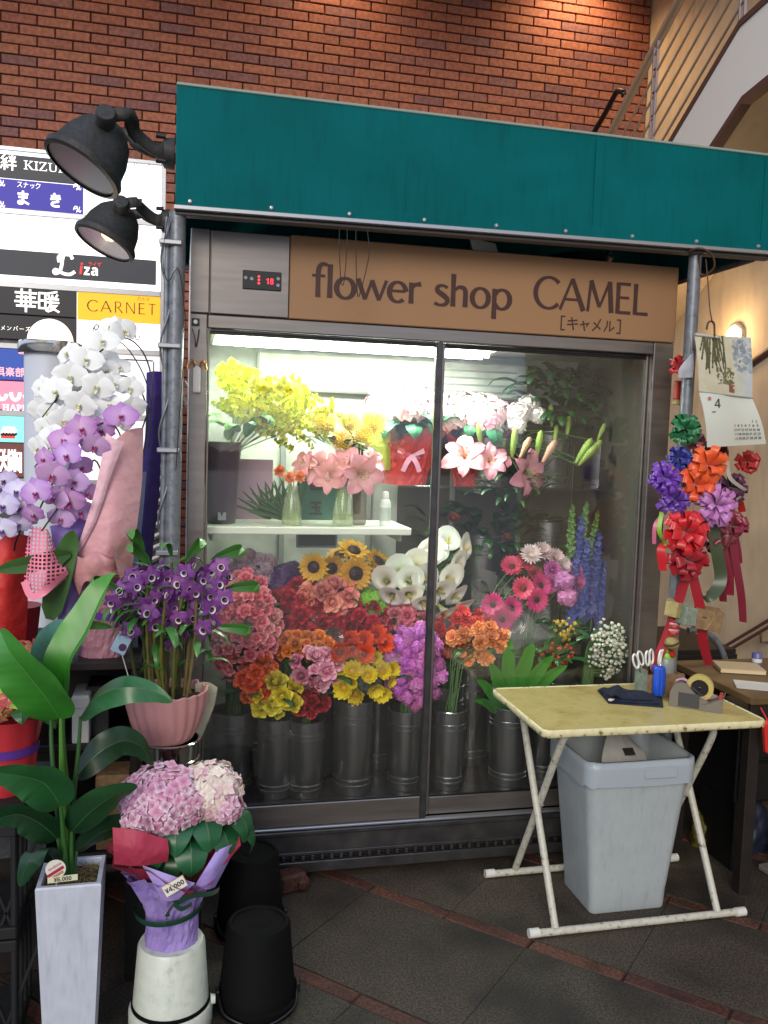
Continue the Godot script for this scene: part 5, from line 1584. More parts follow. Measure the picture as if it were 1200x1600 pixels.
	# chrysanthemums
	var mu = thing("chrysanthemums", "pink and pale chrysanthemums in a dome behind the gerberas", "flowers", B.mum, "flowers standing in the cooler's buckets")
	var pale = daisy(20, 4, 0.1, 0.44, 0.11, L("c9a8b6"), L("ead8d6"), L("d8d0a0"), 0.1, 0.2)
	var mpk = daisy(20, 5, 0.08, 0.42, 0.11, L("a83a8c"), L("cf70b6"), L("a83a8c"), 0.1, 0.35)
	tips = []
	for e in [[Vector3(1.429, 1.149, -0.36), pale, Vector3(-0.3, 0.6, 1)], [Vector3(1.489, 1.158, -0.38), pale, Vector3(0, 0.8, 0.9)], [Vector3(1.544, 1.132, -0.37), pale, Vector3(0.3, 0.6, 1)], [Vector3(1.576, 1.1, -0.36), pale, Vector3(0.5, 0.4, 1)], [Vector3(1.516, 1.087, -0.34), mpk, Vector3(0, 0.3, 1)], [Vector3(1.63, 1.084, -0.36), mpk, Vector3(0.6, 0.4, 1)], [Vector3(1.635, 1.038, -0.34), mpk, Vector3(0.6, 0.1, 1)], [Vector3(1.55, 1.042, -0.32), mpk, Vector3(0.1, 0.2, 1)], [Vector3(1.509, 1.029, -0.33), mpk, Vector3(-0.2, 0.1, 1)]]:
		put(mu, e[1], e[0], e[2], 0.095)
		tips.append(e[0])
	var bud = head("peony", 60, Vector3(0.5, 0.5, 0.5), 0.3, [L("b05aa6")], [L("d490ca")], 3)
	for p in [Vector3(1.573, 0.98, -0.3), Vector3(1.558, 1.045, -0.3)]:
		put(mu, bud, p, Vector3(0, 0.2, 1), 0.075)
	stems_to(mu, B.mum, tips, L("46663a"))
	# delphiniums and green bells
	var de = thing("delphiniums", "blue delphinium spikes at the right end of the cooler", "flowers", B.delph, "flowers standing in the cooler's buckets")
	var dl = [spike("delph1", 70, 0.42, 0.026, 0.012, 0.026, [L("28306e"), L("303a86")], [L("4b5fb0"), L("3b4c9c")])]
	for e in [[Vector3(1.675, 0.803, -0.38), 0.95], [Vector3(1.736, 0.811, -0.4), 1.0], [Vector3(1.623, 0.781, -0.36), 0.9], [Vector3(1.76, 0.778, -0.36), 0.8], [Vector3(1.67, 0.875, -0.44), 1.0]]:
		put(de, dl[0], e[0], Vector3(0.02, 1, 0.05), e[1])
	stems_to(de, B.delph, [Vector3(1.675, 0.803, -0.38), Vector3(1.736, 0.811, -0.4), Vector3(1.623, 0.781, -0.36), Vector3(1.76, 0.778, -0.36)], L("3f6230"))
	var gbl = thing("green_bells", "slim green bell-flower stems above the blue delphiniums", "foliage", B.delph + Vector3(-0.03, 0, -0.03), "flowers standing in the cooler's buckets")
	for e in [[Vector3(1.634, 1.089, -0.42), 0.0], [Vector3(1.688, 1.1, -0.44), 0.08], [Vector3(1.724, 1.073, -0.43), 0.15]]:
		put(gbl, spike("bells", 40, 0.26, 0.014, 0.006, 0.022, [L("3c6a2c")], [L("7fa860")], 3), e[0], Vector3(e[1], 1, 0), 1.0, 0, "spike")
	stems_to(gbl, B.delph, [Vector3(1.634, 1.089, -0.42), Vector3(1.688, 1.1, -0.44), Vector3(1.724, 1.073, -0.43)], L("3f6230"))
	# dark greenery massed behind the right-hand bunches
	var dg = thing("greenery", "mass of dark green foliage filling the back right of the cooler", "foliage", Vector3(1.3, fyy() + 0.02, -0.60))
	set_leaves(dg, leaf_mesh("darkleaf", 0.13, 0.05, 0.3, L("0f3015"), L("1f4a22")), 110, Vector3(0.06, 0.82, -0.02), Vector3(0.33, 0.22, 0.04), 1.0, 1.2, 41)
	set_leaves(dg, leaf_mesh("darkleaf2", 0.08, 0.022, 0.3, L("14381a"), L("27552a")), 110, Vector3(0.1, 0.62, 0.1), Vector3(0.32, 0.3, 0.08), 1.2, 1.2, 42)
	var gs = st_new()
	gs.set_color(L("23401f"))
	for i in 22:
		var gx = -0.26 + 0.03 * i
		add_tube(gs, [Vector3(gx * 0.9, -0.015, 0.0), Vector3(gx, 0.35, 0.03 * sin(i * 2.0)), Vector3(gx * 1.1, 0.75, 0.0)], 0.003, 5)
	stuff(obj("stems", done(gs), M.stem, dg))
	# small fillers at the lower right
	bunch("yellow_pompons", "tiny yellow button flowers low among dark leaves", "flowers", B.berry + Vector3(0, 0, -0.04), Vector3(1.543, 0.859, -0.26), Vector3(0.06, 0.055, 0.05), 22, [head("button", 16, Vector3(0.5, 0.4, 0.5), 0.3, [L("a88a1c")], [L("d8b83a")])], 0.017, {"leaves": 10})
	bunch("berries", "red berry twigs beside the broad green leaves", "berries", B.berry, Vector3(1.487, 0.763, -0.2), Vector3(0.07, 0.055, 0.05), 26, [head("berry", 8, Vector3(0.5, 0.5, 0.5), 0.25, [L("a02a1c")], [L("cc4a34")])], 0.018, {"leaves": 16})
	var gy = head("gyps", 26, Vector3(0.5, 0.45, 0.5), 0.2, [L("c9cdbb")], [L("e6e8dc")], 5)
	bunch("babys_breath", "cloud of small white baby's breath at the right end", "flowers", B.gyps, Vector3(1.686, 0.796, -0.15), Vector3(0.095, 0.13, 0.08), 190, [gy], 0.0145, {"deep": 0.55, "gap": 0.8, "leaves": 4})
	# broad leaves
	var bl = thing("broad_leaves", "broad upright green leaves rising behind the folding table", "foliage", B.leaves, "flowers standing in the cooler's buckets")
	for e in [[-0.42, 0.3, 0.24], [-0.15, 0.2, 0.28], [0.12, 0.25, 0.29], [0.36, 0.35, 0.27], [0.62, 0.4, 0.25], [-0.75, 0.4, 0.2], [0.0, -0.2, 0.28], [0.26, -0.1, 0.27], [-1.2, 1.0, 0.17]]:
		var m = cached("blade%.2f" % e[0], func(st):
			var d = Vector3(e[0], 1.0, e[1]).normalized()
			add_leaf(st, [Vector3.ZERO, d * 0.4 + Vector3(0, 0.05, 0), d * 0.8 + Vector3(0, 0.02, 0.02), d * 1.04 + Vector3(e[0] * 0.1, -0.02, 0.06)], 0.2, Vector3(1, -e[0], 0.2), 0.2, L("2a6a22"), L("4f9a34"), 10, 3, 0.85, 0.03, L("6aa850")))
		obj("leaf", m, M.leaf, bl, Transform3D(Basis.IDENTITY.scaled(Vector3.ONE * e[2]), Vector3(e[0] * 0.06, -0.02, e[1] * 0.04)))
	# statice
	bunch("statice", "pale dusty pink statice in the back left corner", "flowers", B.purple, Vector3(0.285, 1.08, -0.46), Vector3(0.10, 0.07, 0.08), 16, [head("statice1", 50, Vector3(0.5, 0.4, 0.5), 0.2, [L("7a5a72"), L("8e6a7e")], [L("b496a6"), L("cdb4c0")], 5)], 0.06, {"deep": 0.6, "gap": 0.7})
	bunch("statice", "dark purple statice behind the dark red roses", "flowers", B.purple + Vector3(0.06, 0, 0), Vector3(0.407, 1.021, -0.48), Vector3(0.13, 0.055, 0.07), 16, [head("statice2", 50, Vector3(0.5, 0.4, 0.5), 0.2, [L("2e1440"), L("3a1c50")], [L("5a3478"), L("4a2866")], 5)], 0.075, {"gap": 0.7})
	# sunflowers
	var su = thing("sunflowers", "sunflowers with dark brown centres below the white shelf", "sunflowers", B.sun, "flowers standing in the cooler's buckets")
	var sm = daisy(17, 2, 0.2, 0.34, 0.12, L("b87a0c"), L("e8b81c"), L("2c120c"), 0.1, -0.15)
	tips = []
	for e in [[Vector3(0.508, 1.101, -0.33), Vector3(-0.35, 0.15, 1), 0.125], [Vector3(0.585, 1.093, -0.35), Vector3(0.3, 0.1, 1), 0.12], [Vector3(0.678, 1.075, -0.33), Vector3(0.1, 0.1, 1), 0.15], [Vector3(0.705, 1.143, -0.52), Vector3(0.2, 0.9, 0.5), 0.15], [Vector3(0.806, 1.1, -0.5), Vector3(0.5, 0.8, 0.6), 0.14], [Vector3(0.647, 1.124, -0.54), Vector3(-0.3, 0.9, 0.3), 0.12]]:
		put(su, sm, e[0], e[1], e[2])
		tips.append(e[0] - e[1].normalized() * 0.02)
	stems_to(su, B.sun, tips, L("4a7030"), 0.005)
	set_leaves(su, leaf_mesh("sunleaf", 0.16, 0.11, 0.4, L("1f4a1c"), L("366a2c")), 7, Vector3(0.682, 1.065, -0.5) - su.position, Vector3(0.14, 0.05, 0.06), 0.8, 1.0, 5)
	# callas
	var ca = thing("callas", "large bunch of white callas beside the door joint", "callas", B.calla, "flowers standing in the cooler's buckets")
	tips = []
	var cw = L("e3e6dc")
	var k = 0
	for e in [[602, 908, -0.3, -0.5, 0.2, 0.15], [625, 893, -0.32, -0.3, 0.35, 0.16], [650, 885, -0.34, -0.1, 0.5, 0.16], [641, 908, -0.27, -0.15, 0.15, 0.155], [664, 906, -0.27, 0.1, 0.25, 0.155], [612, 934, -0.27, -0.45, -0.25, 0.145], [640, 932, -0.25, -0.1, -0.2, 0.15], [663, 944, -0.24, 0.05, -0.35, 0.14], [690, 925, -0.26, 0.25, -0.1, 0.15], [712, 932, -0.3, 0.5, -0.2, 0.15], [704, 905, -0.3, 0.35, 0.2, 0.15], [722, 948, -0.31, 0.5, -0.4, 0.13], [684, 862, -0.4, 0.1, 1.4, 0.15], [700, 846, -0.42, 0.2, 1.9, 0.15], [728, 858, -0.4, 0.9, 0.8, 0.15], [716, 882, -0.36, 0.7, 0.3, 0.14], [672, 868, -0.38, -0.2, 0.9, 0.15], [696, 958, -0.25, 0.3, -0.5, 0.13]]:
		var p = Vector3.ZERO
		p = calla_at(e)
		put(ca, calla(L("b9c66a"), cw, k % 3), p, Vector3(e[3], e[4], 1.0), e[5] * 0.95, 0.3 * sin(k * 2.3))
		tips.append(p - Vector3(e[3], e[4], 1.0).normalized() * e[5] * 0.42)
		k += 1
	stems_to(ca, B.calla, tips, L("5d8a4a"), 0.006)
	build_upper_flowers()

func calla_at(e: Array) -> Vector3:
	# places measured on the plane z = -0.3, moved along the sight line to their own depth
	var cam = Vector3(0, 1.6, 3.0241)
	var d = Vector3(0.973833, 0.031888, 0.225016) * ((e[0] - 600.0) / 1360.645) - Vector3(-0.01279, 0.996228, -0.085829) * ((e[1] - 800.0) / 1360.645) - Vector3(-0.226904, 0.080705, 0.970567)
	return cam + d * ((e[2] - cam.z) / d.z)

func build_upper_flowers() -> void:
	var sy = 1.2795
	# dark tapered vase with yellow oncidium
	var va = thing("dark_vase", "tall tapered dark plastic vase on the left end of the white shelf", "vase", Vector3(0.145, sy, -0.24))
	obj("body", lathe([Vector2(0.0, 0.0), Vector2(0.047, 0.0), Vector2(0.05, 0.004), Vector2(0.072, 0.30), Vector2(0.068, 0.30), Vector2(0.045, 0.01), Vector2(0.0, 0.01)], 20, Transform3D.IDENTITY, false, 0.03, 4), M.get("vase_plum", mat("vase_plum", Color("40303f"), 0.35)), va)
	obj("label_patch", box(Vector3(0.0, 0.03, 0.05), Vector3(0.03, 0.03, 0.006), 0.002), M.grey_plastic, va)
	var on = thing("oncidiums", "cloud of bright yellow oncidium sprays in the dark vase", "flowers", va.position + Vector3(0, 0.28, 0))
	var q = RandomNumberGenerator.new()
	q.seed = 12
	var ya = [L("c8cc12"), L("d6d81c"), L("b8bc10")]
	var yb = [L("eef02a"), L("f4f046"), L("dce21e")]
	var sp = [spray("onc1", 150, 0.4, 0.0125, ya, yb, 9), spray("onc2", 130, 0.36, 0.0125, ya, yb, 8), spray("onc3", 160, 0.42, 0.012, ya, yb, 9)]
	for i in 30:
		var a = q.randf_range(-0.2, 1.9)
		var dir = Vector3(absf(sin(a)) * q.randf_range(0.3, 1.15) + 0.1, q.randf_range(0.45, 1.1), q.randf_range(-0.5, 0.7))
		put(on, sp[i % 3], on.position + Vector3(0.02 + 0.02 * dir.x, -0.02, 0.0), dir, q.randf_range(0.6, 0.98), q.randf_range(-0.4, 0.4), "spray")
	set_leaves(on, leaf_mesh("oncleaf", 0.2, 0.09, 0.35, L("3f7a2a"), L("6fa84a")), 9, Vector3(0.07, 0.06, 0.05), Vector3(0.05, 0.04, 0.05), 0.7, 1.2, 9)
	film_cone(on, on.position + Vector3(0, -0.03, 0), on.position + Vector3(0.03, 0.17, 0.05), 0.05, 0.17, 4)
	# two milk-bottle vases, one brown vase
	for e in [["clear bottle vase with orange carnations on the white shelf", 0.402, -0.2, 0.037, 0.145], ["clear bottle vase below the open pink amaryllis on the white shelf", 0.593, -0.19, 0.039, 0.15]]:
		var b = thing("bottle_vase", e[0], "vase", Vector3(e[1], sy, e[2]), "glass bottle vases on the white shelf")
		var r: float = e[3]
		var h: float = e[4]
		obj("glass", lathe([Vector2(0, 0.002), Vector2(r * 0.9, 0.0), Vector2(r, 0.008), Vector2(r, h * 0.35), Vector2(r * 0.8, h * 0.62), Vector2(r * 0.56, h * 0.85), Vector2(r * 0.56, h * 0.95), Vector2(r * 0.64, h)], 24), M.bottle_glass, b)
		obj("water", lathe([Vector2(0, 0.006), Vector2(r * 0.86, 0.006), Vector2(r * 0.92, 0.012), Vector2(r * 0.92, h * 0.3), Vector2(0.0, h * 0.3)], 20), M.get("water", pane("water", Color("a8c060"), 0.35)), b)
	var bv = thing("brown_vase", "square brown glass vase behind the pink amaryllis", "vase", Vector3(0.662, sy, -0.235))
	obj("glass", box(Vector3(0, 0.085, 0), Vector3(0.052, 0.17, 0.05), 0.006), M.bottle_brown, bv)
	var oc = thing("carnations", "two small orange carnations in the left bottle vase", "carnations", Vector3(0.399, sy + 0.13, -0.2))
	for e in [Vector3(0.351, 1.476, -0.2), Vector3(0.388, 1.454, -0.19), Vector3(0.427, 1.457, -0.2)]:
		put(oc, carnation(L("e0643a"), L("f49a5c"), 2), e, Vector3(0.1, 0.7, 0.7), 0.048)
	stems_to(oc, oc.position, [Vector3(0.351, 1.469, -0.2), Vector3(0.388, 1.452, -0.19), Vector3(0.427, 1.452, -0.2)], L("5d8a4a"), 0.002)
	# amaryllis
	var am = thing("amaryllis", "open pale pink amaryllis blooms above the bottle vases", "flowers", Vector3(0.597, sy + 0.12, -0.2))
	var am_t = []
	for e in [[Vector3(0.647, 1.473, -0.16), Vector3(0.1, 0.05, 1), 0.17], [Vector3(0.616, 1.503, -0.22), Vector3(-0.3, 0.5, 1), 0.15], [Vector3(0.575, 1.486, -0.22), Vector3(-0.5, 0.3, 1), 0.145], [Vector3(0.504, 1.488, -0.24), Vector3(-0.6, 0.3, 1), 0.15], [Vector3(0.54, 1.462, -0.2), Vector3(-0.3, 0.0, 1), 0.13], [Vector3(0.463, 1.498, -0.26), Vector3(-0.8, 0.5, 0.8), 0.12], [Vector3(0.697, 1.513, -0.22), Vector3(0.7, 0.6, 0.7), 0.13]]:
		put(am, lily(L("dcb0a0"), L("e498aa"), L("d8dca0"), -1.5, int(e[2] * 100) % 3), e[0], e[1], e[2] * 0.87, e[2] * 40)
		am_t.append(e[0] - e[1].normalized() * 0.03)
	stems_to(am, am.position, am_t, L("6a9a50"), 0.005)
	# pincushion proteas
	var pi = thing("pincushions", "yellow pincushion proteas above the pink amaryllis", "flowers", Vector3(bv.position.x, sy + 0.14, -0.24))
	var pt = []
	for e in [[Vector3(0.544, 1.656, -0.3), Vector3(-0.4, 0.7, 0.6), 0.095], [Vector3(0.625, 1.659, -0.28), Vector3(0.0, 0.8, 0.6), 0.08], [Vector3(0.587, 1.594, -0.24), Vector3(-0.1, 0.4, 1), 0.085], [Vector3(0.666, 1.611, -0.25), Vector3(0.1, 0.5, 1), 0.09], [Vector3(0.72, 1.662, -0.3), Vector3(0.4, 0.7, 0.6), 0.1], [Vector3(0.515, 1.685, -0.34), Vector3(-0.6, 0.7, 0.4), 0.08]]:
		put(pi, pincushion(0), e[0], e[1], e[2])
		pt.append(e[0] - e[1].normalized() * 0.02)
	stems_to(pi, pi.position, pt, L("4a4030"), 0.005)
	set_leaves(pi, leaf_mesh("pinleaf", 0.09, 0.03, 0.2, L("3c5a34"), L("5c7a48")), 12, Vector3(0.588, 1.569, -0.28) - pi.position, Vector3(0.09, 0.04, 0.04), 1.0, 1.0, 3)
	# palm leaves
	var pa = thing("palm_leaves", "dark feathery palm leaf leaning behind the left bottle vase", "foliage", Vector3(0.351, sy, -0.3))
	for kx in 3:
		var bx: float = [-0.02, 0.03, 0.07][kx]
		for s in 9:
			var a = lerpf(-1.15, 0.45, s / 8.0) + 0.05 * kx
			var m = cached("frond%d" % s, func(st):
				add_leaf(st, [Vector3.ZERO, Vector3(sin(a), cos(a), 0.05) * 0.1, Vector3(sin(a), cos(a) - 0.05, 0.1) * 0.2], 0.016, Vector3(cos(a), -sin(a), 0.3), 0.3, L("2b4426"), L("4c6a3c"), 6, 1, 0.7))
			obj("leaflet", m, M.leaf, pa, Transform3D(Basis(Vector3(0, 0, 1), 0.1 * kx).scaled(Vector3.ONE * (0.8 + 0.06 * kx)), Vector3(bx, 0.01, 0.02 * kx)))
	# dark green board with characters, standing in for a mirrored reflection
	var pl = thing("reflected_sign", "dark green board with black characters standing in for a reflection behind the amaryllis", "sign", Vector3(0.526, sy, -0.4))
	obj("board", span(Vector3(-0.075, 0.0, -0.006), Vector3(0.075, 0.2, 0.0), 0.002), M.get("placard_green", mat("placard_green", Color("33584a"), 0.5)), pl)
	stuff(obj("lettering", glyphs("四", Vector3(-0.03, 0.115, 0.0015), 0.055, 0.75), M.ink_dark, pl))
	stuff(obj("lettering", glyphs("玉", Vector3(-0.032, 0.02, 0.0015), 0.055, 0.85), M.ink_dark, pl))
	# pinkish board standing in for a poster reflection; dark frame under the shelf
	var pk = thing("reflected_poster", "plain mauve board standing in for a poster reflection over the shelf", "board", Vector3(0.274, sy, -0.405))
	obj("board", span(Vector3(-0.075, 0.0, -0.005), Vector3(0.075, 0.235, 0.0), 0.001), M.get("mauve", mat("mauve", Color("a5889c"), 0.6)), pk)
	var fr = thing("framed_card", "small dark framed card hanging below the white shelf", "frame", Vector3(0.529, 1.185, -0.40))
	obj("card", span(Vector3(-0.075, -0.01, -0.004), Vector3(0.075, 0.062, 0.0), 0.001), M.get("slate", mat("slate", Color("4d5a56"), 0.5)), fr)
	for e in [[Vector3(-0.08, -0.016, -0.005), Vector3(0.08, -0.008, 0.004)], [Vector3(-0.082, -0.016, -0.005), Vector3(-0.074, 0.0665, 0.004)], [Vector3(0.074, -0.016, -0.005), Vector3(0.082, 0.0665, 0.004)]]:
		obj("rail", span(e[0], e[1], 0.001), M.grey_plastic, fr)
	# spray bottle
	var sb = thing("spray_bottle", "small white plastic bottle standing near the shelf's right end", "bottle", Vector3(0.758, sy, -0.2))
	obj("body", lathe([Vector2(0, 0), Vector2(0.02, 0.0), Vector2(0.021, 0.004), Vector2(0.021, 0.085), Vector2(0.017, 0.098), Vector2(0.011, 0.102), Vector2(0.011, 0.106)], 20), M.get("bottle_white", mat("bottle_white", Color("d3d8d2"), 0.35)), sb)
	obj("cap", lathe([Vector2(0.0, 0.13), Vector2(0.01, 0.13), Vector2(0.0115, 0.127), Vector2(0.0125, 0.104)], 16), M.bottle_white, sb)
	obj("print", lathe([Vector2(0.0213, 0.02), Vector2(0.0213, 0.07)], 20), M.get("print_grey", mat("print_grey", Color("aab4ae"), 0.5)), sb)
	# hydrangeas in red film on the glass shelf
	var gy = 1.4265
	for e in [["potted pale pink hydrangea in red film with a pink bow on the glass shelf", 629, 612, 1, -0.50, 72, 0.135], ["potted cream and pink hydrangea in red film beyond the door joint", 742, 628, 2, -0.52, 60, 0.12]]:
		var hp = thing("wrapped_hydrangea", e[0], "potted plant", Vector3(0.906 if e[3] == 1 else 1.222, gy, e[4]), "hydrangeas wrapped in red film")
		obj("pot", lathe([Vector2(0, 0), Vector2(0.062, 0.0), Vector2(0.075, 0.13), Vector2(0.078, 0.14), Vector2(0.07, 0.14), Vector2(0.0, 0.12)], 20), M.get("pot_red", mat("pot_red", Color("b23238"), 0.5)), hp)
		obj("film_wrap", paper_cone(0.25, 0.088, 0.115, 8, 0.05, Color.WHITE, Color.WHITE, 0.008, 4 + e[3], 0.9, 0.05, 0.25), M.film_red, hp)
		var hm = [head("hydc%d" % e[3], 80, Vector3(0.1, 0.075, 0.09), 0.021, [L("e6c4cc"), L("e8d2d4")] if e[3] == 1 else [L("e0d0b0"), L("e6c8cc")], [L("f4e6e8"), L("f0d8de")], 4, 1.75), head("hydd%d" % e[3], 70, Vector3(0.09, 0.07, 0.085), 0.021, [L("d890a4"), L("e2b4be")], [L("f0c4d0"), L("f4e4e6")], 4, 1.75)]
		for h in [[-0.085, 0.325, 0.0, 0], [0.03, 0.34, 0.01, 0], [0.105, 0.32, -0.01, 1], [0.0, 0.315, 0.075, 1], [-0.03, 0.35, -0.07, 0]]:
			obj("flower_head", hm[h[3]], M.petal, hp, Transform3D(face_basis(Vector3(h[0] * 3, 0.8, 0.45), h[0] * 20), Vector3(h[0], h[1] - (0.03 if e[3] == 2 else 0.0), h[2])))
		set_leaves(hp, leaf_mesh("hydleaf", 0.11, 0.085, 0.5, L("1f5a3c"), L("3c7a56"), 0.7), 14, Vector3(0, 0.24, 0.04), Vector3(0.11, 0.03, 0.08), 0.85, 1.5, 3 + e[3])
		if e[3] == 1:
			for s in [-1.0, 1.0]:
				obj("bow_loop", loop_mesh("pinkbow", 0.06, 0.022, L("d8a0ba")), M.satin, hp, Transform3D(Basis(Vector3(0, 0, 1), s * -1.2) * Basis(Vector3.RIGHT, -PI / 2), Vector3(0.0, 0.12, 0.105)))
				obj("bow_tail", ribbon([Vector3(0, 0.12, 0.106), Vector3(s * 0.02, 0.09, 0.112), Vector3(s * 0.035, 0.055, 0.108)], 0.02, Vector3(1, 0, 0), L("d8a0ba")), M.satin, hp)
			obj("waist_ribbon", lathe([Vector2(0.098, 0.108), Vector2(0.1, 0.128)], 28), M.get("ribbon_pink", mat("ribbon_pink", Color("c98fa8"), 0.4)), hp)
	var yw = thing("lime_wrap", "pale lime paper sheet flaring out left of the red film", "wrapping paper", Vector3(0.727, 1.687, -0.42) + Vector3(0.02, -0.1, 0))
	obj("sheet", sheet([[Vector3(-0.10, 0.16, 0.03), Vector3(0.0, 0.15, 0.02), Vector3(0.06, 0.13, 0.0)], [Vector3(-0.07, 0.10, 0.05), Vector3(0.02, 0.09, 0.04), Vector3(0.07, 0.07, 0.01)], [Vector3(0.02, -0.1, 0.03), Vector3(0.05, -0.1, 0.03), Vector3(0.08, -0.1, 0.0)]], [L("d5dc72"), L("aab64a")]), M.wrap, yw)
	# white and cream small hydrangea at the right, dark foliage and lilies in tall metal buckets
	for e in [["tall metal bucket of dark foliage on the glass shelf", 858, 0.085, 0.24, -0.50], ["metal bucket of pink lilies on the glass shelf", 765, 0.08, 0.2, -0.45], ["metal bucket at the right end of the glass shelf", 935, 0.07, 0.2, -0.5]]:
		metal_bucket(e[0], Vector3(calla_at([e[1], 760, e[4]]).x, gy, e[4]), e[2], e[3])
	metal_bucket("plain metal bucket standing on a block behind the callas", Vector3(1.281, 0.86, -0.56), 0.085, 0.34)
	metal_bucket("slim metal bucket standing on a block below the lilies", Vector3(1.588, 0.93, -0.56), 0.06, 0.34)
	var blk = thing("display_block", "grey block carrying two metal buckets at the back of the cooler", "block", Vector3(1.28, fyy(), -0.57))
	obj("body", span(Vector3(-0.2, 0.0, -0.09), Vector3(0.06, 0.5965, 0.1), 0.004), M.inner_grey, blk)
	obj("step", span(Vector3(0.0605, 0.0, -0.09), Vector3(0.3, 0.6665, 0.1), 0.004), M.inner_grey, blk)
	var lx = calla_at([765, 760, -0.45])
	var li = thing("lilies", "pale pink lilies with long green buds on the glass shelf", "lilies", Vector3(lx.x, gy + 0.18, -0.45))
	var lt = []
	for e in [[Vector3(1.134, 1.542, -0.4), Vector3(-0.4, 0.5, 1), 0.17, 0], [Vector3(1.233, 1.529, -0.38), Vector3(-0.1, 0.3, 1), 0.14, 1], [Vector3(1.371, 1.492, -0.34), Vector3(0.4, -0.1, 1), 0.17, 2], [Vector3(1.289, 1.556, -0.42), Vector3(0.3, 0.7, 0.7), 0.13, 1]]:
		put(li, lily(L("e6b0b4"), L("dc8ea4") if e[3] < 2 else L("c87c98"), L("c0a060"), -1.75, e[3]), e[0], e[1], e[2])
		lt.append(e[0] - e[1].normalized() * 0.03)
	var budm = cached("lilybud", func(st):
		var prof = [Vector2(0.0, 0.0), Vector2(0.05, 0.04), Vector2(0.09, 0.3), Vector2(0.12, 0.65), Vector2(0.09, 0.9), Vector2(0.0, 1.0)]
		st.set_color(L("8fae4c"))
		add_lathe(st, prof, 9, Transform3D.IDENTITY, false, 0.12, 3))
	var budp = cached("lilybudpink", func(st):
		st.set_color(L("c9a088"))
		add_lathe(st, [Vector2(0.0, 0.0), Vector2(0.05, 0.04), Vector2(0.1, 0.3), Vector2(0.14, 0.65), Vector2(0.1, 0.9), Vector2(0.0, 1.0)], 9, Transform3D.IDENTITY, false, 0.12, 3))
	for e in [[752, 700, -0.4, -0.25, 1, 0.2, 0.11, 0], [800, 716, -0.38, 0.0, 1, 0.2, 0.13, 0], [838, 716, -0.36, 0.05, 1, 0.2, 0.12, 0], [846, 726, -0.34, 0.45, 1, 0.3, 0.12, 1], [812, 716, -0.36, 0.35, 1, 0.3, 0.1, 1], [898, 725, -0.36, 0.55, 1, 0.2, 0.13, 0], [903, 728, -0.33, 0.75, 1, 0.3, 0.12, 0], [912, 722, -0.35, 0.7, 1, 0.2, 0.12, 0], [933, 690, -0.36, 0.35, 1, 0.1, 0.085, 0], [885, 685, -0.4, 0.1, 1, 0.0, 0.1, 0], [862, 668, -0.42, -0.1, 1, 0.0, 0.1, 0], [865, 700, -0.4, 0.1, 1, 0.0, 0.1, 0]]:
		var p = calla_at(e)
		put(li, budp if e[7] else budm, p, Vector3(e[3], e[4], e[5]), e[6], 0.0, "bud")
		lt.append(p)
	stems_to(li, li.position, lt, L("2f5428"), 0.0035)
	set_leaves(li, leaf_mesh("lilyleaf", 0.15, 0.024, 0.2, L("16361a"), L("28502a")), 60, Vector3(1.369, 1.416, -0.42) - li.position, Vector3(0.15, 0.10, 0.06), 0.85, 1.1, 21)
	var fo = thing("dark_foliage", "tall dark green foliage at the upper right of the cooler", "foliage", Vector3(calla_at([858, 700, -0.5]).x, gy + 0.2, -0.5))
	set_leaves(fo, leaf_mesh("darkleaf", 0.13, 0.05, 0.3, L("0f3015"), L("1f4a22")), 70, Vector3(1.606, 1.762, -0.5) - fo.position, Vector3(0.2, 0.16, 0.1), 1.0, 1.2, 31)
	set_leaves(fo, leaf_mesh("darkleaf2", 0.08, 0.022, 0.3, L("14381a"), L("27552a")), 60, Vector3(1.706, 1.863, -0.5) - fo.position, Vector3(0.12, 0.07, 0.08), 1.0, 1.2, 32)
	stems_to(fo, fo.position, [Vector3(1.606, 1.762, -0.5), Vector3(1.708, 1.822, -0.5), Vector3(1.455, 1.811, -0.5), Vector3(1.518, 1.731, -0.5)], L("2a4420"), 0.004)
	var wh = thing("white_hydrangea", "small white hydrangea cluster right of the wrapped pots", "flowers", Vector3(lx.x + 0.02, gy + 0.17, -0.44))
	for e in [[Vector3(1.374, 1.738, -0.42), 0.09], [Vector3(1.426, 1.775, -0.44), 0.08], [Vector3(1.357, 1.686, -0.4), 0.07], [Vector3(1.449, 1.732, -0.42), 0.075], [Vector3(1.282, 1.673, -0.44), 0.06]]:
		put(wh, head("whyd", 60, Vector3(0.5, 0.42, 0.5), 0.27, [L("d8d2ca"), L("e2dcd6")], [L("efeae6"), L("e8e0e2")]), e[0], Vector3(0.1, 0.7, 0.7), e[1], 0.0, "flower_head")
	stems_to(wh, wh.position, [Vector3(1.375, 1.711, -0.42), Vector3(1.45, 1.714, -0.42)], L("3f6230"))
	# dark succulents and cones among the stems behind
	var pc = thing("dried_protea", "small dusky red protea heads low behind the lilies", "flowers", Vector3(1.374, 1.08, -0.5))
	for e in [[Vector3(1.365, 1.2, -0.48), 0.05], [Vector3(1.127, 1.278, -0.5), 0.07]]:
		put(pc, daisy(14, 4, 0.1, 0.4, 0.13, L("5a2a26"), L("8c4a40"), L("5a2a26"), 0.4, 0.6), e[0], Vector3(0.0, 0.8, 0.6), e[1] * 1.2)
	stems_to(pc, B0(), [Vector3(1.366, 1.191, -0.48), Vector3(1.127, 1.262, -0.5)], L("3a4a28"))

func fyy() -> float:
	return 0.2625

func B0() -> Vector3:
	return Vector3(1.24, 1.0, -0.56)

# ---------------------------------------------------------------- plants and buckets at the left
func at_px(e: Array) -> Vector3:
	return calla_at(e)

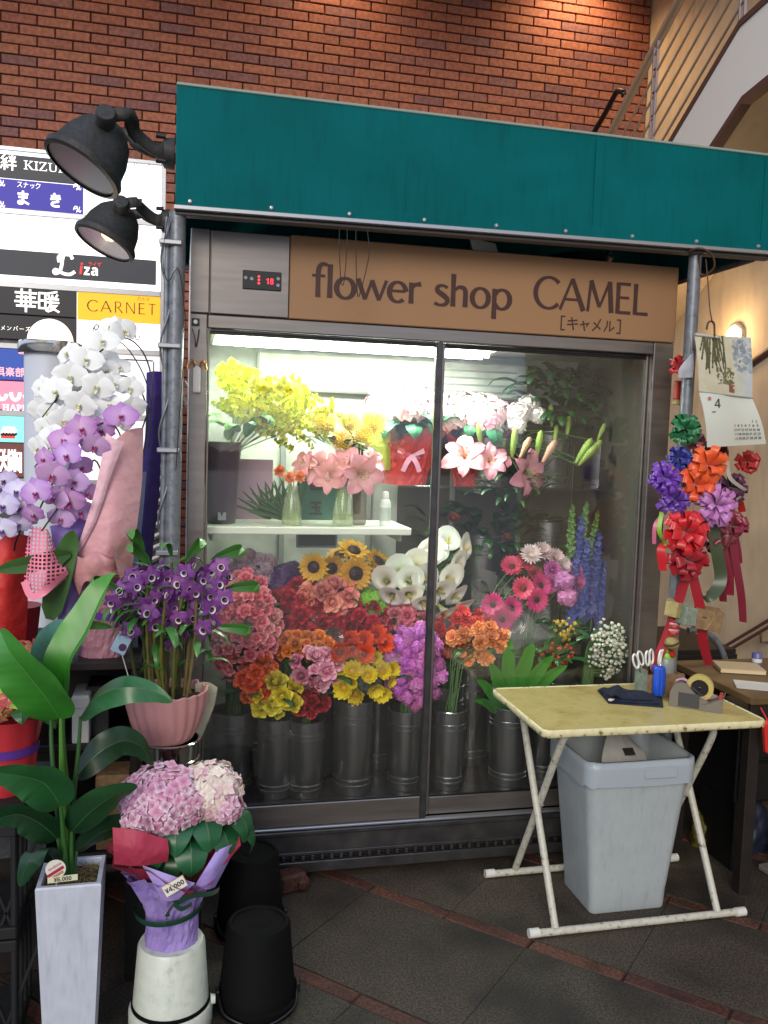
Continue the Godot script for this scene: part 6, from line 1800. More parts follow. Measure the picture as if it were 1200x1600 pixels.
func build_left_side() -> void:
	# dark wooden shelf unit
	var so = Vector3(-0.46, 0, 0.05)
	var sh = thing("shelf_unit", "dark brown wooden shelf unit carrying the wrapped orchids", "shelf", so)
	var b = func(called: String, a: Vector3, c: Vector3, m: Material, par: Node3D, ch := 0.003):
		return obj(called, span(a - par.position, c - par.position, ch), m, par)
	b.call("top", Vector3(-0.85, 0.878, -0.22), Vector3(-0.115, 0.903, 0.30), M.wood_dark, sh)
	b.call("side", Vector3(-0.845, 0.0, -0.21), Vector3(-0.82, 0.8775, 0.28), M.wood_dark, sh)
	b.call("side", Vector3(-0.145, 0.0, -0.21), Vector3(-0.12, 0.8775, 0.28), M.wood_dark, sh)
	b.call("back", Vector3(-0.8195, 0.02, -0.21), Vector3(-0.1455, 0.8775, -0.195), M.wood_dark, sh)
	b.call("shelf", Vector3(-0.8195, 0.62, -0.194), Vector3(-0.1455, 0.642, 0.275), M.wood_dark, sh)
	b.call("shelf", Vector3(-0.8195, 0.27, -0.194), Vector3(-0.1455, 0.292, 0.275), M.wood_dark, sh)
	var bxs = [["white cardboard box with a dark side on the middle shelf", -0.293, 0.6425, 0.2, Vector3(0.05, 0.15, 0.14), M.paper_white], ["flat brown parcel on the lower shelf", -0.197, 0.2925, 0.2, Vector3(0.1, 0.24, 0.12), M.cardboard], ["dark grey tin on the middle shelf beside the white box", -0.248, 0.6425, 0.14, Vector3(0.07, 0.16, 0.14), M.steel_dark]]
	for e in bxs:
		var bx = thing("storage_box", e[0], "box", Vector3(e[1], e[2], e[3]), "boxes on the dark shelf unit")
		obj("body", box(Vector3(0, e[4].y / 2, 0), e[4], 0.003), e[5], bx)
		obj("lid", box(Vector3(0, e[4].y - 0.022, 0), Vector3(e[4].x + 0.004, 0.036, e[4].z + 0.004), 0.003), e[5], bx)
	build_orchids()
	build_red_things()
	build_dendrobium()
	build_planter()
	build_hydrangea()
	# black buckets, upside down
	for e in [["black plastic bucket upside down at the front beside the white buckets", Vector3(0.228, 0, 0.66), 0.243], ["black plastic bucket upside down at the back against the cooler base", Vector3(0.237, 0, 0.27), 0.26]]:
		var bk = thing("black_bucket", e[0], "bucket", e[1], "upturned black buckets")
		var h: float = e[2]
		obj("body", lathe([Vector2(0.112, 0.0), Vector2(0.116, 0.008), Vector2(0.116, 0.03), Vector2(0.108, 0.034), Vector2(0.107, 0.06), Vector2(0.105, 0.064), Vector2(0.089, h - 0.008), Vector2(0.083, h), Vector2(0.074, h), Vector2(0.072, h - 0.006), Vector2(0.03, h - 0.006), Vector2(0.028, h - 0.004), Vector2(0.0, h - 0.004)], 40), M.bucket_black, bk)
		obj("handle", tube(curve([Vector3(0.108, 0.05, 0.03), Vector3(0.09, 0.03, 0.09), Vector3(0.0, 0.012, 0.124), Vector3(-0.09, 0.03, 0.09), Vector3(-0.108, 0.05, 0.03)], 18), 0.004, 6), M.black_plastic, bk)
		for s in [-1.0, 1.0]:
			obj("ear", box(Vector3(s * 0.112, 0.052, 0.02), Vector3(0.012, 0.03, 0.03), 0.003), M.black_plastic, bk)
	# broken brick chocking the cooler
	var br = thing("loose_brick", "chipped red brick lying at the cooler's base behind the black bucket", "brick", Vector3(0.397, 0.0, 0.05))
	var st = st_new()
	add_box(st, Vector3(0, 0.033, 0), Vector3(0.1, 0.066, 0.07), 0.009, Basis(UP, 0.3))
	add_box(st, Vector3(0.036, 0.028, 0.012), Vector3(0.05, 0.05, 0.06), 0.014, Basis(UP, 0.7))
	obj("body", done(st), M.strip1, br)
	# black slatted crate at the far left
	var co = Vector3(-0.50, 0, 0.62)
	var cr = thing("mesh_crate", "black plastic lattice crates stacked at the far left edge", "crate", co)
	for e in [[0.0, 0.3], [0.305, 0.605]]:
		for s in [0, 1]:
			b.call("rim", Vector3(-0.68, e[1] - 0.03 if s else e[0], 0.50), Vector3(-0.395, e[1] if s else e[0] + 0.03, 0.75), M.crate_black, cr)
		for k in 5:
			var x = -0.67 + 0.065 * k
			b.call("slat", Vector3(x, e[0] + 0.0305, 0.735), Vector3(x + 0.014, e[1] - 0.0305, 0.746), M.crate_black, cr)
			obj("diagonal", box(Vector3(x + 0.02, (e[0] + e[1]) / 2, 0.729) - co, Vector3(0.009, 0.27, 0.009), 0.002, Basis(Vector3(0, 0, 1), 0.35 if k % 2 else -0.35)), M.crate_black, cr)
		for k in 4:
			b.call("slat", Vector3(-0.406, e[0] + 0.0305, 0.51 + 0.065 * k), Vector3(-0.396, e[1] - 0.0305, 0.524 + 0.065 * k), M.crate_black, cr)

func sprig(t: Node3D, pts: Array, r: float, col: Color, called := "stem") -> void:
	var st = st_new()
	st.set_color(col)
	add_tube(st, curve(pts.map(func(p): return p - t.position), pts.size() * 5), r, 6)
	obj(called, done(st), M.stem, t)

func build_orchids() -> void:
	var top = 0.9035
	# white moth orchid in a pot, behind
	var wo = thing("white_orchid", "white moth orchid with arching sprays in front of the lamp post", "orchid", Vector3(-0.23, top, 0.06))
	obj("pot", lathe([Vector2(0, 0), Vector2(0.06, 0.0), Vector2(0.075, 0.13), Vector2(0.078, 0.135), Vector2(0.07, 0.135), Vector2(0.0, 0.115)], 24), M.get("pot_grey", mat("pot_grey", Color("8e8f9c"), 0.45)), wo)
	var w0 = L("e9ecea")
	var w1 = L("f4f5f8")
	var wm = [phal(w0, w1, L("e8dfc0"), L("cfd39a"), 0), phal(w0, w1, L("ece6d0"), L("d8d8a8"), 1)]
	var k = 0
	for e in [[160, 534, 0.16, 0.1, 0.15, 0.092], [193, 517, 0.10, 0.5, 0.3, 0.085], [174, 512, 0.08, 0.1, 0.6, 0.075], [135, 562, 0.18, -0.2, 0.1, 0.09], [107, 553, 0.14, -0.6, 0.2, 0.08], [110, 588, 0.20, -0.3, 0.0, 0.09], [152, 604, 0.22, 0.1, 0.0, 0.092], [88, 612, 0.22, -0.4, -0.1, 0.09], [66, 606, 0.18, -0.9, 0.0, 0.075], [125, 632, 0.24, -0.1, -0.1, 0.088], [100, 657, 0.25, -0.2, -0.15, 0.09], [80, 684, 0.26, -0.4, -0.2, 0.085], [70, 668, 0.2, -0.8, -0.1, 0.07], [140, 585, 0.1, 0.0, 0.3, 0.08], [165, 580, 0.12, 0.3, 0.2, 0.085], [178, 600, 0.16, 0.6, 0.1, 0.075], [203, 606, 0.14, 0.4, 0.0, 0.08], [206, 640, 0.16, 0.3, -0.1, 0.082], [172, 632, 0.2, 0.2, -0.2, 0.075], [148, 655, 0.22, 0.1, -0.2, 0.075], [120, 610, 0.12, -0.2, 0.1, 0.08], [98, 632, 0.16, -0.3, 0.0, 0.08], [188, 660, 0.2, 0.2, -0.2, 0.07], [160, 560, 0.08, 0.2, 0.3, 0.08], [125, 680, 0.22, -0.1, -0.2, 0.07], [60, 700, 0.24, -0.6, -0.3, 0.07], [116, 570, 0.12, -0.3, 0.2, 0.085], [96, 600, 0.15, -0.5, 0.1, 0.08], [78, 645, 0.2, -0.5, 0.0, 0.085], [112, 645, 0.17, 0.0, 0.0, 0.08], [140, 622, 0.17, 0.1, 0.1, 0.085], [64, 640, 0.16, -0.8, -0.1, 0.075], [96, 702, 0.26, -0.2, -0.3, 0.075], [152, 690, 0.2, 0.1, -0.2, 0.075], [186, 575, 0.1, 0.5, 0.3, 0.075], [128, 600, 0.1, -0.1, 0.1, 0.08]]:
		put(wo, wm[k % 2], at_px(e), Vector3(e[3] + 0.35 * sin(k * 2.7), e[4] + 0.3 * cos(k * 1.7), 1), e[5] * (1.1 + 0.1 * sin(k * 3.1)), 0.35 * sin(k * 1.9), "flower", M.petal)
		k += 1
	sprig(wo, [Vector3(-0.23, top + 0.1, 0.06), at_px([215, 700, 0.08]), at_px([238, 620, 0.08]), at_px([226, 555, 0.08]), at_px([190, 528, 0.1]), at_px([140, 565, 0.12]), at_px([90, 620, 0.16]), at_px([62, 700, 0.18])], 0.0028, L("2a2c20"))
	sprig(wo, [Vector3(-0.22, top + 0.1, 0.06), at_px([222, 720, 0.09]), at_px([229, 640, 0.1]), at_px([210, 598, 0.1]), at_px([180, 590, 0.12]), at_px([130, 640, 0.16]), at_px([80, 690, 0.2])], 0.0028, L("2a2c20"))
	sprig(wo, [at_px([233, 700, 0.1]), at_px([236, 640, 0.09]), at_px([226, 590, 0.09]), at_px([200, 545, 0.1]), at_px([178, 530, 0.12])], 0.0022, L("1c1d1c"), "support_wire")
	for e in [[66, 652], [54, 730]]:
		sprig(wo, [at_px([e[0], e[1], 0.24]), at_px([e[0] + 14, e[1] - 18, 0.24]), at_px([e[0] + 30, e[1] - 40, 0.22])], 0.002, L("2c3020"))
	set_leaves(wo, leaf_mesh("orchleaf", 0.22, 0.08, 0.6, L("1f4a20"), L("3c6a34"), 0.75), 4, Vector3(0, 0.13, 0.02), Vector3(0.03, 0.01, 0.02), 0.9, 1.2, 5)
	# purple moth orchid in pink paper
	var po = thing("purple_orchid", "lilac purple moth orchid arching out of pink wrapping paper", "orchid", Vector3(-0.235, top, 0.19))
	obj("pot", lathe([Vector2(0, 0), Vector2(0.055, 0.0), Vector2(0.07, 0.14), Vector2(0.073, 0.145), Vector2(0.065, 0.145), Vector2(0.0, 0.12)], 24), M.pot_grey, po)
	var p0 = L("d8b4e4")
	var p1 = L("b070c8")
	var pm = [phal(p0, p1, L("a8408c"), L("c8609a"), 0), phal(p0, L("a866c2"), L("a03a88"), L("c0588c"), 1), phal(L("d9b4e2"), L("c696d6"), L("9c3c84"), L("d0708c"), 2)]
	k = 0
	for e in [[189, 651, 0.30, 0.1, 0.2, 0.10], [127, 670, 0.36, 0.0, 0.1, 0.09], [148, 697, 0.35, 0.3, 0.0, 0.085], [100, 688, 0.37, -0.4, 0.2, 0.085], [105, 712, 0.4, 0.0, -0.1, 0.09], [82, 742, 0.42, -0.2, -0.1, 0.09], [70, 717, 0.38, -0.7, 0.1, 0.075], [57, 770, 0.44, -0.3, -0.2, 0.088], [116, 752, 0.37, 0.2, -0.1, 0.085], [108, 783, 0.38, 0.1, -0.2, 0.09], [126, 730, 0.34, 0.3, 0.0, 0.08], [86, 778, 0.38, -0.1, -0.3, 0.08], [135, 770, 0.34, 0.3, -0.2, 0.08], [158, 672, 0.3, 0.2, 0.2, 0.08], [95, 810, 0.36, 0.0, -0.3, 0.08], [125, 800, 0.34, 0.2, -0.3, 0.08], [53, 803, 0.42, -0.2, -0.4, 0.075]]:
		put(po, pm[k % 3], at_px(e), Vector3(e[3] + 0.35 * sin(k * 2.7), e[4] + 0.3 * cos(k * 1.7), 1), e[5] * (1.0 + 0.1 * sin(k * 3.1)), 0.35 * sin(k * 2.1))
		k += 1
	sprig(po, [po.position + Vector3(0.03, 0.12, 0), at_px([178, 780, 0.26]), at_px([190, 690, 0.27]), at_px([165, 660, 0.3]), at_px([125, 690, 0.34]), at_px([85, 750, 0.38]), at_px([55, 810, 0.4])], 0.0026, L("33351f"))
	sprig(po, [po.position + Vector3(0.0, 0.12, 0), at_px([165, 800, 0.26]), at_px([150, 720, 0.3]), at_px([115, 760, 0.34]), at_px([65, 830, 0.4])], 0.0026, L("33351f"))
	# paler lilac orchid further left
	var lo2 = thing("lilac_orchid", "pale lilac moth orchid in red paper cut off by the left edge", "orchid", Vector3(-0.50, top, 0.12))
	obj("pot", lathe([Vector2(0, 0), Vector2(0.055, 0.0), Vector2(0.07, 0.14), Vector2(0.073, 0.145), Vector2(0.065, 0.145), Vector2(0.0, 0.12)], 24), M.pot_red, lo2)
	var lm = [phal(L("e6e0f0"), L("bba6d8"), L("6a4a86"), L("8a6a9a"), 0), phal(L("e0d8ee"), L("ae9ad0"), L("5e4078"), L("7c5c90"), 1)]
	k = 0
	for e in [[27, 768, 0.38, -0.2, 0.2, 0.08], [8, 752, 0.34, -0.5, 0.4, 0.075], [32, 792, 0.38, 0.0, -0.1, 0.075], [6, 790, 0.4, -0.2, 0.0, 0.085], [4, 828, 0.42, -0.2, -0.2, 0.085], [30, 818, 0.36, 0.1, -0.2, 0.065], [44, 810, 0.34, 0.3, -0.1, 0.06], [-22, 770, 0.34, -0.3, 0.1, 0.085], [-20, 820, 0.38, -0.3, -0.2, 0.085]]:
		put(lo2, lm[k % 2], at_px(e), Vector3(e[3], e[4], 1), e[5], 0.3 * sin(k * 2.1))
		k += 1
	sprig(lo2, [lo2.position + Vector3(0, 0.12, 0), at_px([22, 860, 0.3]), at_px([45, 800, 0.34]), at_px([25, 785, 0.36]), at_px([-20, 800, 0.36])], 0.0026, L("1e1c28"))
	# pink paper sheets round the purple orchid: the tall back sheet, its folded edge, the skirt and the ribbon
	var wp = thing("pink_wrapping", "tall folded sheet of dusty pink wrapping paper with a purple ribbon", "wrapping paper", Vector3(-0.235, top, 0.19))
	var c = func(rows: Array) -> Array:
		return rows.map(func(r): return r.map(func(e): return at_px(e) - wp.position))
	obj("tall_sheet", sheet(c.call([[[178, 690, 0.30], [200, 672, 0.27], [224, 668, 0.20]], [[160, 760, 0.33], [190, 750, 0.31], [222, 750, 0.22]], [[135, 830, 0.33], [178, 835, 0.34], [213, 832, 0.24]], [[118, 880, 0.31], [165, 890, 0.33], [207, 885, 0.24]], [[112, 905, 0.28], [155, 925, 0.29], [200, 920, 0.22]]]), [L("dfa8b0"), L("cc949e")]), M.wrap, wp)
	obj("folded_edge", sheet(c.call([[[166, 676, 0.34], [180, 686, 0.345], [194, 690, 0.335]], [[150, 760, 0.355], [163, 755, 0.355], [172, 748, 0.345]], [[128, 835, 0.345], [140, 825, 0.35], [150, 815, 0.345]], [[112, 872, 0.325], [118, 866, 0.33], [124, 862, 0.335]]]), [L("eabfcc"), L("e0b0be")]), M.wrap, wp)
	obj("cuff", sheet(c.call([[[110, 858, 0.335], [128, 872, 0.36], [150, 862, 0.345], [178, 874, 0.375], [210, 850, 0.27]], [[108, 885, 0.34], [130, 890, 0.355], [152, 880, 0.38], [176, 892, 0.35], [208, 880, 0.28]], [[124, 930, 0.315], [134, 908, 0.36], [156, 914, 0.345], [180, 898, 0.37], [203, 906, 0.275]]]), [L("c58e90"), L("b67f84")]), M.wrap, wp)
	obj("crease", sheet(c.call([[[176, 838, 0.365], [190, 846, 0.355], [209, 836, 0.285]], [[178, 868, 0.385], [184, 872, 0.36], [206, 866, 0.30]], [[188, 906, 0.37], [194, 900, 0.35], [203, 893, 0.30]]]), [L("b98886"), L("a87478")]), M.wrap, wp)
	obj("skirt", paper_cone(0.235, 0.072, 0.105, 7, 0.02, L("a87888"), L("96687c"), 0.0, 5, 0.9), M.wrap, wp)
	obj("ribbon", lathe([Vector2(0.094, 0.128), Vector2(0.098, 0.148)], 36, Transform3D(Basis(Vector3(0, 0, 1), -0.12), Vector3.ZERO)), M.get("ribbon_purple", mat("ribbon_purple", Color("5a3490"), 0.35)), wp)
	# violet sheet and pale film behind
	var vi = thing("violet_sheet", "tall dark violet sheet of wrapping paper behind the pink one", "wrapping paper", at_px([228, 870, 0.0]))
	var cv = func(rows: Array) -> Array:
		return rows.map(func(r): return r.map(func(e): return at_px(e) - vi.position))
	obj("sheet", sheet(cv.call([[[229, 582, -0.02], [241, 580, -0.01], [253, 581, -0.03]], [[226, 690, 0.0], [238, 690, 0.015], [252, 690, -0.02]], [[212, 780, 0.02], [230, 785, 0.04], [248, 780, 0.0]], [[206, 870, 0.04], [224, 880, 0.05], [238, 870, 0.02]], [[205, 980, 0.05], [222, 990, 0.06], [232, 980, 0.04]], [[206, 1040, 0.05], [222, 1045, 0.06], [232, 1042, 0.04]]]), [L("3d2a7e"), L("251a52")]), M.wrap, vi)
	var fl = thing("film_sheet", "pale translucent sheet standing between the pink and violet papers", "wrapping film", at_px([218, 860, 0.1]))
	obj("sheet", sheet([[[212, 738, 0.10], [229, 737, 0.09]], [[208, 800, 0.11], [224, 800, 0.1]], [[206, 900, 0.12], [216, 900, 0.11]], [[206, 1030, 0.12], [216, 1030, 0.11]]].map(func(r): return r.map(func(e): return at_px(e) - fl.position)), [L("7c8498"), L("6a7288")]), M.wrap, fl)
	# louvred white panel glimpsed behind the post
	var lv = thing("louvre_panel", "white slatted panel glimpsed between the violet paper and the canopy post", "panel", Vector3(-0.076, 0, -0.5))
	obj("frame", span(Vector3(-0.06, 0.0, -0.03), Vector3(0.06, 1.6, -0.02), 0.002), M.get("louvre_dark", mat("louvre_dark", Color("55524c"), 0.7)), lv)
	for i in 16:
		obj("slat", box(Vector3(0, 0.9 + 0.044 * i, 0), Vector3(0.12, 0.012, 0.028), 0.001, Basis(Vector3(0, 0, 1), 0.42) * Basis(Vector3(1, 0, 0), -0.5)), M.white_paint, lv)

func build_red_things() -> void:
	var top = 0.9035
	var rw = thing("red_wrapping", "bright red sheet of wrapping paper at the left edge", "wrapping paper", Vector3(-0.47, top, 0.2))
	obj("sheet", sheet([[[-40, 840, 0.24], [10, 832, 0.3], [48, 838, 0.24]], [[-40, 900, 0.26], [5, 900, 0.33], [45, 895, 0.25]], [[-40, 980, 0.26], [0, 985, 0.32], [42, 975, 0.26]], [[-40, 1022, 0.25], [0, 1026, 0.3], [38, 1020, 0.25]]].map(func(r): return r.map(func(e): return at_px(e) - rw.position)), [L("d0342e"), L("9c1418")]), M.wrap, rw)
	# pink net wrap round a small orchid, with dark leaf
	var nt = thing("pink_net_wrapping", "pink net wrapping flaring beside the red paper, over a dark strap leaf", "wrapping net", Vector3(-0.33, top, 0.28))
	var net = M.get("net_pink", mat("net_pink", Color("e8809c"), 0.5)) as StandardMaterial3D
	var im = Image.create_empty(128, 128, false, Image.FORMAT_RGBA8)
	for y in 128:
		for x in 128:
			var on = (x % 32 < 12) or (y % 32 < 12)
			im.set_pixel(x, y, Color(1, 1, 1, 1.0 if on else 0.0))
	net.albedo_texture = ImageTexture.create_from_image(im)
	net.transparency = BaseMaterial3D.TRANSPARENCY_ALPHA_SCISSOR
	net.alpha_scissor_threshold = 0.5
	net.uv1_triplanar = true
	net.uv1_world_triplanar = true
	net.uv1_scale = Vector3.ONE * 22.0
	var cn = func(rows: Array) -> Array:
		return rows.map(func(r): return r.map(func(e): return at_px(e) - nt.position))
	obj("net_sheet", sheet(cn.call([[[48, 822, 0.34], [72, 826, 0.38], [80, 840, 0.34]], [[40, 860, 0.36], [70, 868, 0.40], [98, 880, 0.35]], [[38, 905, 0.37], [68, 905, 0.41], [106, 892, 0.36]], [[44, 932, 0.36], [66, 932, 0.39], [100, 908, 0.35]], [[56, 930, 0.32], [70, 925, 0.33], [90, 910, 0.31]]]), [L("e07a98"), L("d8607c")], 0.003), net, nt)
	obj("net_hem", ribbon([at_px([38, 908, 0.385]) - nt.position, at_px([50, 932, 0.40]) - nt.position, at_px([75, 920, 0.41]) - nt.position, at_px([106, 893, 0.37]) - nt.position], 0.022, Vector3(0.4, 1, 0), L("e886a0")), M.satin, nt)
	var lf = cached("strapleaf", func(st):
		add_leaf(st, [Vector3(0, 0, 0), Vector3(0.01, 0.14, 0.02), Vector3(0.025, 0.24, 0.03), Vector3(0.03, 0.28, 0.05)], 0.075, Vector3(1, 0, 0.2), 0.15, L("2c4a24"), L("4d7a40"), 10, 3, 0.6))
	obj("leaf", lf, M.leaf, nt, Transform3D(Basis(Vector3(0, 0, 1), -0.15), at_px([78, 968, 0.32]) - nt.position))
	obj("leaf", lf, M.leaf, nt, Transform3D(Basis(Vector3(0, 0, 1), 1.9).scaled(Vector3(0.7, 0.7, 0.7)), at_px([110, 865, 0.36]) - nt.position))
	obj("mauve_lining", sheet(cn.call([[[78, 822, 0.3], [110, 815, 0.32], [140, 800, 0.3]], [[82, 850, 0.31], [110, 860, 0.33], [130, 850, 0.3]], [[90, 960, 0.28], [105, 985, 0.3], [120, 1000, 0.27]], [[92, 1030, 0.28], [105, 1032, 0.3], [118, 1032, 0.27]]]), [L("8a70c0"), L("5c5470")]), M.wrap, nt)
	# mottled red and green hydrangea in a red wrapped pot
	var gh = thing("mottled_hydrangea", "red and lime mottled hydrangea in a red wrapped pot at the left edge", "potted plant", Vector3(-0.47, 0.60, 0.50))
	obj("pot_wrap", lathe([Vector2(0, 0), Vector2(0.07, 0.0), Vector2(0.078, 0.02), Vector2(0.088, 0.14), Vector2(0.1, 0.2), Vector2(0.11, 0.22), Vector2(0.085, 0.2), Vector2(0.0, 0.19)], 32, Transform3D.IDENTITY, false, 0.03, 9), M.get("pot_crimson", mat("pot_crimson", Color("b8323c"), 0.35)), gh)
	obj("ribbon", lathe([Vector2(0.092, 0.115), Vector2(0.094, 0.14)], 32), M.ribbon_purple, gh)
	var hm = head("mott", 90, Vector3(0.085, 0.06, 0.08), 0.022, [L("a8363e"), L("8aa83a"), L("c05a50")], [L("c4605c"), L("b8c860"), L("d88a70")], 4, 1.7)
	for e in [[-0.05, 0.33, 0.02, 1.0], [0.03, 0.335, 0.0, 1.05], [0.0, 0.29, 0.06, 0.9], [-0.09, 0.3, 0.04, 1.0]]:
		obj("flower_head", hm, M.petal, gh, Transform3D(face_basis(Vector3(e[0] * 5, 0.7, 0.6), e[0] * 30).scaled(Vector3.ONE * e[3]), Vector3(e[0], e[1], e[2])))
	set_leaves(gh, leaf_mesh("hydleaf2", 0.11, 0.075, 0.4, L("17401c"), L("2f6030"), 0.7), 16, Vector3(0.03, 0.24, 0.02), Vector3(0.11, 0.03, 0.08), 0.9, 1.3, 12)
	var st = thing("pot_stand", "grey covered stand under the red wrapped pot", "stand", Vector3(-0.50, 0, 0.40))
	obj("cloth", sheet([[[-0.2, 0.595, -0.12], [0.0, 0.597, -0.12], [0.13, 0.594, -0.12]], [[-0.2, 0.597, 0.1], [0.0, 0.598, 0.1], [0.13, 0.596, 0.1]], [[-0.2, 0.585, 0.135], [0.0, 0.585, 0.135], [0.14, 0.58, 0.13]], [[-0.2, 0.5, 0.14], [0.0, 0.49, 0.145], [0.145, 0.50, 0.135]], [[-0.2, 0.43, 0.14], [0.0, 0.42, 0.14], [0.145, 0.43, 0.135]]].map(func(r): return r.map(func(e): return Vector3(e[0], e[1], e[2]))), [L("5a5c62"), L("46484e")]), M.wrap, st)
	obj("box", span(Vector3(-0.19, 0.0, -0.11), Vector3(0.12, 0.59, -0.0), 0.004), M.wood_dark, st)
	var kr = thing("kraft_sheet", "brown kraft paper fold beside the red pot", "wrapping paper", Vector3(-0.37, 0.60, 0.46))
	obj("sheet", sheet([[[30, 1130, 0.46], [62, 1120, 0.46]], [[28, 1160, 0.48], [50, 1160, 0.48]], [[20, 1172, 0.47], [38, 1176, 0.47]]].map(func(r): return r.map(func(e): return at_px(e) - kr.position)), [L("5a4a42"), L("4a3c38")]), M.wrap, kr)

func build_dendrobium() -> void:
	var c = Vector3(-0.035, 0.0, 0.42)
	var cr = thing("black_stand", "black box stand under the silver bucket of the purple dendrobium", "stand", Vector3(c.x, 0, c.z - 0.02))
	obj("body", span(Vector3(-0.11, 0, -0.11), Vector3(0.11, 0.36, 0.10), 0.004), M.crate_black, cr)
	var bk = metal_bucket("shiny upturned silver bucket under the pink dendrobium pot", Vector3(c.x + 0.012, 0.3605, c.z), 0.088, 0.339, M.chrome)
	bk.set_meta("group", "metal bucket used as a stand")
	var t = thing("dendrobium", "purple dendrobium orchid in a pink swirled pot", "orchid", Vector3(c.x, 0.70, c.z))
	# swirled pot
	var st = st_new()
	var prof = [Vector2(0.0, 0.0), Vector2(0.075, 0.0), Vector2(0.082, 0.01), Vector2(0.102, 0.06), Vector2(0.114, 0.105), Vector2(0.119, 0.14), Vector2(0.121, 0.15), Vector2(0.113, 0.15), Vector2(0.105, 0.125)]
	var rows = []
	for i in 25:
		var u = i / 24.0 * (prof.size() - 1)
		var k = mini(int(u), prof.size() - 2)
		var p: Vector2 = prof[k].lerp(prof[k + 1], u - k)
		var row = []
		for s in 97:
			var a = TAU * (s % 96) / 96
			var r = p.x * (1.0 + 0.028 * sin(a * 20 - p.y * 16.0) * smoothstep(0.005, 0.03, p.y))
			row.append(Vector3(cos(a) * r, p.y + 0.003 * sin(a * 20 - p.y * 16.0) * smoothstep(0.1, 0.15, p.y), sin(a) * r))
		rows.append(row)
	add_grid(st, rows)
	obj("pot", done(st), M.pot_pink, t)
	obj("bark", lathe([Vector2(0.0, 0.135), Vector2(0.06, 0.132), Vector2(0.112, 0.122)], 24), M.soil, t)
	var q = RandomNumberGenerator.new()
	q.seed = 8
	var lm = leaf_mesh("denleaf", 0.11, 0.026, 0.35, L("245a1e"), L("4f8a3a"))
	var lm2 = leaf_mesh("denleaf2", 0.13, 0.03, 0.5, L("1f4f1c"), L("5f9a48"))
	var canes = []
	for i in 20:
		var a = i * 2.4
		var r0 = sqrt(i / 20.0) * 0.085
		var b0 = Vector3(cos(a) * r0, 0.13, sin(a) * r0)
		var b1 = b0 + Vector3(cos(a) * r0 * 0.5 + q.randf_range(-0.02, 0.02), q.randf_range(0.27, 0.40), sin(a) * r0 * 0.5)
		var pts = curve([b0, b0.lerp(b1, 0.5) + Vector3(q.randf_range(-0.015, 0.015), 0, 0), b1], 12)
		var rr = []
		for k in 13:
			rr.append(0.0055 * (1.0 + 0.28 * cos(k * PI)) * lerpf(1.0, 0.75, k / 12.0))
		var cs = st_new()
		cs.set_color(L("3f4a22").lerp(L("666428"), q.randf()) if i % 4 else L("6a5a3a"))
		add_tube(cs, pts, rr, 7)
		obj("cane", done(cs), M.stem, t)
		canes.append(b1)
	for i in 70:
		var b1: Vector3 = canes[i % 20]
		var aa = q.randf() * TAU
		obj("leaf", lm if i % 2 else lm2, M.leaf, t, Transform3D(Basis(UP, aa) * Basis(Vector3.RIGHT, q.randf_range(0.1, 1.3)).scaled(Vector3.ONE * q.randf_range(0.7, 1.1)), b1 - Vector3(0, q.randf_range(-0.02, 0.2), 0)))
	for e in [[236, 862, 0.46, 1.2, 0.15], [290, 858, 0.46, -1.0, 0.15], [330, 855, 0.45, -1.9, 0.17], [352, 900, 0.46, -2.3, 0.16], [340, 960, 0.5, -2.6, 0.15], [185, 900, 0.5, 1.8, 0.13], [175, 960, 0.5, 2.2, 0.12], [225, 850, 0.42, 0.6, 0.16]]:
		obj("leaf", lm2, M.leaf, t, Transform3D(Basis(Vector3(0, 0, 1), e[3] * 0.6).scaled(Vector3.ONE * e[4] / 0.13), at_px([e[0], e[1] + 20, e[2]]) - t.position))
	var fm = [nobile(0), nobile(1), nobile(2)]
	var k = 0
	# from the photograph: where the open flowers face the street
	for e in [[187, 922], [212, 915], [253, 920], [190, 968], [205, 985], [233, 957], [271, 949], [284, 931], [279, 966], [295, 920], [256, 981], [244, 976], [305, 925], [318, 982], [300, 965], [208, 900], [290, 893], [330, 890], [318, 905], [345, 885], [342, 912], [332, 930], [262, 902], [236, 900], [278, 912], [272, 1002], [222, 950], [176, 940], [330, 950], [310, 945], [350, 935], [240, 935], [260, 960], [196, 945]]:
		put(t, fm[k % 3], at_px([e[0], e[1], 0.50 + 0.035 * sin(k * 1.7)]), Vector3(0.5 * sin(k * 2.3), 0.3 * cos(k * 1.3) - 0.1, 1.0), 0.066 + 0.006 * sin(k * 3.0), 0.6 * sin(k * 1.1))
		k += 1
	for e in [[180, 952, 0.49], [300, 880, 0.5], [222, 890, 0.5], [338, 970, 0.48], [355, 900, 0.46], [212, 930, 0.48], [264, 930, 0.5], [250, 890, 0.47], [310, 895, 0.47], [286, 985, 0.5]]:
		put(t, fm[k % 3], at_px(e), Vector3(sin(k * 2.0), 0.6 * sin(k * 1.0), 0.5), 0.062, sin(k * 1.0))
		k += 1
	var tg = thing("picture_tag", "pale blue plant tag with a flower picture in the dendrobium", "tag", at_px([190, 1005, 0.5]))
	obj("card", box(Vector3.ZERO, Vector3(0.042, 0.06, 0.0015), 0.0005, Basis(Vector3(0, 0, 1), -0.45)), M.get("tag_blue", mat("tag_blue", Color("a9c6dc"), 0.5)), tg)
	obj("print", lathe([Vector2(0.0, 0.0009), Vector2(0.011, 0.0009)], 14, Transform3D(Basis(Vector3.RIGHT, PI / 2), Vector3(0.003, -0.012, 0.0006))), M.get("tag_plum", mat("tag_plum", Color("5a2f58"), 0.5)), tg)
	obj("stake", tube([Vector3(0.0, -0.028, -0.002), Vector3(0.04, -0.2, -0.06)], 0.0015, 5), M.stem, tg)
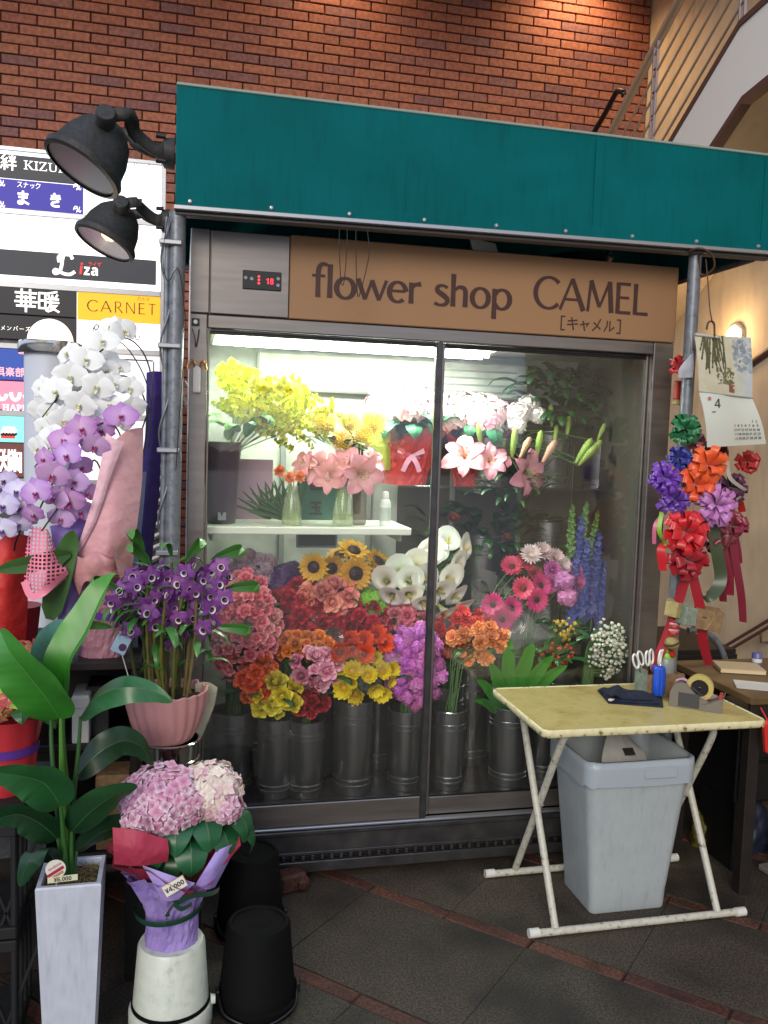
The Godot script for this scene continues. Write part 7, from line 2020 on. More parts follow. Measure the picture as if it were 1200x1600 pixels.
	var cs2 = thing("cream_card", "cream plastic sleeve leaning behind the pink dendrobium pot", "sleeve", at_px([325, 1110, 0.36]))
	obj("sheet", sheet([[[305, 1068, 0.38], [325, 1066, 0.37], [340, 1074, 0.36]], [[305, 1110, 0.38], [325, 1110, 0.37], [334, 1105, 0.36]], [[305, 1140, 0.38], [312, 1148, 0.37], [318, 1145, 0.36]], [[306, 1155, 0.38], [309, 1160, 0.37], [312, 1160, 0.36]]].map(func(r): return r.map(func(e): return at_px(e) - cs2.position)), [L("b9b59e"), L("a5a28e")]), M.wrap, cs2)

func build_planter() -> void:
	var c = Vector3(-0.258, 0, 0.775)
	var t = thing("white_planter", "tall white tapered square planter holding the bird of paradise", "planter", c)
	var st = st_new()
	st.set_smooth_group(0xFFFFFFFF)
	var ring = func(h: float, y: float) -> Array:
		return [Vector3(-h, y, -h), Vector3(h, y, -h), Vector3(h, y, h), Vector3(-h, y, h)]
	var levels = [ring.call(0.056, 0.0), ring.call(0.058, 0.003), ring.call(0.0772, 0.482), ring.call(0.0755, 0.487), ring.call(0.066, 0.487), ring.call(0.0645, 0.484), ring.call(0.062, 0.44)]
	for i in levels.size() - 1:
		for k in 4:
			var a: Vector3 = levels[i][k]
			var b: Vector3 = levels[i][(k + 1) % 4]
			var mid = (a + b) / 2
			quad_out(st, a, b, levels[i + 1][(k + 1) % 4], levels[i + 1][k], Vector3(mid.x, 0.01, mid.z) * (1.0 if i < 3 else -1.0) if i != 3 else UP)
	obj("body", done(st), M.planter_white, t)
	obj("moss", box(Vector3(0, 0.455, 0), Vector3(0.125, 0.03, 0.125), 0.004), M.moss, t)
	var q = RandomNumberGenerator.new()
	q.seed = 3
	var sm = st_new()
	sm.set_color(L("8a7a50"))
	for i in 160:
		var a = q.randf() * TAU
		var p = Vector3(q.randf_range(-0.055, 0.055), 0.47, q.randf_range(-0.055, 0.055))
		add_tube(sm, [p, p + Vector3(cos(a) * 0.015, q.randf_range(0.004, 0.014), sin(a) * 0.015), p + Vector3(cos(a) * 0.03, 0.002, sin(a) * 0.03)], 0.0006, 3, false)
	stuff(obj("straw", done(sm), M.stem, t))
	# round plant label and price strip on the rim
	var tg = thing("plant_label", "round white and crimson label stuck in the white planter", "label", at_px([87, 1358, 0.855]))
	obj("disc", lathe([Vector2(0.0, 0.0008), Vector2(0.0235, 0.0008), Vector2(0.024, 0.0), Vector2(0.0, -0.0006)], 32, Transform3D(Basis(Vector3.RIGHT, PI / 2), Vector3.ZERO)), M.paper_white, tg)
	obj("band", box(Vector3(0, -0.006, 0.0012), Vector3(0.044, 0.008, 0.0006), 0.0002, Basis(Vector3(0, 0, 1), 0.55)), M.get("crimson_print", mat("crimson_print", Color("9c2244"), 0.5)), tg)
	obj("band", box(Vector3(0.005, -0.014, 0.0012), Vector3(0.03, 0.007, 0.0006), 0.0002, Basis(Vector3(0, 0, 1), 0.55)), M.get("gold_print", mat("gold_print", Color("a58058"), 0.5)), tg)
	obj("print", lettering("Strelitzia", 0.008, "Droid Serif"), M.crimson_print, tg, Transform3D(Basis(Vector3(0, 0, 1), 0.55), Vector3(-0.002, 0.007, 0.0013)))
	obj("stake", tube([Vector3(0, -0.022, -0.002), Vector3(0, -0.06, -0.018)], 0.001, 5), M.paper_white, tg)
	var pr = thing("price_strip", "paper price strip reading 6,000 yen on the white planter's rim", "price tag", at_px([98, 1373, 0.858]))
	obj("card", box(Vector3.ZERO, Vector3(0.07, 0.014, 0.001), 0.0003, Basis(Vector3(0, 0, 1), 0.05) * Basis(Vector3.RIGHT, -0.3)), M.get("price_paper", mat("price_paper", Color("b9bb9c"), 0.7)), pr)
	obj("lettering", lettering("¥6,000", 0.0135, "Droid Sans", true), M.ink_dark, pr, Transform3D(Basis(Vector3(0, 0, 1), 0.05) * Basis(Vector3.RIGHT, -0.3), Vector3(0.0, 0.0, 0.0012)))
	# bird of paradise
	var s = thing("bird_of_paradise_plant", "bird of paradise plant with big paddle leaves in the white planter", "potted plant", c + Vector3(0, 0.46, 0))
	var o = s.position
	var g0 = L("1f5a22")
	var g1 = L("2f7a2c")
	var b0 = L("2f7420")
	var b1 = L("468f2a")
	var d0 = L("0e2a17")  # lower leaves: their shade is put into this darker green
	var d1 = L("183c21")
	var blades = [
		# midrib pixels with depth, width, side vector, fold, base and tip colours
		[[[99, 1092, 0.80], [106, 1035, 0.81], [134, 985, 0.80], [162, 925, 0.78], [181, 896, 0.76]], 0.125, Vector3(0.9, 0.25, 0.75), 0.55, b0, b1],
		[[[93, 1122, 0.82], [70, 1088, 0.86], [40, 1050, 0.88], [14, 1016, 0.87], [0, 985, 0.83]], 0.155, Vector3(0.62, 0.6, 0.5), 0.22, L("276a20"), L("478a38")],
		[[[84, 1072, 0.70], [76, 1035, 0.71], [80, 1000, 0.70], [98, 968, 0.66]], 0.095, Vector3(1, 0.1, -0.3), 0.2, L("2a5a48"), L("4a7a6c")],
		[[[126, 1120, 0.78], [150, 1090, 0.82], [195, 1074, 0.86], [240, 1080, 0.86], [270, 1096, 0.85]], 0.085, Vector3(0.1, 0.7, -0.6), 0.35, L("1f4f2c"), L("2f6a38")],
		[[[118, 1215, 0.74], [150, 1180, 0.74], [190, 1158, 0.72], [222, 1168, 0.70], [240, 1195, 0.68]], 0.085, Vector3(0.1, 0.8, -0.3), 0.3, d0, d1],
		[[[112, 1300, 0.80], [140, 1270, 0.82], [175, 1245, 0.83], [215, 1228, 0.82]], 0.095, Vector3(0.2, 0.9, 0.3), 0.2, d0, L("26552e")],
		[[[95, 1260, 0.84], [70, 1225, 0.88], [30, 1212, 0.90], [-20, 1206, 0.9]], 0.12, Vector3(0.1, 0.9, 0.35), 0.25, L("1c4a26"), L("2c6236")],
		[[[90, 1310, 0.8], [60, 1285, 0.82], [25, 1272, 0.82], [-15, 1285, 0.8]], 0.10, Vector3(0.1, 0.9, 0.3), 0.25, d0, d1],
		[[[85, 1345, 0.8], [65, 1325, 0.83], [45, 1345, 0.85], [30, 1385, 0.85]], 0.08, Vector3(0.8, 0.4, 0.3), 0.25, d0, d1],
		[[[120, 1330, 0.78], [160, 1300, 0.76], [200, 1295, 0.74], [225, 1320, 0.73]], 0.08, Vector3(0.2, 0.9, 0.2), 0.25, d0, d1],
	]
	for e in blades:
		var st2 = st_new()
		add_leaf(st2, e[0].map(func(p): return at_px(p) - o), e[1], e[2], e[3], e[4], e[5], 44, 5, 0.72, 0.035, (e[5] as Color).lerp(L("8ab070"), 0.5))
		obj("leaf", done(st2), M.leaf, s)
	for e in [[[[104, 1350, 0.775], [103, 1240, 0.78], [97, 1150, 0.79], [99, 1092, 0.80]], 0.0078, L("3a6a2a")], [[[100, 1350, 0.78], [98, 1240, 0.80], [96, 1170, 0.815], [95, 1122, 0.82]], 0.006, L("4a7a2c")], [[[112, 1350, 0.77], [114, 1260, 0.77], [122, 1180, 0.775], [126, 1120, 0.78]], 0.0055, L("2c5528")], [[[95, 1350, 0.76], [88, 1250, 0.74], [80, 1150, 0.71], [84, 1072, 0.70]], 0.0055, L("2c5528")], [[[116, 1350, 0.77], [112, 1290, 0.76], [118, 1215, 0.74]], 0.0055, L("24482a")], [[[108, 1350, 0.79], [112, 1300, 0.80]], 0.006, L("2f5a2a")], [[[98, 1350, 0.79], [95, 1260, 0.84]], 0.006, L("2f5a2a")], [[[97, 1350, 0.79], [90, 1310, 0.80]], 0.005, L("2f5a2a")], [[[94, 1352, 0.79], [85, 1345, 0.8]], 0.005, L("2f5a2a")], [[[112, 1350, 0.78], [120, 1330, 0.78]], 0.005, L("2f5a2a")]]:
		var pts: Array = e[0].map(func(p): return at_px(p) - o)
		pts[0] = Vector3(pts[0].x * 0.5, 0.0, pts[0].z * 0.5)
		var cc = st_new()
		cc.set_color(e[2])
		var cv = curve(pts, 16)
		var rr = []
		for i in 17:
			rr.append(e[1] * lerpf(1.5, 0.7, i / 16.0))
		add_tube(cc, cv, rr, 8)
		obj("stalk", done(cc), M.stem, s)

func build_hydrangea() -> void:
	var c = Vector3(-0.01, 0, 0.70)
	var wb = thing("white_bucket", "white plastic buckets nested upside down under the wrapped hydrangea", "bucket", c)
	obj("body", lathe([Vector2(0.103, 0.045), Vector2(0.102, 0.06), Vector2(0.089, 0.228), Vector2(0.084, 0.236), Vector2(0.0, 0.236)], 44), M.bucket_white, wb)
	obj("rim", lathe([Vector2(0.108, 0.0), Vector2(0.112, 0.006), Vector2(0.112, 0.05), Vector2(0.109, 0.058), Vector2(0.102, 0.062)], 44), M.bucket_white, wb)
	obj("strap", lathe([Vector2(0.1035, 0.06), Vector2(0.1055, 0.062), Vector2(0.1055, 0.07), Vector2(0.102, 0.072)], 44), M.bucket_black, wb)
	obj("strap_end", box(Vector3(0.004, 0.045, 0.1135), Vector3(0.012, 0.05, 0.003), 0.001, Basis(Vector3(0, 0, 1), -0.1)), M.bucket_black, wb)
	obj("ear", lathe([Vector2(0.0, 0.012), Vector2(0.012, 0.012), Vector2(0.014, 0.0)], 14, Transform3D(Basis(Vector3(0, 0, 1), -PI / 2), Vector3(0.106, 0.066, 0.02))), M.bucket_white, wb)
	var t = thing("wrapped_hydrangea_plant", "pink and white hydrangea wrapped in lavender and crimson paper on the white bucket", "potted plant", Vector3(c.x, 0.2365, c.z))
	obj("pot", lathe([Vector2(0, 0), Vector2(0.046, 0.0), Vector2(0.056, 0.12), Vector2(0.058, 0.125), Vector2(0.052, 0.125), Vector2(0.0, 0.11)], 24), M.soil, t)
	var lav = L("9c88c8")
	var lav2 = L("8570b8")
	obj("lavender_paper", paper_cone(0.205, 0.07, 0.104, 8, 0.015, lav, lav2, -0.012, 3, 0.9, 0.02), M.wrap, t)
	obj("crimson_paper", paper_cone(0.285, 0.058, 0.105, 6, 0.04, L("a02c48"), L("8a2238"), -0.02, 9, 0.85, 0.06, 0.25), M.wrap, t)
	var o = t.position
	var c2 = func(rows: Array) -> Array:
		return rows.map(func(r): return r.map(func(e): return at_px(e) - o))
	obj("crimson_fold", sheet(c2.call([[[176, 1293, 0.80], [215, 1298, 0.82], [262, 1312, 0.80]], [[177, 1322, 0.815], [215, 1326, 0.835], [264, 1330, 0.815]], [[178, 1350, 0.81], [218, 1353, 0.83], [262, 1346, 0.81]]]), [L("a8304c"), L("922840")]), M.wrap, t)
	obj("crimson_fold", sheet(c2.call([[[352, 1292, 0.70], [372, 1288, 0.69], [390, 1290, 0.66]], [[345, 1325, 0.73], [362, 1320, 0.72], [378, 1318, 0.68]], [[330, 1350, 0.76], [342, 1352, 0.75], [352, 1350, 0.72]]]), [L("b03a4a"), L("8f2a3c")]), M.wrap, t)
	obj("lavender_fold", sheet(c2.call([[[222, 1352, 0.80], [262, 1366, 0.815], [305, 1380, 0.80]], [[238, 1378, 0.81], [266, 1388, 0.825], [292, 1392, 0.81]], [[252, 1405, 0.805], [266, 1408, 0.815], [280, 1405, 0.805]]]), [L("a896d4"), L("9884c8")]), M.wrap, t)
	obj("lavender_fold", sheet(c2.call([[[338, 1330, 0.77], [356, 1322, 0.76], [372, 1316, 0.72]], [[318, 1362, 0.80], [336, 1360, 0.79], [354, 1352, 0.75]], [[306, 1382, 0.80], [322, 1390, 0.80], [336, 1386, 0.77]]]), [L("a494d4"), L("8f7cc4")]), M.wrap, t)
	obj("ribbon", lathe([Vector2(0.0905, 0.088), Vector2(0.0925, 0.095), Vector2(0.0905, 0.103)], 36, Transform3D(Basis(Vector3(0, 0, 1), 0.08), Vector3.ZERO)), M.get("ribbon_green", mat("ribbon_green", Color("123a2c"), 0.3)), t)
	for e in [[[[272, 1412, 0.80], [300, 1400, 0.81], [330, 1396, 0.79], [342, 1390, 0.77]]], [[[272, 1412, 0.80], [262, 1428, 0.81], [258, 1444, 0.80]]], [[[272, 1412, 0.80], [284, 1420, 0.81], [300, 1412, 0.80]]]]:
		obj("ribbon_tail", ribbon(e[0].map(func(p): return at_px(p) - o), 0.016, Vector3(0.2, 1, 0.2), L("123a2c")), M.satin, t)
	# heads
	var pinkh = head("hpink", 190, Vector3(0.115, 0.078, 0.095), 0.021, [L("a04c78"), L("b06088"), L("8c4070")], [L("e8ccda"), L("dcb4cc"), L("f0dee8")], 4, 1.85, 0.22, true)
	var whiteh = head("hwhite", 150, Vector3(0.085, 0.072, 0.08), 0.02, [L("d8b4b4"), L("dcc8bc"), L("c890a4")], [L("dcd2c8"), L("e0d8d0"), L("d6bcc0")], 4, 1.85, 0.22, true)
	var lowh = head("hlow", 40, Vector3(0.04, 0.045, 0.04), 0.021, [L("a8587f")], [L("e0c8d6")], 4, 1.9, 0.22, true)
	obj("flower_head", pinkh, M.petal, t, Transform3D(face_basis(Vector3(-0.2, 0.75, 0.65)), at_px([255, 1250, 0.70]) - o))
	obj("flower_head", whiteh, M.petal, t, Transform3D(face_basis(Vector3(0.3, 0.75, 0.6)), at_px([330, 1236, 0.68]) - o))
	obj("flower_head", lowh, M.petal, t, Transform3D(face_basis(Vector3(-0.3, 0.1, 1)), at_px([216, 1282, 0.76]) - o))
	obj("flower_head", lowh, M.petal, t, Transform3D(face_basis(Vector3(0.6, 0.3, 0.8)), at_px([352, 1262, 0.72]) - o))
	var hl = leaf_mesh("bighyd", 0.12, 0.09, 0.55, L("17442a"), L("2f6a44"), 0.68, 0.15)
	for e in [[262, 1310, 0.76, -0.5, 1.35], [330, 1300, 0.74, 0.6, 1.4], [295, 1318, 0.77, 0.1, 1.5], [345, 1282, 0.72, 0.9, 1.2], [240, 1300, 0.74, -0.8, 1.2], [310, 1290, 0.74, 0.3, 1.1], [280, 1298, 0.75, -0.1, 1.0], [355, 1300, 0.70, 1.3, 1.4], [270, 1330, 0.74, -0.3, 1.6]]:
		obj("leaf", hl, M.leaf, t, Transform3D(Basis(UP, e[3]) * Basis(Vector3.RIGHT, e[4]), at_px([e[0], e[1] - 18, e[2] - 0.05]) - o))
	for k in 5:
		sprig(t, [o + Vector3(-0.03 + 0.015 * k, 0.1, 0), at_px([260 + 16 * k, 1330, 0.71]), at_px([250 + 20 * k, 1265, 0.70])], 0.003, L("3c5a2c"))
	var pr = thing("price_tag", "white price tag reading 4,000 yen stuck to the lavender paper", "price tag", at_px([273, 1385, 0.835]))
	var tb = Basis(Vector3(0, 0, 1), 0.5) * Basis(Vector3.RIGHT, -0.15)
	obj("card", box(Vector3.ZERO, Vector3(0.058, 0.028, 0.0012), 0.0004, tb), M.paper_white, pr)
	obj("border", box(Vector3(0, 0, -0.0011), Vector3(0.061, 0.031, 0.0008), 0.0003, tb), M.gold_print, pr)
	obj("lettering", lettering("¥4,000", 0.017, "Droid Sans", true), M.ink_dark, pr, Transform3D(tb, tb * Vector3(0, 0.0, 0.0013)))

# ---------------------------------------------------------------- folding table and what lies on it
func build_table() -> void:
	var ty = 0.697
	var x0 = 1.129
	var x1 = 1.946
	var z0 = 0.028
	var z1 = 0.518
	var o = Vector3((x0 + x1) / 2, 0, (z0 + z1) / 2)
	var t = thing("folding_table", "worn folding table with mustard top and chipped white metal legs", "table", o)
	var rr = func(h: Vector2, r: float) -> Array:
		var out = []
		for k in 4:
			var cx: float = (h.x - r) * (1 if k in [0, 3] else -1)
			var cy: float = (h.y - r) * (1 if k in [0, 1] else -1)
			for i in 7:
				var a = PI / 2 * k + PI / 2 * i / 6.0
				out.append(Vector2(cx + cos(a) * r, cy + sin(a) * r))
		return out
	var h = Vector2((x1 - x0) / 2, (z1 - z0) / 2)
	var top: Array = rr.call(h - Vector2(0.009, 0.009), 0.022)
	var st = st_new()
	st.set_smooth_group(0xFFFFFFFF)
	for i in top.size():
		var a: Vector2 = top[i]
		var b: Vector2 = top[(i + 1) % top.size()]
		tri_out(st, Vector3(0, ty, 0), Vector3(a.x, ty, a.y), Vector3(b.x, ty, b.y), UP)
		tri_out(st, Vector3(0, ty - 0.02, 0), Vector3(a.x, ty - 0.02, a.y), Vector3(b.x, ty - 0.02, b.y), Vector3.DOWN)
	obj("top", done(st), M.table_top, t)
	var es = st_new()
	var rows = []
	var n = FastNoiseLite.new()
	n.seed = 2
	n.frequency = 9.0
	for lv in [[0.009, 0.0006], [0.007, 0.003], [0.003, 0.0035], [0.0, 0.0], [-0.001, -0.010], [0.0, -0.019], [0.004, -0.023], [0.012, -0.022]]:
		var ring: Array = rr.call(h - Vector2(lv[0], lv[0]), 0.031 - lv[0])
		var row = []
		for i in ring.size() * 6 + 1:
			var j = i % (ring.size() * 6)
			var a: Vector2 = ring[j / 6]
			var b: Vector2 = ring[(j / 6 + 1) % ring.size()]
			var p = a.lerp(b, (j % 6) / 6.0)
			# the lower edge is eaten away in places
			var bite = maxf(0.0, n.get_noise_2d(p.x * 3.0, p.y * 3.0) - 0.1) * 0.02 if lv[1] < -0.015 else 0.0
			row.append(Vector3(p.x, ty + lv[1] + bite, p.y))
		rows.append(row)
	add_grid(es, rows)
	obj("edge_band", done(es), M.table_edge, t)
	# two crossing leg frames
	var fx = [1.215, 1.815]
	for s in 2:
		var x: float = fx[s]
		var xi = x + (0.018 if s == 0 else -0.018)
		obj("leg", tube([Vector3(x, 0.024, 0.49) - o, Vector3(x, 0.35, 0.30) - o, Vector3(x, 0.64, 0.13) - o, Vector3(x, 0.672, 0.11) - o], 0.0125, 12), M.leg_white, t)
		obj("leg", tube(curve([Vector3(xi, 0.024, 0.09) - o, Vector3(xi, 0.36, 0.28) - o, Vector3(xi, 0.60, 0.415) - o, Vector3(xi + (0.012 if s == 0 else -0.012), 0.655, 0.44) - o, Vector3(xi + (0.05 if s == 0 else -0.05), 0.671, 0.447) - o], 24), 0.0125, 12), M.leg_white, t)
		obj("rivet", lathe([Vector2(0, 0.034), Vector2(0.006, 0.032), Vector2(0.007, 0.0)], 10, Transform3D(Basis(Vector3(0, 0, 1), -PI / 2), Vector3(minf(x, xi) - 0.006, 0.355, 0.29) - o)), M.aluminium, t)
	obj("cross_bar", tube([Vector3(1.28, 0.671, 0.447) - o, Vector3(1.75, 0.671, 0.447) - o], 0.0115, 10), M.leg_white, t)
	obj("cross_bar", tube([Vector3(1.215, 0.672, 0.11) - o, Vector3(1.815, 0.672, 0.11) - o], 0.0115, 10), M.leg_white, t)
	for e in [[1.14, 1.905, 0.492], [1.133, 1.89, 0.092]]:
		obj("foot_bar", tube([Vector3(e[0], 0.0145, e[2]) - o, Vector3(e[1], 0.0145, e[2] - 0.004) - o], 0.0125, 12), M.leg_white, t)
		for x in [e[0], e[1]]:
			obj("end_cap", tube([Vector3(x - 0.018, 0.0155, e[2] - 0.002) - o, Vector3(x + 0.018, 0.0155, e[2] - 0.002) - o], 0.0152, 12), M.get("cap_white", mat("cap_white", Color("c8c7c2"), 0.5)), t)
	# waste bin under it
	var bo = Vector3(1.532, 0, 0.28)
	var bin = thing("waste_bin", "tall grey plastic waste bin with a film liner under the folding table", "bin", bo)
	var lev = func(w: float, d: float, r: float, y: float) -> Array:
		return rr.call(Vector2(w * 0.83, d * 0.95), r).map(func(p): return Vector3(p.x, y, p.y))
	var bs = st_new()
	var L_ = [lev.call(0.168, 0.118, 0.02, 0.0), lev.call(0.172, 0.122, 0.024, 0.006), lev.call(0.176, 0.127, 0.028, 0.075), lev.call(0.1785, 0.129, 0.03, 0.08), lev.call(0.232, 0.163, 0.04, 0.50), lev.call(0.234, 0.165, 0.04, 0.505), lev.call(0.24, 0.171, 0.045, 0.507), lev.call(0.244, 0.174, 0.046, 0.545), lev.call(0.238, 0.169, 0.042, 0.55), lev.call(0.228, 0.16, 0.038, 0.548), lev.call(0.215, 0.15, 0.035, 0.40), lev.call(0.0, 0.0, 0.0, 0.36)]
	for i in L_.size():
		L_[i] = L_[i] + [L_[i][0]]
	add_grid(bs, L_)
	obj("body", done(bs), M.bin_grey, bin)
	var lst = st_new()
	var q = FastNoiseLite.new()
	q.seed = 5
	q.frequency = 5.0
	var lrows = []
	for e in [[0.224, 0.156, 0.44], [0.226, 0.158, 0.53], [0.233, 0.165, 0.556], [0.247, 0.178, 0.554], [0.2485, 0.1795, 0.53], [0.2475, 0.178, 0.495], [0.2475, 0.177, 0.47]]:
		var ring: Array = rr.call(Vector2(e[0] * 0.83 + 0.001, e[1] * 0.95 + 0.001), 0.046)
		var row = []
		for i in ring.size() * 3 + 1:
			var j = i % (ring.size() * 3)
			var p: Vector2 = (ring[j / 3] as Vector2).lerp(ring[(j / 3 + 1) % ring.size()], (j % 3) / 3.0)
			var w = q.get_noise_3d(p.x * 4, e[2] * 3, p.y * 4) * 0.006
			row.append(Vector3(p.x * (1 + w), e[2] + (w * 3.0 if e[2] < 0.5 else w), p.y * (1 + w)))
		lrows.append(row)
	add_grid(lst, lrows)
	obj("liner", done(lst), M.bag_film, bin)
	obj("handle_lip", box(Vector3(0.06, 0.515, 0.172), Vector3(0.12, 0.04, 0.008), 0.003), M.bag_film, bin)
	var lt = thing("discarded_leaflet", "crumpled white leaflet sticking out of the waste bin", "paper", bo + Vector3(-0.02, 0.47, 0.02))
	obj("sheet", sheet([[Vector3(-0.09, -0.04, 0.06), Vector3(0.0, -0.03, 0.07), Vector3(0.11, -0.03, 0.06)], [Vector3(-0.06, 0.05, 0.0), Vector3(0.02, 0.065, 0.0), Vector3(0.11, 0.05, -0.01)], [Vector3(-0.02, 0.13, -0.04), Vector3(0.04, 0.12, -0.05), Vector3(0.09, 0.08, -0.05)]], [L("a9a8a4"), L("94928e")]), M.wrap, lt)
	obj("print", box(Vector3(0.04, 0.066, 0.005), Vector3(0.04, 0.004, 0.03), 0.001, Basis(Vector3.RIGHT, 0.6)), M.ink_dark, lt)
	obj("stick", tube([Vector3(0, -0.03, 0.0), Vector3(0.0, -0.12, -0.02)], 0.004, 5), M.paper_white, lt)
	# navy cloth, folded
	var cl = thing("navy_cloth", "folded dark navy cloth lying on the mustard table top", "cloth", Vector3(1.6, ty, 0.224))
	var fold = FastNoiseLite.new()
	fold.seed = 9
	fold.frequency = 7.0
	for layer in 3:
		var cs = st_new()
		var crow = []
		for side in [0, 1]:
			var m = []
			for i in 15:
				var row = []
				for j in 21:
					var u = j / 20.0 * 2 - 1
					var v = i / 14.0 * 2 - 1
					var sh = 1.0 - 0.12 * layer
					var px = u * (0.105 * sh) * (1.0 - 0.1 * v)
					var pz = v * (0.075 * sh) * (1.0 - 0.12 * u) + 0.012 * u
					var e = maxf(absf(u), absf(v))
					var y = 0.0075 * layer + (0.0085 + 0.006 * fold.get_noise_2d(px * 3 + layer * 3.0, pz * 3)) * sqrt(maxf(0, 1 - pow(e, 6.0))) * (1.0 if side == 0 else 0.0) + 0.001 * layer
					y += 0.012 * exp(-pow((u + 0.55 + v * 0.3) * 5.0, 2)) * (1.0 if side == 0 else 0.0) * (1 if layer == 2 else 0)
					row.append(Vector3(px - 0.008 * layer, y + 0.0006, pz))
				m.append(row)
			add_grid(cs, m)
		obj("fold", done(cs), M.cloth_navy, cl, Transform3D(Basis(UP, -0.35 + 0.06 * layer), Vector3.ZERO))
	obj("care_label", box(Vector3(-0.098, 0.012, 0.028), Vector3(0.022, 0.006, 0.012), 0.001, Basis(UP, 0.4)), M.paper_white, cl)
	# carton of scissors with a blue sleeve
	var cb = thing("tool_carton", "small open cardboard carton holding scissors at the table's back edge", "box", Vector3(1.74, ty + 0.0005, 0.165))
	for e in [[Vector3(-0.075, 0, 0.04), Vector3(0.075, 0.085, 0.043), M.cardboard], [Vector3(-0.075, 0, -0.043), Vector3(0.075, 0.085, -0.04), M.cardboard], [Vector3(-0.078, 0, -0.043), Vector3(-0.0755, 0.1, 0.043), M.cardboard_grey], [Vector3(0.0755, 0, -0.043), Vector3(0.078, 0.08, 0.043), M.cardboard], [Vector3(-0.075, 0, -0.0395), Vector3(0.075, 0.003, 0.0395), M.cardboard]]:
		obj("side", span(e[0], e[1], 0.001), e[2], cb)
	obj("divider", span(Vector3(0.018, 0.0035, -0.0395), Vector3(0.021, 0.08, 0.0395), 0.001), M.cardboard, cb)
	var bs2 = thing("blue_sleeve", "bright blue plastic tool sleeve hooked on the front of the carton", "tool sleeve", Vector3(1.705, ty + 0.012, 0.222))
	obj("body", lathe([Vector2(0.0, 0.0), Vector2(0.018, 0.0), Vector2(0.024, 0.01), Vector2(0.026, 0.06), Vector2(0.022, 0.1), Vector2(0.016, 0.106)], 18, Transform3D(Basis.from_scale(Vector3(1, 1, 0.55)), Vector3.ZERO)), M.get("plastic_blue", mat("plastic_blue", Color("1f4fc0"), 0.3)), bs2)
	obj("ridge", tube([Vector3(0.0, 0.005, 0.0145), Vector3(0.0, 0.06, 0.0155), Vector3(0.0, 0.1, 0.012)], 0.005, 8), M.plastic_blue, bs2)
	obj("clip", box(Vector3(0, 0.095, -0.018), Vector3(0.03, 0.02, 0.02), 0.002), M.plastic_blue, bs2)
	for e in [["pair of scissors with white handles at the left of the carton", -0.045, -0.35, -0.2], ["pair of scissors with white handles standing tallest in the carton", -0.03, -0.12, 0.0], ["pair of scissors with white handles leaning over the blue sleeve", -0.012, 0.1, 0.2]]:
		var sc = thing("scissors", e[0], "scissors", Vector3(1.74 + e[1], ty + 0.004, 0.165), "scissors in the cardboard carton")
		var bb = Basis(Vector3(0, 0, 1), -e[2]) * Basis(UP, 0.5 + e[3])
		for s in [-1.0, 1.0]:
			var pts = []
			for i in 25:
				var a = TAU * i / 24
				pts.append(bb * Vector3(s * 0.013 + cos(a) * 0.0125, 0.135 + sin(a) * 0.027, 0.0))
			obj("handle", tube(pts, 0.004, 7), M.get("handle_white", mat("handle_white", Color("d3d3d0"), 0.35)), sc)
			obj("blade", tube([bb * Vector3(s * 0.01, 0.11, 0), bb * Vector3(-s * 0.002, 0.07, 0), bb * Vector3(-s * 0.004, 0.005, 0)], [0.0035, 0.004, 0.0015], 6), M.chrome, sc)
	# squeeze bottle
	var sq = thing("squeeze_bottle", "grey squeeze bottle with lime green nozzle cap standing in the carton", "bottle", Vector3(1.776, ty + 0.004, 0.14))
	obj("body", lathe([Vector2(0, 0), Vector2(0.03, 0.0), Vector2(0.033, 0.006), Vector2(0.035, 0.1), Vector2(0.033, 0.125), Vector2(0.028, 0.132)], 28), M.get("bottle_grey", mat("bottle_grey", Color("7f8688"), 0.35)), sq)
	obj("cap", lathe([Vector2(0.034, 0.128), Vector2(0.034, 0.143), Vector2(0.03, 0.149), Vector2(0.012, 0.153), Vector2(0.008, 0.16), Vector2(0.004, 0.188), Vector2(0.0, 0.189)], 28), M.get("cap_lime", mat("cap_lime", Color("6fae2c"), 0.35)), sq)
	# tape dispenser
	var tdo = Vector3(1.78, ty + 0.0005, 0.34)
	var td = thing("tape_dispenser", "heavy desk tape dispenser with a roll of clear tape on the table", "tape dispenser", tdo)
	td.rotation.y = -0.66
	var side = [Vector2(-0.085, 0.0), Vector2(-0.085, 0.05), Vector2(-0.075, 0.075), Vector2(-0.055, 0.09), Vector2(-0.035, 0.088), Vector2(0.01, 0.045), Vector2(0.05, 0.03), Vector2(0.075, 0.045), Vector2(0.085, 0.05), Vector2(0.09, 0.045), Vector2(0.09, 0.0)]
	for s in [-1.0, 1.0]:
		var ps = st_new()
		ps.set_smooth_group(0xFFFFFFFF)
		var zi: float = s * 0.016
		var zo: float = s * 0.03
		for i in range(1, side.size() - 1):
			tri_out(ps, Vector3(0.0, 0.01, zo), Vector3(side[i].x, side[i].y, zo), Vector3(side[i + 1].x, side[i + 1].y, zo), Vector3(0, 0, s))
			tri_out(ps, Vector3(0.0, 0.01, zi), Vector3(side[i].x, side[i].y, zi), Vector3(side[i + 1].x, side[i + 1].y, zi), Vector3(0, 0, -s))
		tri_out(ps, Vector3(0.0, 0.01, zo), Vector3(side[0].x, side[0].y, zo), Vector3(side[1].x, side[1].y, zo), Vector3(0, 0, s))
		tri_out(ps, Vector3(0.0, 0.01, zo), Vector3(side[10].x, 0, zo), Vector3(side[0].x, 0, zo), Vector3(0, 0, s))
		for i in side.size():
			var a: Vector2 = side[i]
			var b: Vector2 = side[(i + 1) % side.size()]
			var nn = Vector3((b - a).y, -(b - a).x, 0) * -1.0
			quad_out(ps, Vector3(a.x, a.y, zi), Vector3(b.x, b.y, zi), Vector3(b.x, b.y, zo), Vector3(a.x, a.y, zo), nn)
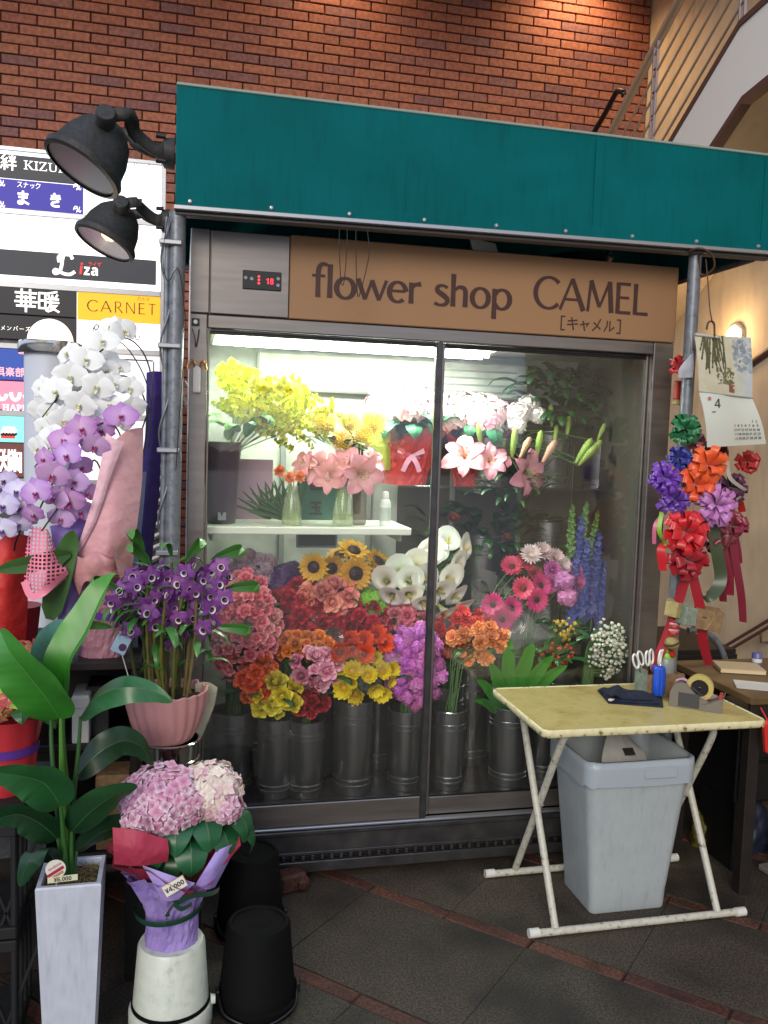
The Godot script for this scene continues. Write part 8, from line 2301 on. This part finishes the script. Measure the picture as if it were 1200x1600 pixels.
		obj("side", done(ps), M.get("dispenser_tan", mat("dispenser_tan", Color("8a7a66"), 0.5)) if s < 0 else M.get("dispenser_grey", mat("dispenser_grey", Color("6f6860"), 0.5)), td)
	obj("base", span(Vector3(-0.083, 0.0, -0.0155), Vector3(0.088, 0.028, 0.0155), 0.002), M.dispenser_tan, td)
	obj("side_plate", box(Vector3(-0.02, 0.03, 0.031), Vector3(0.07, 0.05, 0.002), 0.001), M.get("dispenser_dark", mat("dispenser_dark", Color("3a3a3c"), 0.5)), td)
	obj("tape_strip", ribbon([Vector3(-0.07, 0.088, 0.0), Vector3(-0.04, 0.096, 0.0), Vector3(0.0, 0.065, 0.0), Vector3(0.04, 0.042, 0.0), Vector3(0.07, 0.052, 0.0)], 0.034, Vector3(0, 0, 1), L("b884a8")), M.satin, td)
	var rx = Transform3D(Basis(Vector3.RIGHT, PI / 2), Vector3(0.012, 0.074, 0))
	obj("tape_roll", lathe([Vector2(0.03, -0.013), Vector2(0.046, -0.013), Vector2(0.046, 0.013), Vector2(0.03, 0.013), Vector2(0.03, -0.013)], 36, rx), M.get("tape_yellow", mat("tape_yellow", Color("b5a462"), 0.25)), td)
	obj("core", lathe([Vector2(0.006, -0.015), Vector2(0.0295, -0.015), Vector2(0.0295, 0.015), Vector2(0.006, 0.015)], 28, rx), M.black_plastic, td)
	obj("cutter", box(Vector3(0.083, 0.054, 0), Vector3(0.012, 0.014, 0.05), 0.001, Basis(Vector3(0, 0, 1), -0.3)), M.get("cutter_red", mat("cutter_red", Color("a03430"), 0.4)), td)
	obj("blade", box(Vector3(0.093, 0.056, 0), Vector3(0.003, 0.016, 0.045), 0.0005, Basis(Vector3(0, 0, 1), -0.3)), M.chrome, td)

# ---------------------------------------------------------------- right edge: bows, calendar, desk
func build_right_side() -> void:
	var P = func(x: float, y: float, z: float) -> Vector3:
		return calla_at([x, y, z])
	# bows round the right post
	bow("glossy dark green ribbon bow, highest of the bunch", P.call(1068, 672, 0.19), 0.06, 0.02, L("14693c"), 26, [])
	bow("dark blue ribbon bow tucked under the green one", P.call(1060, 716, 0.17), 0.05, 0.018, L("2a2f8c"), 18, [])
	bow("violet ribbon bow on the left of the orange one", P.call(1038, 748, 0.21), 0.062, 0.018, L("6a34a8"), 26, [])
	bow("second violet ribbon bow, below the first and left of the lilac one", P.call(1052, 782, 0.20), 0.062, 0.018, L("5f2f9c"), 26, [])
	bow("bright orange ribbon bow of wide loops, right under the calendar", P.call(1106, 728, 0.225), 0.075, 0.03, L("e25a24"), 16, [])
	bow("deep orange ribbon bow between the violet and lilac ones", P.call(1086, 758, 0.21), 0.07, 0.032, L("d94f1e"), 14, [])
	bow("shiny lilac pink ribbon bow of many small loops", P.call(1116, 790, 0.225), 0.08, 0.021, L("b878b8"), 34, [])
	bow("bright red ribbon bow of gauzy loops", P.call(1068, 832, 0.225), 0.088, 0.032, L("c41c24"), 26, [[P.call(1040, 850, 0.2), P.call(1033, 860, 0.21), P.call(1036, 892, 0.21)]])
	bow("dark red ribbon bow, lowest of the bunch", P.call(1072, 876, 0.21), 0.075, 0.038, L("9c1426"), 16, [[P.call(1080, 890, 0.2), P.call(1096, 960, 0.2), P.call(1098, 1000, 0.19), P.call(1108, 1040, 0.18)], [P.call(1075, 890, 0.2), P.call(1060, 940, 0.18), P.call(1040, 1000, 0.16), P.call(1018, 1050, 0.15)]])
	bow("maroon ribbon bow with long hanging tails at the right", P.call(1142, 822, 0.16), 0.06, 0.03, L("7c1c34"), 18, [[P.call(1142, 830, 0.17), P.call(1150, 880, 0.17), P.call(1158, 930, 0.17), P.call(1161, 972, 0.16)], [P.call(1138, 830, 0.15), P.call(1140, 880, 0.15), P.call(1141, 930, 0.15)], [P.call(1146, 830, 0.13), P.call(1152, 860, 0.13), P.call(1154, 880, 0.13)], [P.call(1130, 830, 0.15), P.call(1130, 870, 0.15), P.call(1134, 915, 0.15)]])
	bow("red ribbon bow half hidden behind the calendar at the right", P.call(1166, 722, 0.10), 0.05, 0.03, L("a8201e"), 12, [[P.call(1148, 745, 0.12), P.call(1152, 770, 0.12), P.call(1160, 800, 0.12)]])
	bow("small red ribbon bow near the top of the post", P.call(1060, 572, 0.09), 0.04, 0.022, L("b8202a"), 12, [])
	bow("dull maroon ribbon bow filling the gap under the lilac one", P.call(1112, 838, 0.15), 0.07, 0.03, L("6a1628"), 18, [[P.call(1118, 845, 0.15), P.call(1126, 890, 0.15), P.call(1130, 940, 0.15)]])
	bow("dark plum ribbon bow behind the orange one at the right", P.call(1140, 762, 0.12), 0.065, 0.028, L("4a1c3a"), 18, [])
	bow("brown-red ribbon bow just below the calendar's lower edge", P.call(1118, 706, 0.15), 0.05, 0.026, L("5c2018"), 14, [])
	bow("muted rose ribbon bow between the green bow and the post", P.call(1086, 690, 0.14), 0.045, 0.02, L("8c4a5c"), 14, [])
	var ot = thing("green_ribbon", "wide dark olive ribbon hanging in an S curve between the red bows", "ribbon", P.call(1114, 800, 0.19))
	obj("band", ribbon([P.call(1110, 800, 0.19) - ot.position, P.call(1120, 860, 0.2) - ot.position, P.call(1126, 905, 0.2) - ot.position, P.call(1112, 930, 0.21) - ot.position, P.call(1094, 932, 0.2) - ot.position], 0.045, Vector3(1, 0, 0.2), L("39452c"), 20, 0.6), M.satin, ot)
	var gt = thing("lime_ribbon", "thin lime and pink ribbons curling at the left of the red bow", "ribbon", P.call(1030, 840, 0.2))
	obj("lime_band", ribbon([P.call(1034, 800, 0.2) - gt.position, P.call(1030, 830, 0.21) - gt.position, P.call(1040, 850, 0.21) - gt.position, P.call(1034, 862, 0.2) - gt.position], 0.016, Vector3(1, 0, 0.2), L("7aa82a"), 16, 1.5), M.satin, gt)
	obj("pink_band", ribbon([P.call(1040, 800, 0.19) - gt.position, P.call(1024, 820, 0.2) - gt.position, P.call(1022, 850, 0.2) - gt.position], 0.014, Vector3(1, 0, 0.2), L("b85a78"), 16, 0.6), M.satin, gt)
	var wt = thing("white_ribbon", "white ribbon end curling out right of the lilac bow", "ribbon", P.call(1140, 730, 0.17))
	obj("band", ribbon([P.call(1136, 718, 0.17) - wt.position, P.call(1140, 745, 0.18) - wt.position, P.call(1156, 760, 0.18) - wt.position, P.call(1166, 766, 0.18) - wt.position], 0.014, Vector3(0.3, 1, 0.2), L("b8b4ac"), 16, 0.8), M.satin, wt)
	# papers and red things tied to the post
	var rp = thing("red_packet", "red paper packet tied to the canopy post behind the white tag", "packet", P.call(1062, 610, 0.09))
	obj("body", box(Vector3.ZERO, Vector3(0.05, 0.07, 0.02), 0.004, Basis(UP, 0.2)), M.get("packet_red", mat("packet_red", Color("9c2418"), 0.45)), rp)
	obj("flap", box(Vector3(0, -0.045, 0.002), Vector3(0.05, 0.02, 0.018), 0.002, Basis(UP, 0.2)), M.cardboard_pale, rp)
	var tag_ = thing("white_tag", "white paper tag hanging on the canopy post left of the calendar", "tag", P.call(1073, 607, 0.165))
	var ts = st_new()
	ts.set_smooth_group(0xFFFFFFFF)
	var tp = [P.call(1078, 572, 0.165), P.call(1089, 552, 0.165), P.call(1084, 590, 0.165), P.call(1080, 590, 0.165), P.call(1060, 589, 0.165), P.call(1061, 575, 0.165)].map(func(v): return v - tag_.position)
	obj("card", sheet([[[1079, 555, 0.165], [1083, 548, 0.165]], [[1062, 575, 0.166], [1084, 572, 0.168]], [[1060, 590, 0.166], [1082, 590, 0.168]]].map(func(r): return r.map(func(e): return calla_at(e) - tag_.position)), [L("b8bcc8"), L("a8acb8")]), M.wrap, tag_)
	obj("string", tube([P.call(1081, 550, 0.166) - tag_.position, P.call(1080, 525, 0.158) - tag_.position], 0.001, 5), M.paper_white, tag_)
	build_calendar()
	# cartons hooked on the post
	for e in [["pale yellow cardboard box end tied to the post", 1052, 952, 0.19, Vector3(0.035, 0.055, 0.05), "cardboard_pale", 0.5], ["grey-green cardboard box tied to the post between two others", 1073, 962, 0.205, Vector3(0.055, 0.065, 0.05), "cardboard_grey", 0.2], ["brown cardboard box with a string round it tied to the post", 1105, 968, 0.21, Vector3(0.095, 0.075, 0.05), "cardboard", -0.25]]:
		var cb = thing("hanging_carton", e[0], "box", P.call(e[1], e[2], e[3]), "cardboard boxes tied to the right post")
		var bb = Basis(Vector3(0, 0, 1), -0.14) * Basis(UP, e[6])
		obj("body", box(Vector3.ZERO, e[4], 0.002, bb), M[e[5]], cb)
		obj("flap", box(bb * Vector3(0, e[4].y / 2 + 0.004, -0.014), Vector3(e[4].x * 0.96, 0.002, e[4].z * 0.45), 0.0005, bb * Basis(Vector3.RIGHT, 0.4)), M[e[5]], cb)
		if e[5] == "cardboard":
			obj("string", tube(curve([bb * Vector3(0.01, 0.04, 0.0255), bb * Vector3(0.008, 0.0, 0.027), bb * Vector3(-0.012, -0.036, 0.0265)], 10), 0.0018, 5), M.cardboard_pale, cb)
			obj("mark", box(bb * Vector3(-0.02, 0.008, 0.0254), Vector3(0.016, 0.005, 0.0006), 0.0001, bb), M.ink_dark, cb)
	var sr = thing("striped_ornament", "small red and white striped ornament over a straw ball on the post", "ornament", P.call(1052, 990, 0.17))
	for k in 5:
		obj("band", lathe([Vector2(0.017, 0.0), Vector2(0.019 + 0.002 * (k % 2), 0.006), Vector2(0.017, 0.012)], 16, Transform3D(Basis.IDENTITY, Vector3(0.001 * k, 0.012 * k - 0.005, 0))), M.packet_red if k % 2 == 0 else M.get("stripe_pink", mat("stripe_pink", Color("b87c88"), 0.5)), sr)
	var bst = st_new()
	bst.set_color(L("8a7c4c"))
	add_ball(bst, Vector3(-0.004, -0.035, 0.002), Vector3(0.028, 0.024, 0.028), L("8a7c4c"), 16, 10, 0.03)
	obj("straw_ball", done(bst), M.stem, sr)
	obj("binding", lathe([Vector2(0.029, -0.037), Vector2(0.03, -0.033), Vector2(0.029, -0.029)], 18, Transform3D(Basis(Vector3(0, 0, 1), 0.3), Vector3(-0.016, -0.003, 0.002))), M.moss, sr)
	obj("red_knot", lathe([Vector2(0, -0.095), Vector2(0.012, -0.085), Vector2(0.014, -0.07), Vector2(0.0, -0.058)], 12), M.packet_red, sr)
	# desk beside the table
	var dk = thing("side_desk", "brown wooden desk at the right edge with papers on it", "desk", Vector3(2.4, 0, 0.12))
	obj("top", span(Vector3(-0.43, 0.712, -0.26), Vector3(0.6, 0.738, 0.27), 0.003), M.wood_desk, dk)
	obj("apron", span(Vector3(-0.415, 0.62, 0.23), Vector3(0.59, 0.7115, 0.25), 0.002), M.wood_dark, dk)
	for x in [-0.41, 0.55]:
		for z in [-0.24, 0.2]:
			obj("leg", span(Vector3(x, 0, z), Vector3(x + 0.045, 0.7115 if z < 0 else 0.6195, z + 0.045), 0.002), M.wood_dark, dk)
	var dc = thing("dark_filler", "dark brown block added to darken the gap between the cooler and the desk", "filler", Vector3(2.0, 0, -0.75))
	obj("body", span(Vector3(-0.165, 0.0, -0.2), Vector3(0.5, 0.70, 0.3), 0.004), M.wood_dark, dc)  # added dark mass that darkens the gap beside the cooler
	for k in 2:
		obj("door", span(Vector3(-0.16 + 0.33 * k, 0.03, 0.3005), Vector3(0.165 + 0.33 * k, 0.68, 0.318), 0.003), M.wood_dark, dc)
	var nb = thing("notepad", "thick cream notepad lying on the desk at the right edge", "notepad", Vector3(2.17, 0.7385, 0.03))
	obj("pages", box(Vector3(0, 0.008, 0), Vector3(0.17, 0.014, 0.13), 0.001, Basis(UP, -0.35)), M.paper_cream, nb)
	obj("cover", box(Vector3(0, 0.0165, 0), Vector3(0.172, 0.002, 0.132), 0.0005, Basis(UP, -0.35)), M.paper_cream, nb)
	var ws = thing("loose_sheet", "loose sheet of white paper in front of the notepad", "paper", Vector3(2.09, 0.7385, 0.25))
	obj("sheet", box(Vector3(0, 0.0012, 0), Vector3(0.15, 0.0015, 0.12), 0.0003, Basis(UP, -0.5)), M.paper_white, ws)
	var bc = thing("blue_can", "small blue and white tin at the back of the desk", "tin", Vector3(2.294, 0.7385, 0.031 - 0.06))
	obj("body", lathe([Vector2(0, 0), Vector2(0.02, 0), Vector2(0.02, 0.05), Vector2(0.018, 0.053), Vector2(0, 0.053)], 20), M.get("tin_blue", mat("tin_blue", Color("5a5f96"), 0.35)), bc)
	obj("band", lathe([Vector2(0.0204, 0.015), Vector2(0.0204, 0.03)], 20), M.paper_white, bc)
	# black drawer case and bags under the desk
	var dr = thing("drawer_case", "black plastic drawer case under the desk with white labels", "drawers", Vector3(2.4, 0, 0.16))
	obj("case", span(Vector3(-0.34, 0.27, -0.2), Vector3(0.35, 0.615, 0.05), 0.006), M.black_plastic, dr)
	for k in 2:
		var df = obj("drawer", span(Vector3(-0.33, 0.285 + 0.165 * k, 0.0505), Vector3(0.34, 0.435 + 0.165 * k, 0.068), 0.008), M.black_plastic, dr)
		obj("label", box(Vector3(-0.12 + 0.1 * k, 0.40 + 0.165 * k, 0.0685), Vector3(0.05, 0.014, 0.001), 0.0003, Basis(Vector3(0, 0, 1), 0.1)), M.paper_white, df)
		obj("grip", span(Vector3(-0.1, 0.345 + 0.165 * k, 0.0685), Vector3(0.1, 0.365 + 0.165 * k, 0.078), 0.004), M.black_metal, df)
	for x in [-0.33, 0.31]:
		obj("foot", span(Vector3(x, 0.0, -0.19), Vector3(x + 0.03, 0.2695, 0.04), 0.002), M.black_plastic, dr)
	for e in [["olive cloth bag slumped on the floor under the desk", Vector3(2.38, 0, 0.23), 0.13, 0.2, "5c542a"], ["crumpled dark blue plastic bag beside the olive bag", Vector3(2.26, 0.0, 0.02), 0.1, 0.22, "161c30"], ["small mustard rag bag behind the bin under the desk", Vector3(2.13, 0.0, -0.02), 0.09, 0.18, "55501f"]]:
		var bg = thing("slumped_bag", e[0], "bag", e[1], "bags on the floor under the desk")
		var bs = st_new()
		var n = FastNoiseLite.new()
		n.seed = hash(e[0]) % 1000
		n.frequency = 1.5
		var rows = []
		for i in 15:
			var row = []
			for j in 33:
				var a = TAU * (j % 32) / 32
				var v = i / 14.0
				var r: float = e[2] * (sqrt(maxf(0.0, 1 - pow(v, 2.5))) * 0.9 + 0.1) * (1 + 0.3 * n.get_noise_3d(cos(a) * 1.4, v * 2.5, sin(a) * 1.4)) * (0.9 + 0.1 * sin(v * 3))
				row.append(Vector3(cos(a) * r, v * e[3] * (1 + 0.15 * n.get_noise_2d(cos(a) * 2, sin(a) * 2)), sin(a) * r * 0.8))
			rows.append(row)
		add_grid(bs, rows)
		obj("body", done(bs), mat("bag_" + e[4], Color(e[4]), 0.55), bg)
		obj("knot", tube(curve([Vector3(-0.03, e[3] * 0.97, 0.02), Vector3(0, e[3] * 1.15, 0.0), Vector3(0.03, e[3] * 0.97, -0.02)], 10), 0.008, 6), M["bag_" + e[4]], bg)
	var gb = thing("printed_carton", "small grey printed carton on the floor behind the bin", "box", Vector3(2.13, 0, 0.12))
	obj("body", box(Vector3(0, 0.05, 0), Vector3(0.05, 0.1, 0.07), 0.002, Basis(UP, 0.2)), M.get("carton_grey", mat("carton_grey", Color("5c5a66"), 0.6)), gb)
	obj("print", lathe([Vector2(0.0, 0.0006), Vector2(0.014, 0.0006)], 12, Transform3D(Basis(UP, 0.2) * Basis(Vector3.RIGHT, PI / 2), Basis(UP, 0.2) * Vector3(0, 0.06, 0.0352))), M.paper_white, gb)
	var gp = thing("folded_newspaper", "folded grey newspaper lying on the floor under the desk", "newspaper", Vector3(2.27, 0.0, 0.24))
	obj("fold", box(Vector3(0, 0.012, 0), Vector3(0.16, 0.022, 0.09), 0.004, Basis(UP, 0.1)), M.get("news_grey", mat("news_grey", Color("6a6864"), 0.8)), gp)
	obj("sheet", box(Vector3(0.004, 0.0255, 0.003), Vector3(0.15, 0.003, 0.085), 0.001, Basis(UP, 0.14)), M.news_grey, gp)
	var rc = thing("red_pouch", "bright red plastic pouch hanging at the desk's front at the right edge", "pouch", Vector3(2.02, 0.61, 0.42))
	obj("body", box(Vector3(0.02, 0.0, 0), Vector3(0.07, 0.12, 0.03), 0.012, Basis(Vector3(0, 0, 1), 0.15)), M.get("pouch_red", mat("pouch_red", Color("cc2c26"), 0.4)), rc)
	obj("loop", tube([Vector3(0.0, 0.05, 0.0), Vector3(-0.005, 0.09, -0.04)], 0.003, 5), M.pouch_red, rc)
	# curved grey pipe behind the bows
	var cp = thing("curved_pipe", "dark grey bent pipe rising behind the tape dispenser", "pipe", P.call(1110, 1010, -0.2))
	obj("pipe", tube(curve([P.call(1075, 985, -0.2), P.call(1095, 985, -0.2), P.call(1118, 1000, -0.2), P.call(1132, 1028, -0.2), P.call(1140, 1070, -0.2), P.call(1140, 1120, -0.2), P.call(1138, 1300, -0.2)].map(func(v): return v - cp.position), 30), 0.013, 10), M.pole_grey, cp)

func build_calendar() -> void:
	var a = Vector3(1.765, 2.014, 0.22)
	var b = Vector3(1.992, 2.016, 0.22)
	var c = Vector3(2.07, 1.635, 0.24)
	var d = Vector3(1.83, 1.616, 0.24)
	var m0 = Vector3(1.789, 1.814, 0.232)
	var m1 = Vector3(2.005, 1.801, 0.232)
	var t = thing("wall_calendar", "glossy wall calendar open at month 4 hanging from a wire hook", "calendar", a)
	# upper half: printed picture of a potted plant against pale ground
	var im = Image.create_empty(192, 192, false, Image.FORMAT_RGB8)
	var n = FastNoiseLite.new()
	n.seed = 14
	n.frequency = 0.02
	var q = RandomNumberGenerator.new()
	q.seed = 2
	for y in 192:
		for x in 192:
			var base = Color("b9b39c").lerp(Color("a9b1b8"), clampf((x - 120) / 60.0, 0, 1))
			base = base.lerp(Color("c9c8bd"), clampf(n.get_noise_2d(x, y) + 0.4, 0, 1) * 0.5)
			im.set_pixel(x, y, base)
	var dab = func(x: float, y: float, r: float, col: Color):
		for yy in range(maxi(0, int(y - r)), mini(192, int(y + r) + 1)):
			for xx in range(maxi(0, int(x - r)), mini(192, int(x + r) + 1)):
				if Vector2(xx - x, yy - y).length() < r:
					im.set_pixel(xx, yy, im.get_pixel(xx, yy).lerp(col, 0.75))
	for k in 26:
		var x0 = q.randf_range(15, 95)
		var dx = q.randf_range(-20, 20)
		var ln = q.randf_range(40, 130)
		for i in int(ln):
			dab.call(x0 + dx * i / ln, i * 1.0, q.randf_range(1.0, 3.4), Color("5c5f3c").lerp(Color("3a3d2a"), q.randf()))
	for k in 90:
		dab.call(q.randf_range(128, 190), q.randf_range(10, 110), q.randf_range(2, 8), Color("66717c").lerp(Color("9aa4ac"), q.randf()))
	for k in 80:
		dab.call(95 + q.randf_range(-30, 30), 130 + q.randf_range(-25, 30), q.randf_range(1.5, 5), Color("4c4a30").lerp(Color("6a6a44"), q.randf()))
	for i in 60:
		dab.call(60 + i * 0.5, 60 + i * 1.3, 2.0, Color("4a4632"))
	for k in 30:
		dab.call(118 + q.randf_range(-8, 8), 168 + q.randf_range(-10, 14), 4, Color("7a4a3a"))
	var pm = mat("calendar_print", Color.WHITE, 0.12)
	pm.albedo_texture = ImageTexture.create_from_image(im)
	pm.clearcoat_enabled = true
	pm.clearcoat = 0.6
	pm.clearcoat_roughness = 0.08
	var quad = func(p0: Vector3, p1: Vector3, p2: Vector3, p3: Vector3, bulge: float) -> Mesh:
		var st = st_new()
		for side in [0.0, -0.002]:
			var rows = []
			for i in 9:
				var row = []
				for j in 9:
					var u = j / 8.0
					var v = i / 8.0
					row.append(p0.lerp(p1, u).lerp(p3.lerp(p2, u), v) - a + Vector3(0, 0, bulge * sin(PI * v) + bulge * 0.5 * sin(TAU * u) + side))
				rows.append(row)
			add_grid(st, rows, [], true)
		return done(st)
	obj("picture_page", quad.call(a, b, m1, m0, 0.006), pm, t)
	var page = mat("calendar_page", Color("bfc3bb"), 0.14)
	page.clearcoat_enabled = true
	page.clearcoat = 0.5
	obj("date_page", quad.call(m0 + Vector3(0, -0.004, 0.001), m1 + Vector3(0, -0.004, 0.001), c, d, 0.012), page, t)
	obj("binding", tube([m0 + Vector3(0, -0.002, 0.002) - a, m1 + Vector3(0, -0.002, 0.002) - a], 0.0025, 6), M.grey_plastic, t)
	obj("header_strip", tube([a - a + Vector3(0.0, 0.0, 0.003), (b - a) * 0.4 + Vector3(0, -0.008, 0.006)], 0.006, 5), M.get("strip_white", mat("strip_white", Color("b5b3aa"), 0.3)), t)
	# dates, in the page's own plane
	var ux = (c - d).normalized()
	var uy = ((m0 + m1) / 2 - (c + d) / 2).normalized()
	var uz = ux.cross(uy).normalized()
	uy = uz.cross(ux)
	var bs = Basis(ux, uy, uz)
	var onpage = func(u: float, v: float) -> Vector3:
		return m0.lerp(m1, u).lerp(d.lerp(c, u), v) - a + Vector3(0, 0, 0.012 * sin(PI * v) + 0.006 * sin(TAU * u) + 0.0035)
	obj("date_print", lettering("4", 0.045, "Droid Sans"), M.ink_dark, t, Transform3D(bs, onpage.call(0.26, 0.20)))
	obj("date_print", box(Vector3.ZERO, Vector3(0.012, 0.012, 0.0006), 0.0001, bs), M.get("print_rose", mat("print_rose", Color("b06a66"), 0.5)), t, Transform3D(Basis.IDENTITY, onpage.call(0.14, 0.12)))
	obj("date_print", box(Vector3.ZERO, Vector3(0.014, 0.003, 0.0006), 0.0001, bs), M.ink_dark, t, Transform3D(Basis.IDENTITY, onpage.call(0.16, 0.36)))
	for k in 30:
		var col = (k + 5) % 7
		var row = (k + 5) / 7
		obj("date_print", lettering(str(k + 1), 0.0115, "Droid Sans"), M.ink_dark if col > 0 else M.print_rose, t, Transform3D(bs, onpage.call(0.5 + 0.068 * col, 0.52 + 0.085 * row)))
	# wire it hangs by
	var hk = thing("calendar_hook", "long brown wire with a hook holding up the calendar", "hook", Vector3(1.816, 2.204, 0.2))
	obj("wire", tube(curve([Vector3(1.824, 2.289, 0.17), Vector3(1.818, 2.205, 0.2), Vector3(1.819, 2.112, 0.22), Vector3(1.827, 2.067, 0.225), Vector3(1.837, 2.04, 0.228), Vector3(1.836, 1.995, 0.23)].map(func(p): return p - hk.position), 24), 0.0022, 6), M.get("wire_brown", mat("wire_brown", Color("4a3320"), 0.5)), hk)
	obj("hook", tube(curve([Vector3(1.808, 2.032, 0.226), Vector3(1.812, 2.055, 0.226), Vector3(1.824, 2.062, 0.226), Vector3(1.837, 2.052, 0.226), Vector3(1.84, 2, 0.228)].map(func(p): return p - hk.position), 20), 0.0035, 6), M.wire_brown, hk)
	var cw = thing("coiled_wire", "dark coiled wire looped round the top of the right canopy post", "wire", Vector3(1.823, 2.291, 0.16))
	obj("coil", tube(curve([Vector3(1.757, 2.314, 0.165), Vector3(1.782, 2.318, 0.2), Vector3(1.827, 2.299, 0.2), Vector3(1.847, 2.265, 0.19), Vector3(1.841, 2.243, 0.17), Vector3(1.82, 2.24, 0.15), Vector3(1.802, 2.301, 0.16), Vector3(1.801, 2.302, 0.2)].map(func(p): return p - cw.position), 40), 0.004, 7), M.wire_brown, cw)
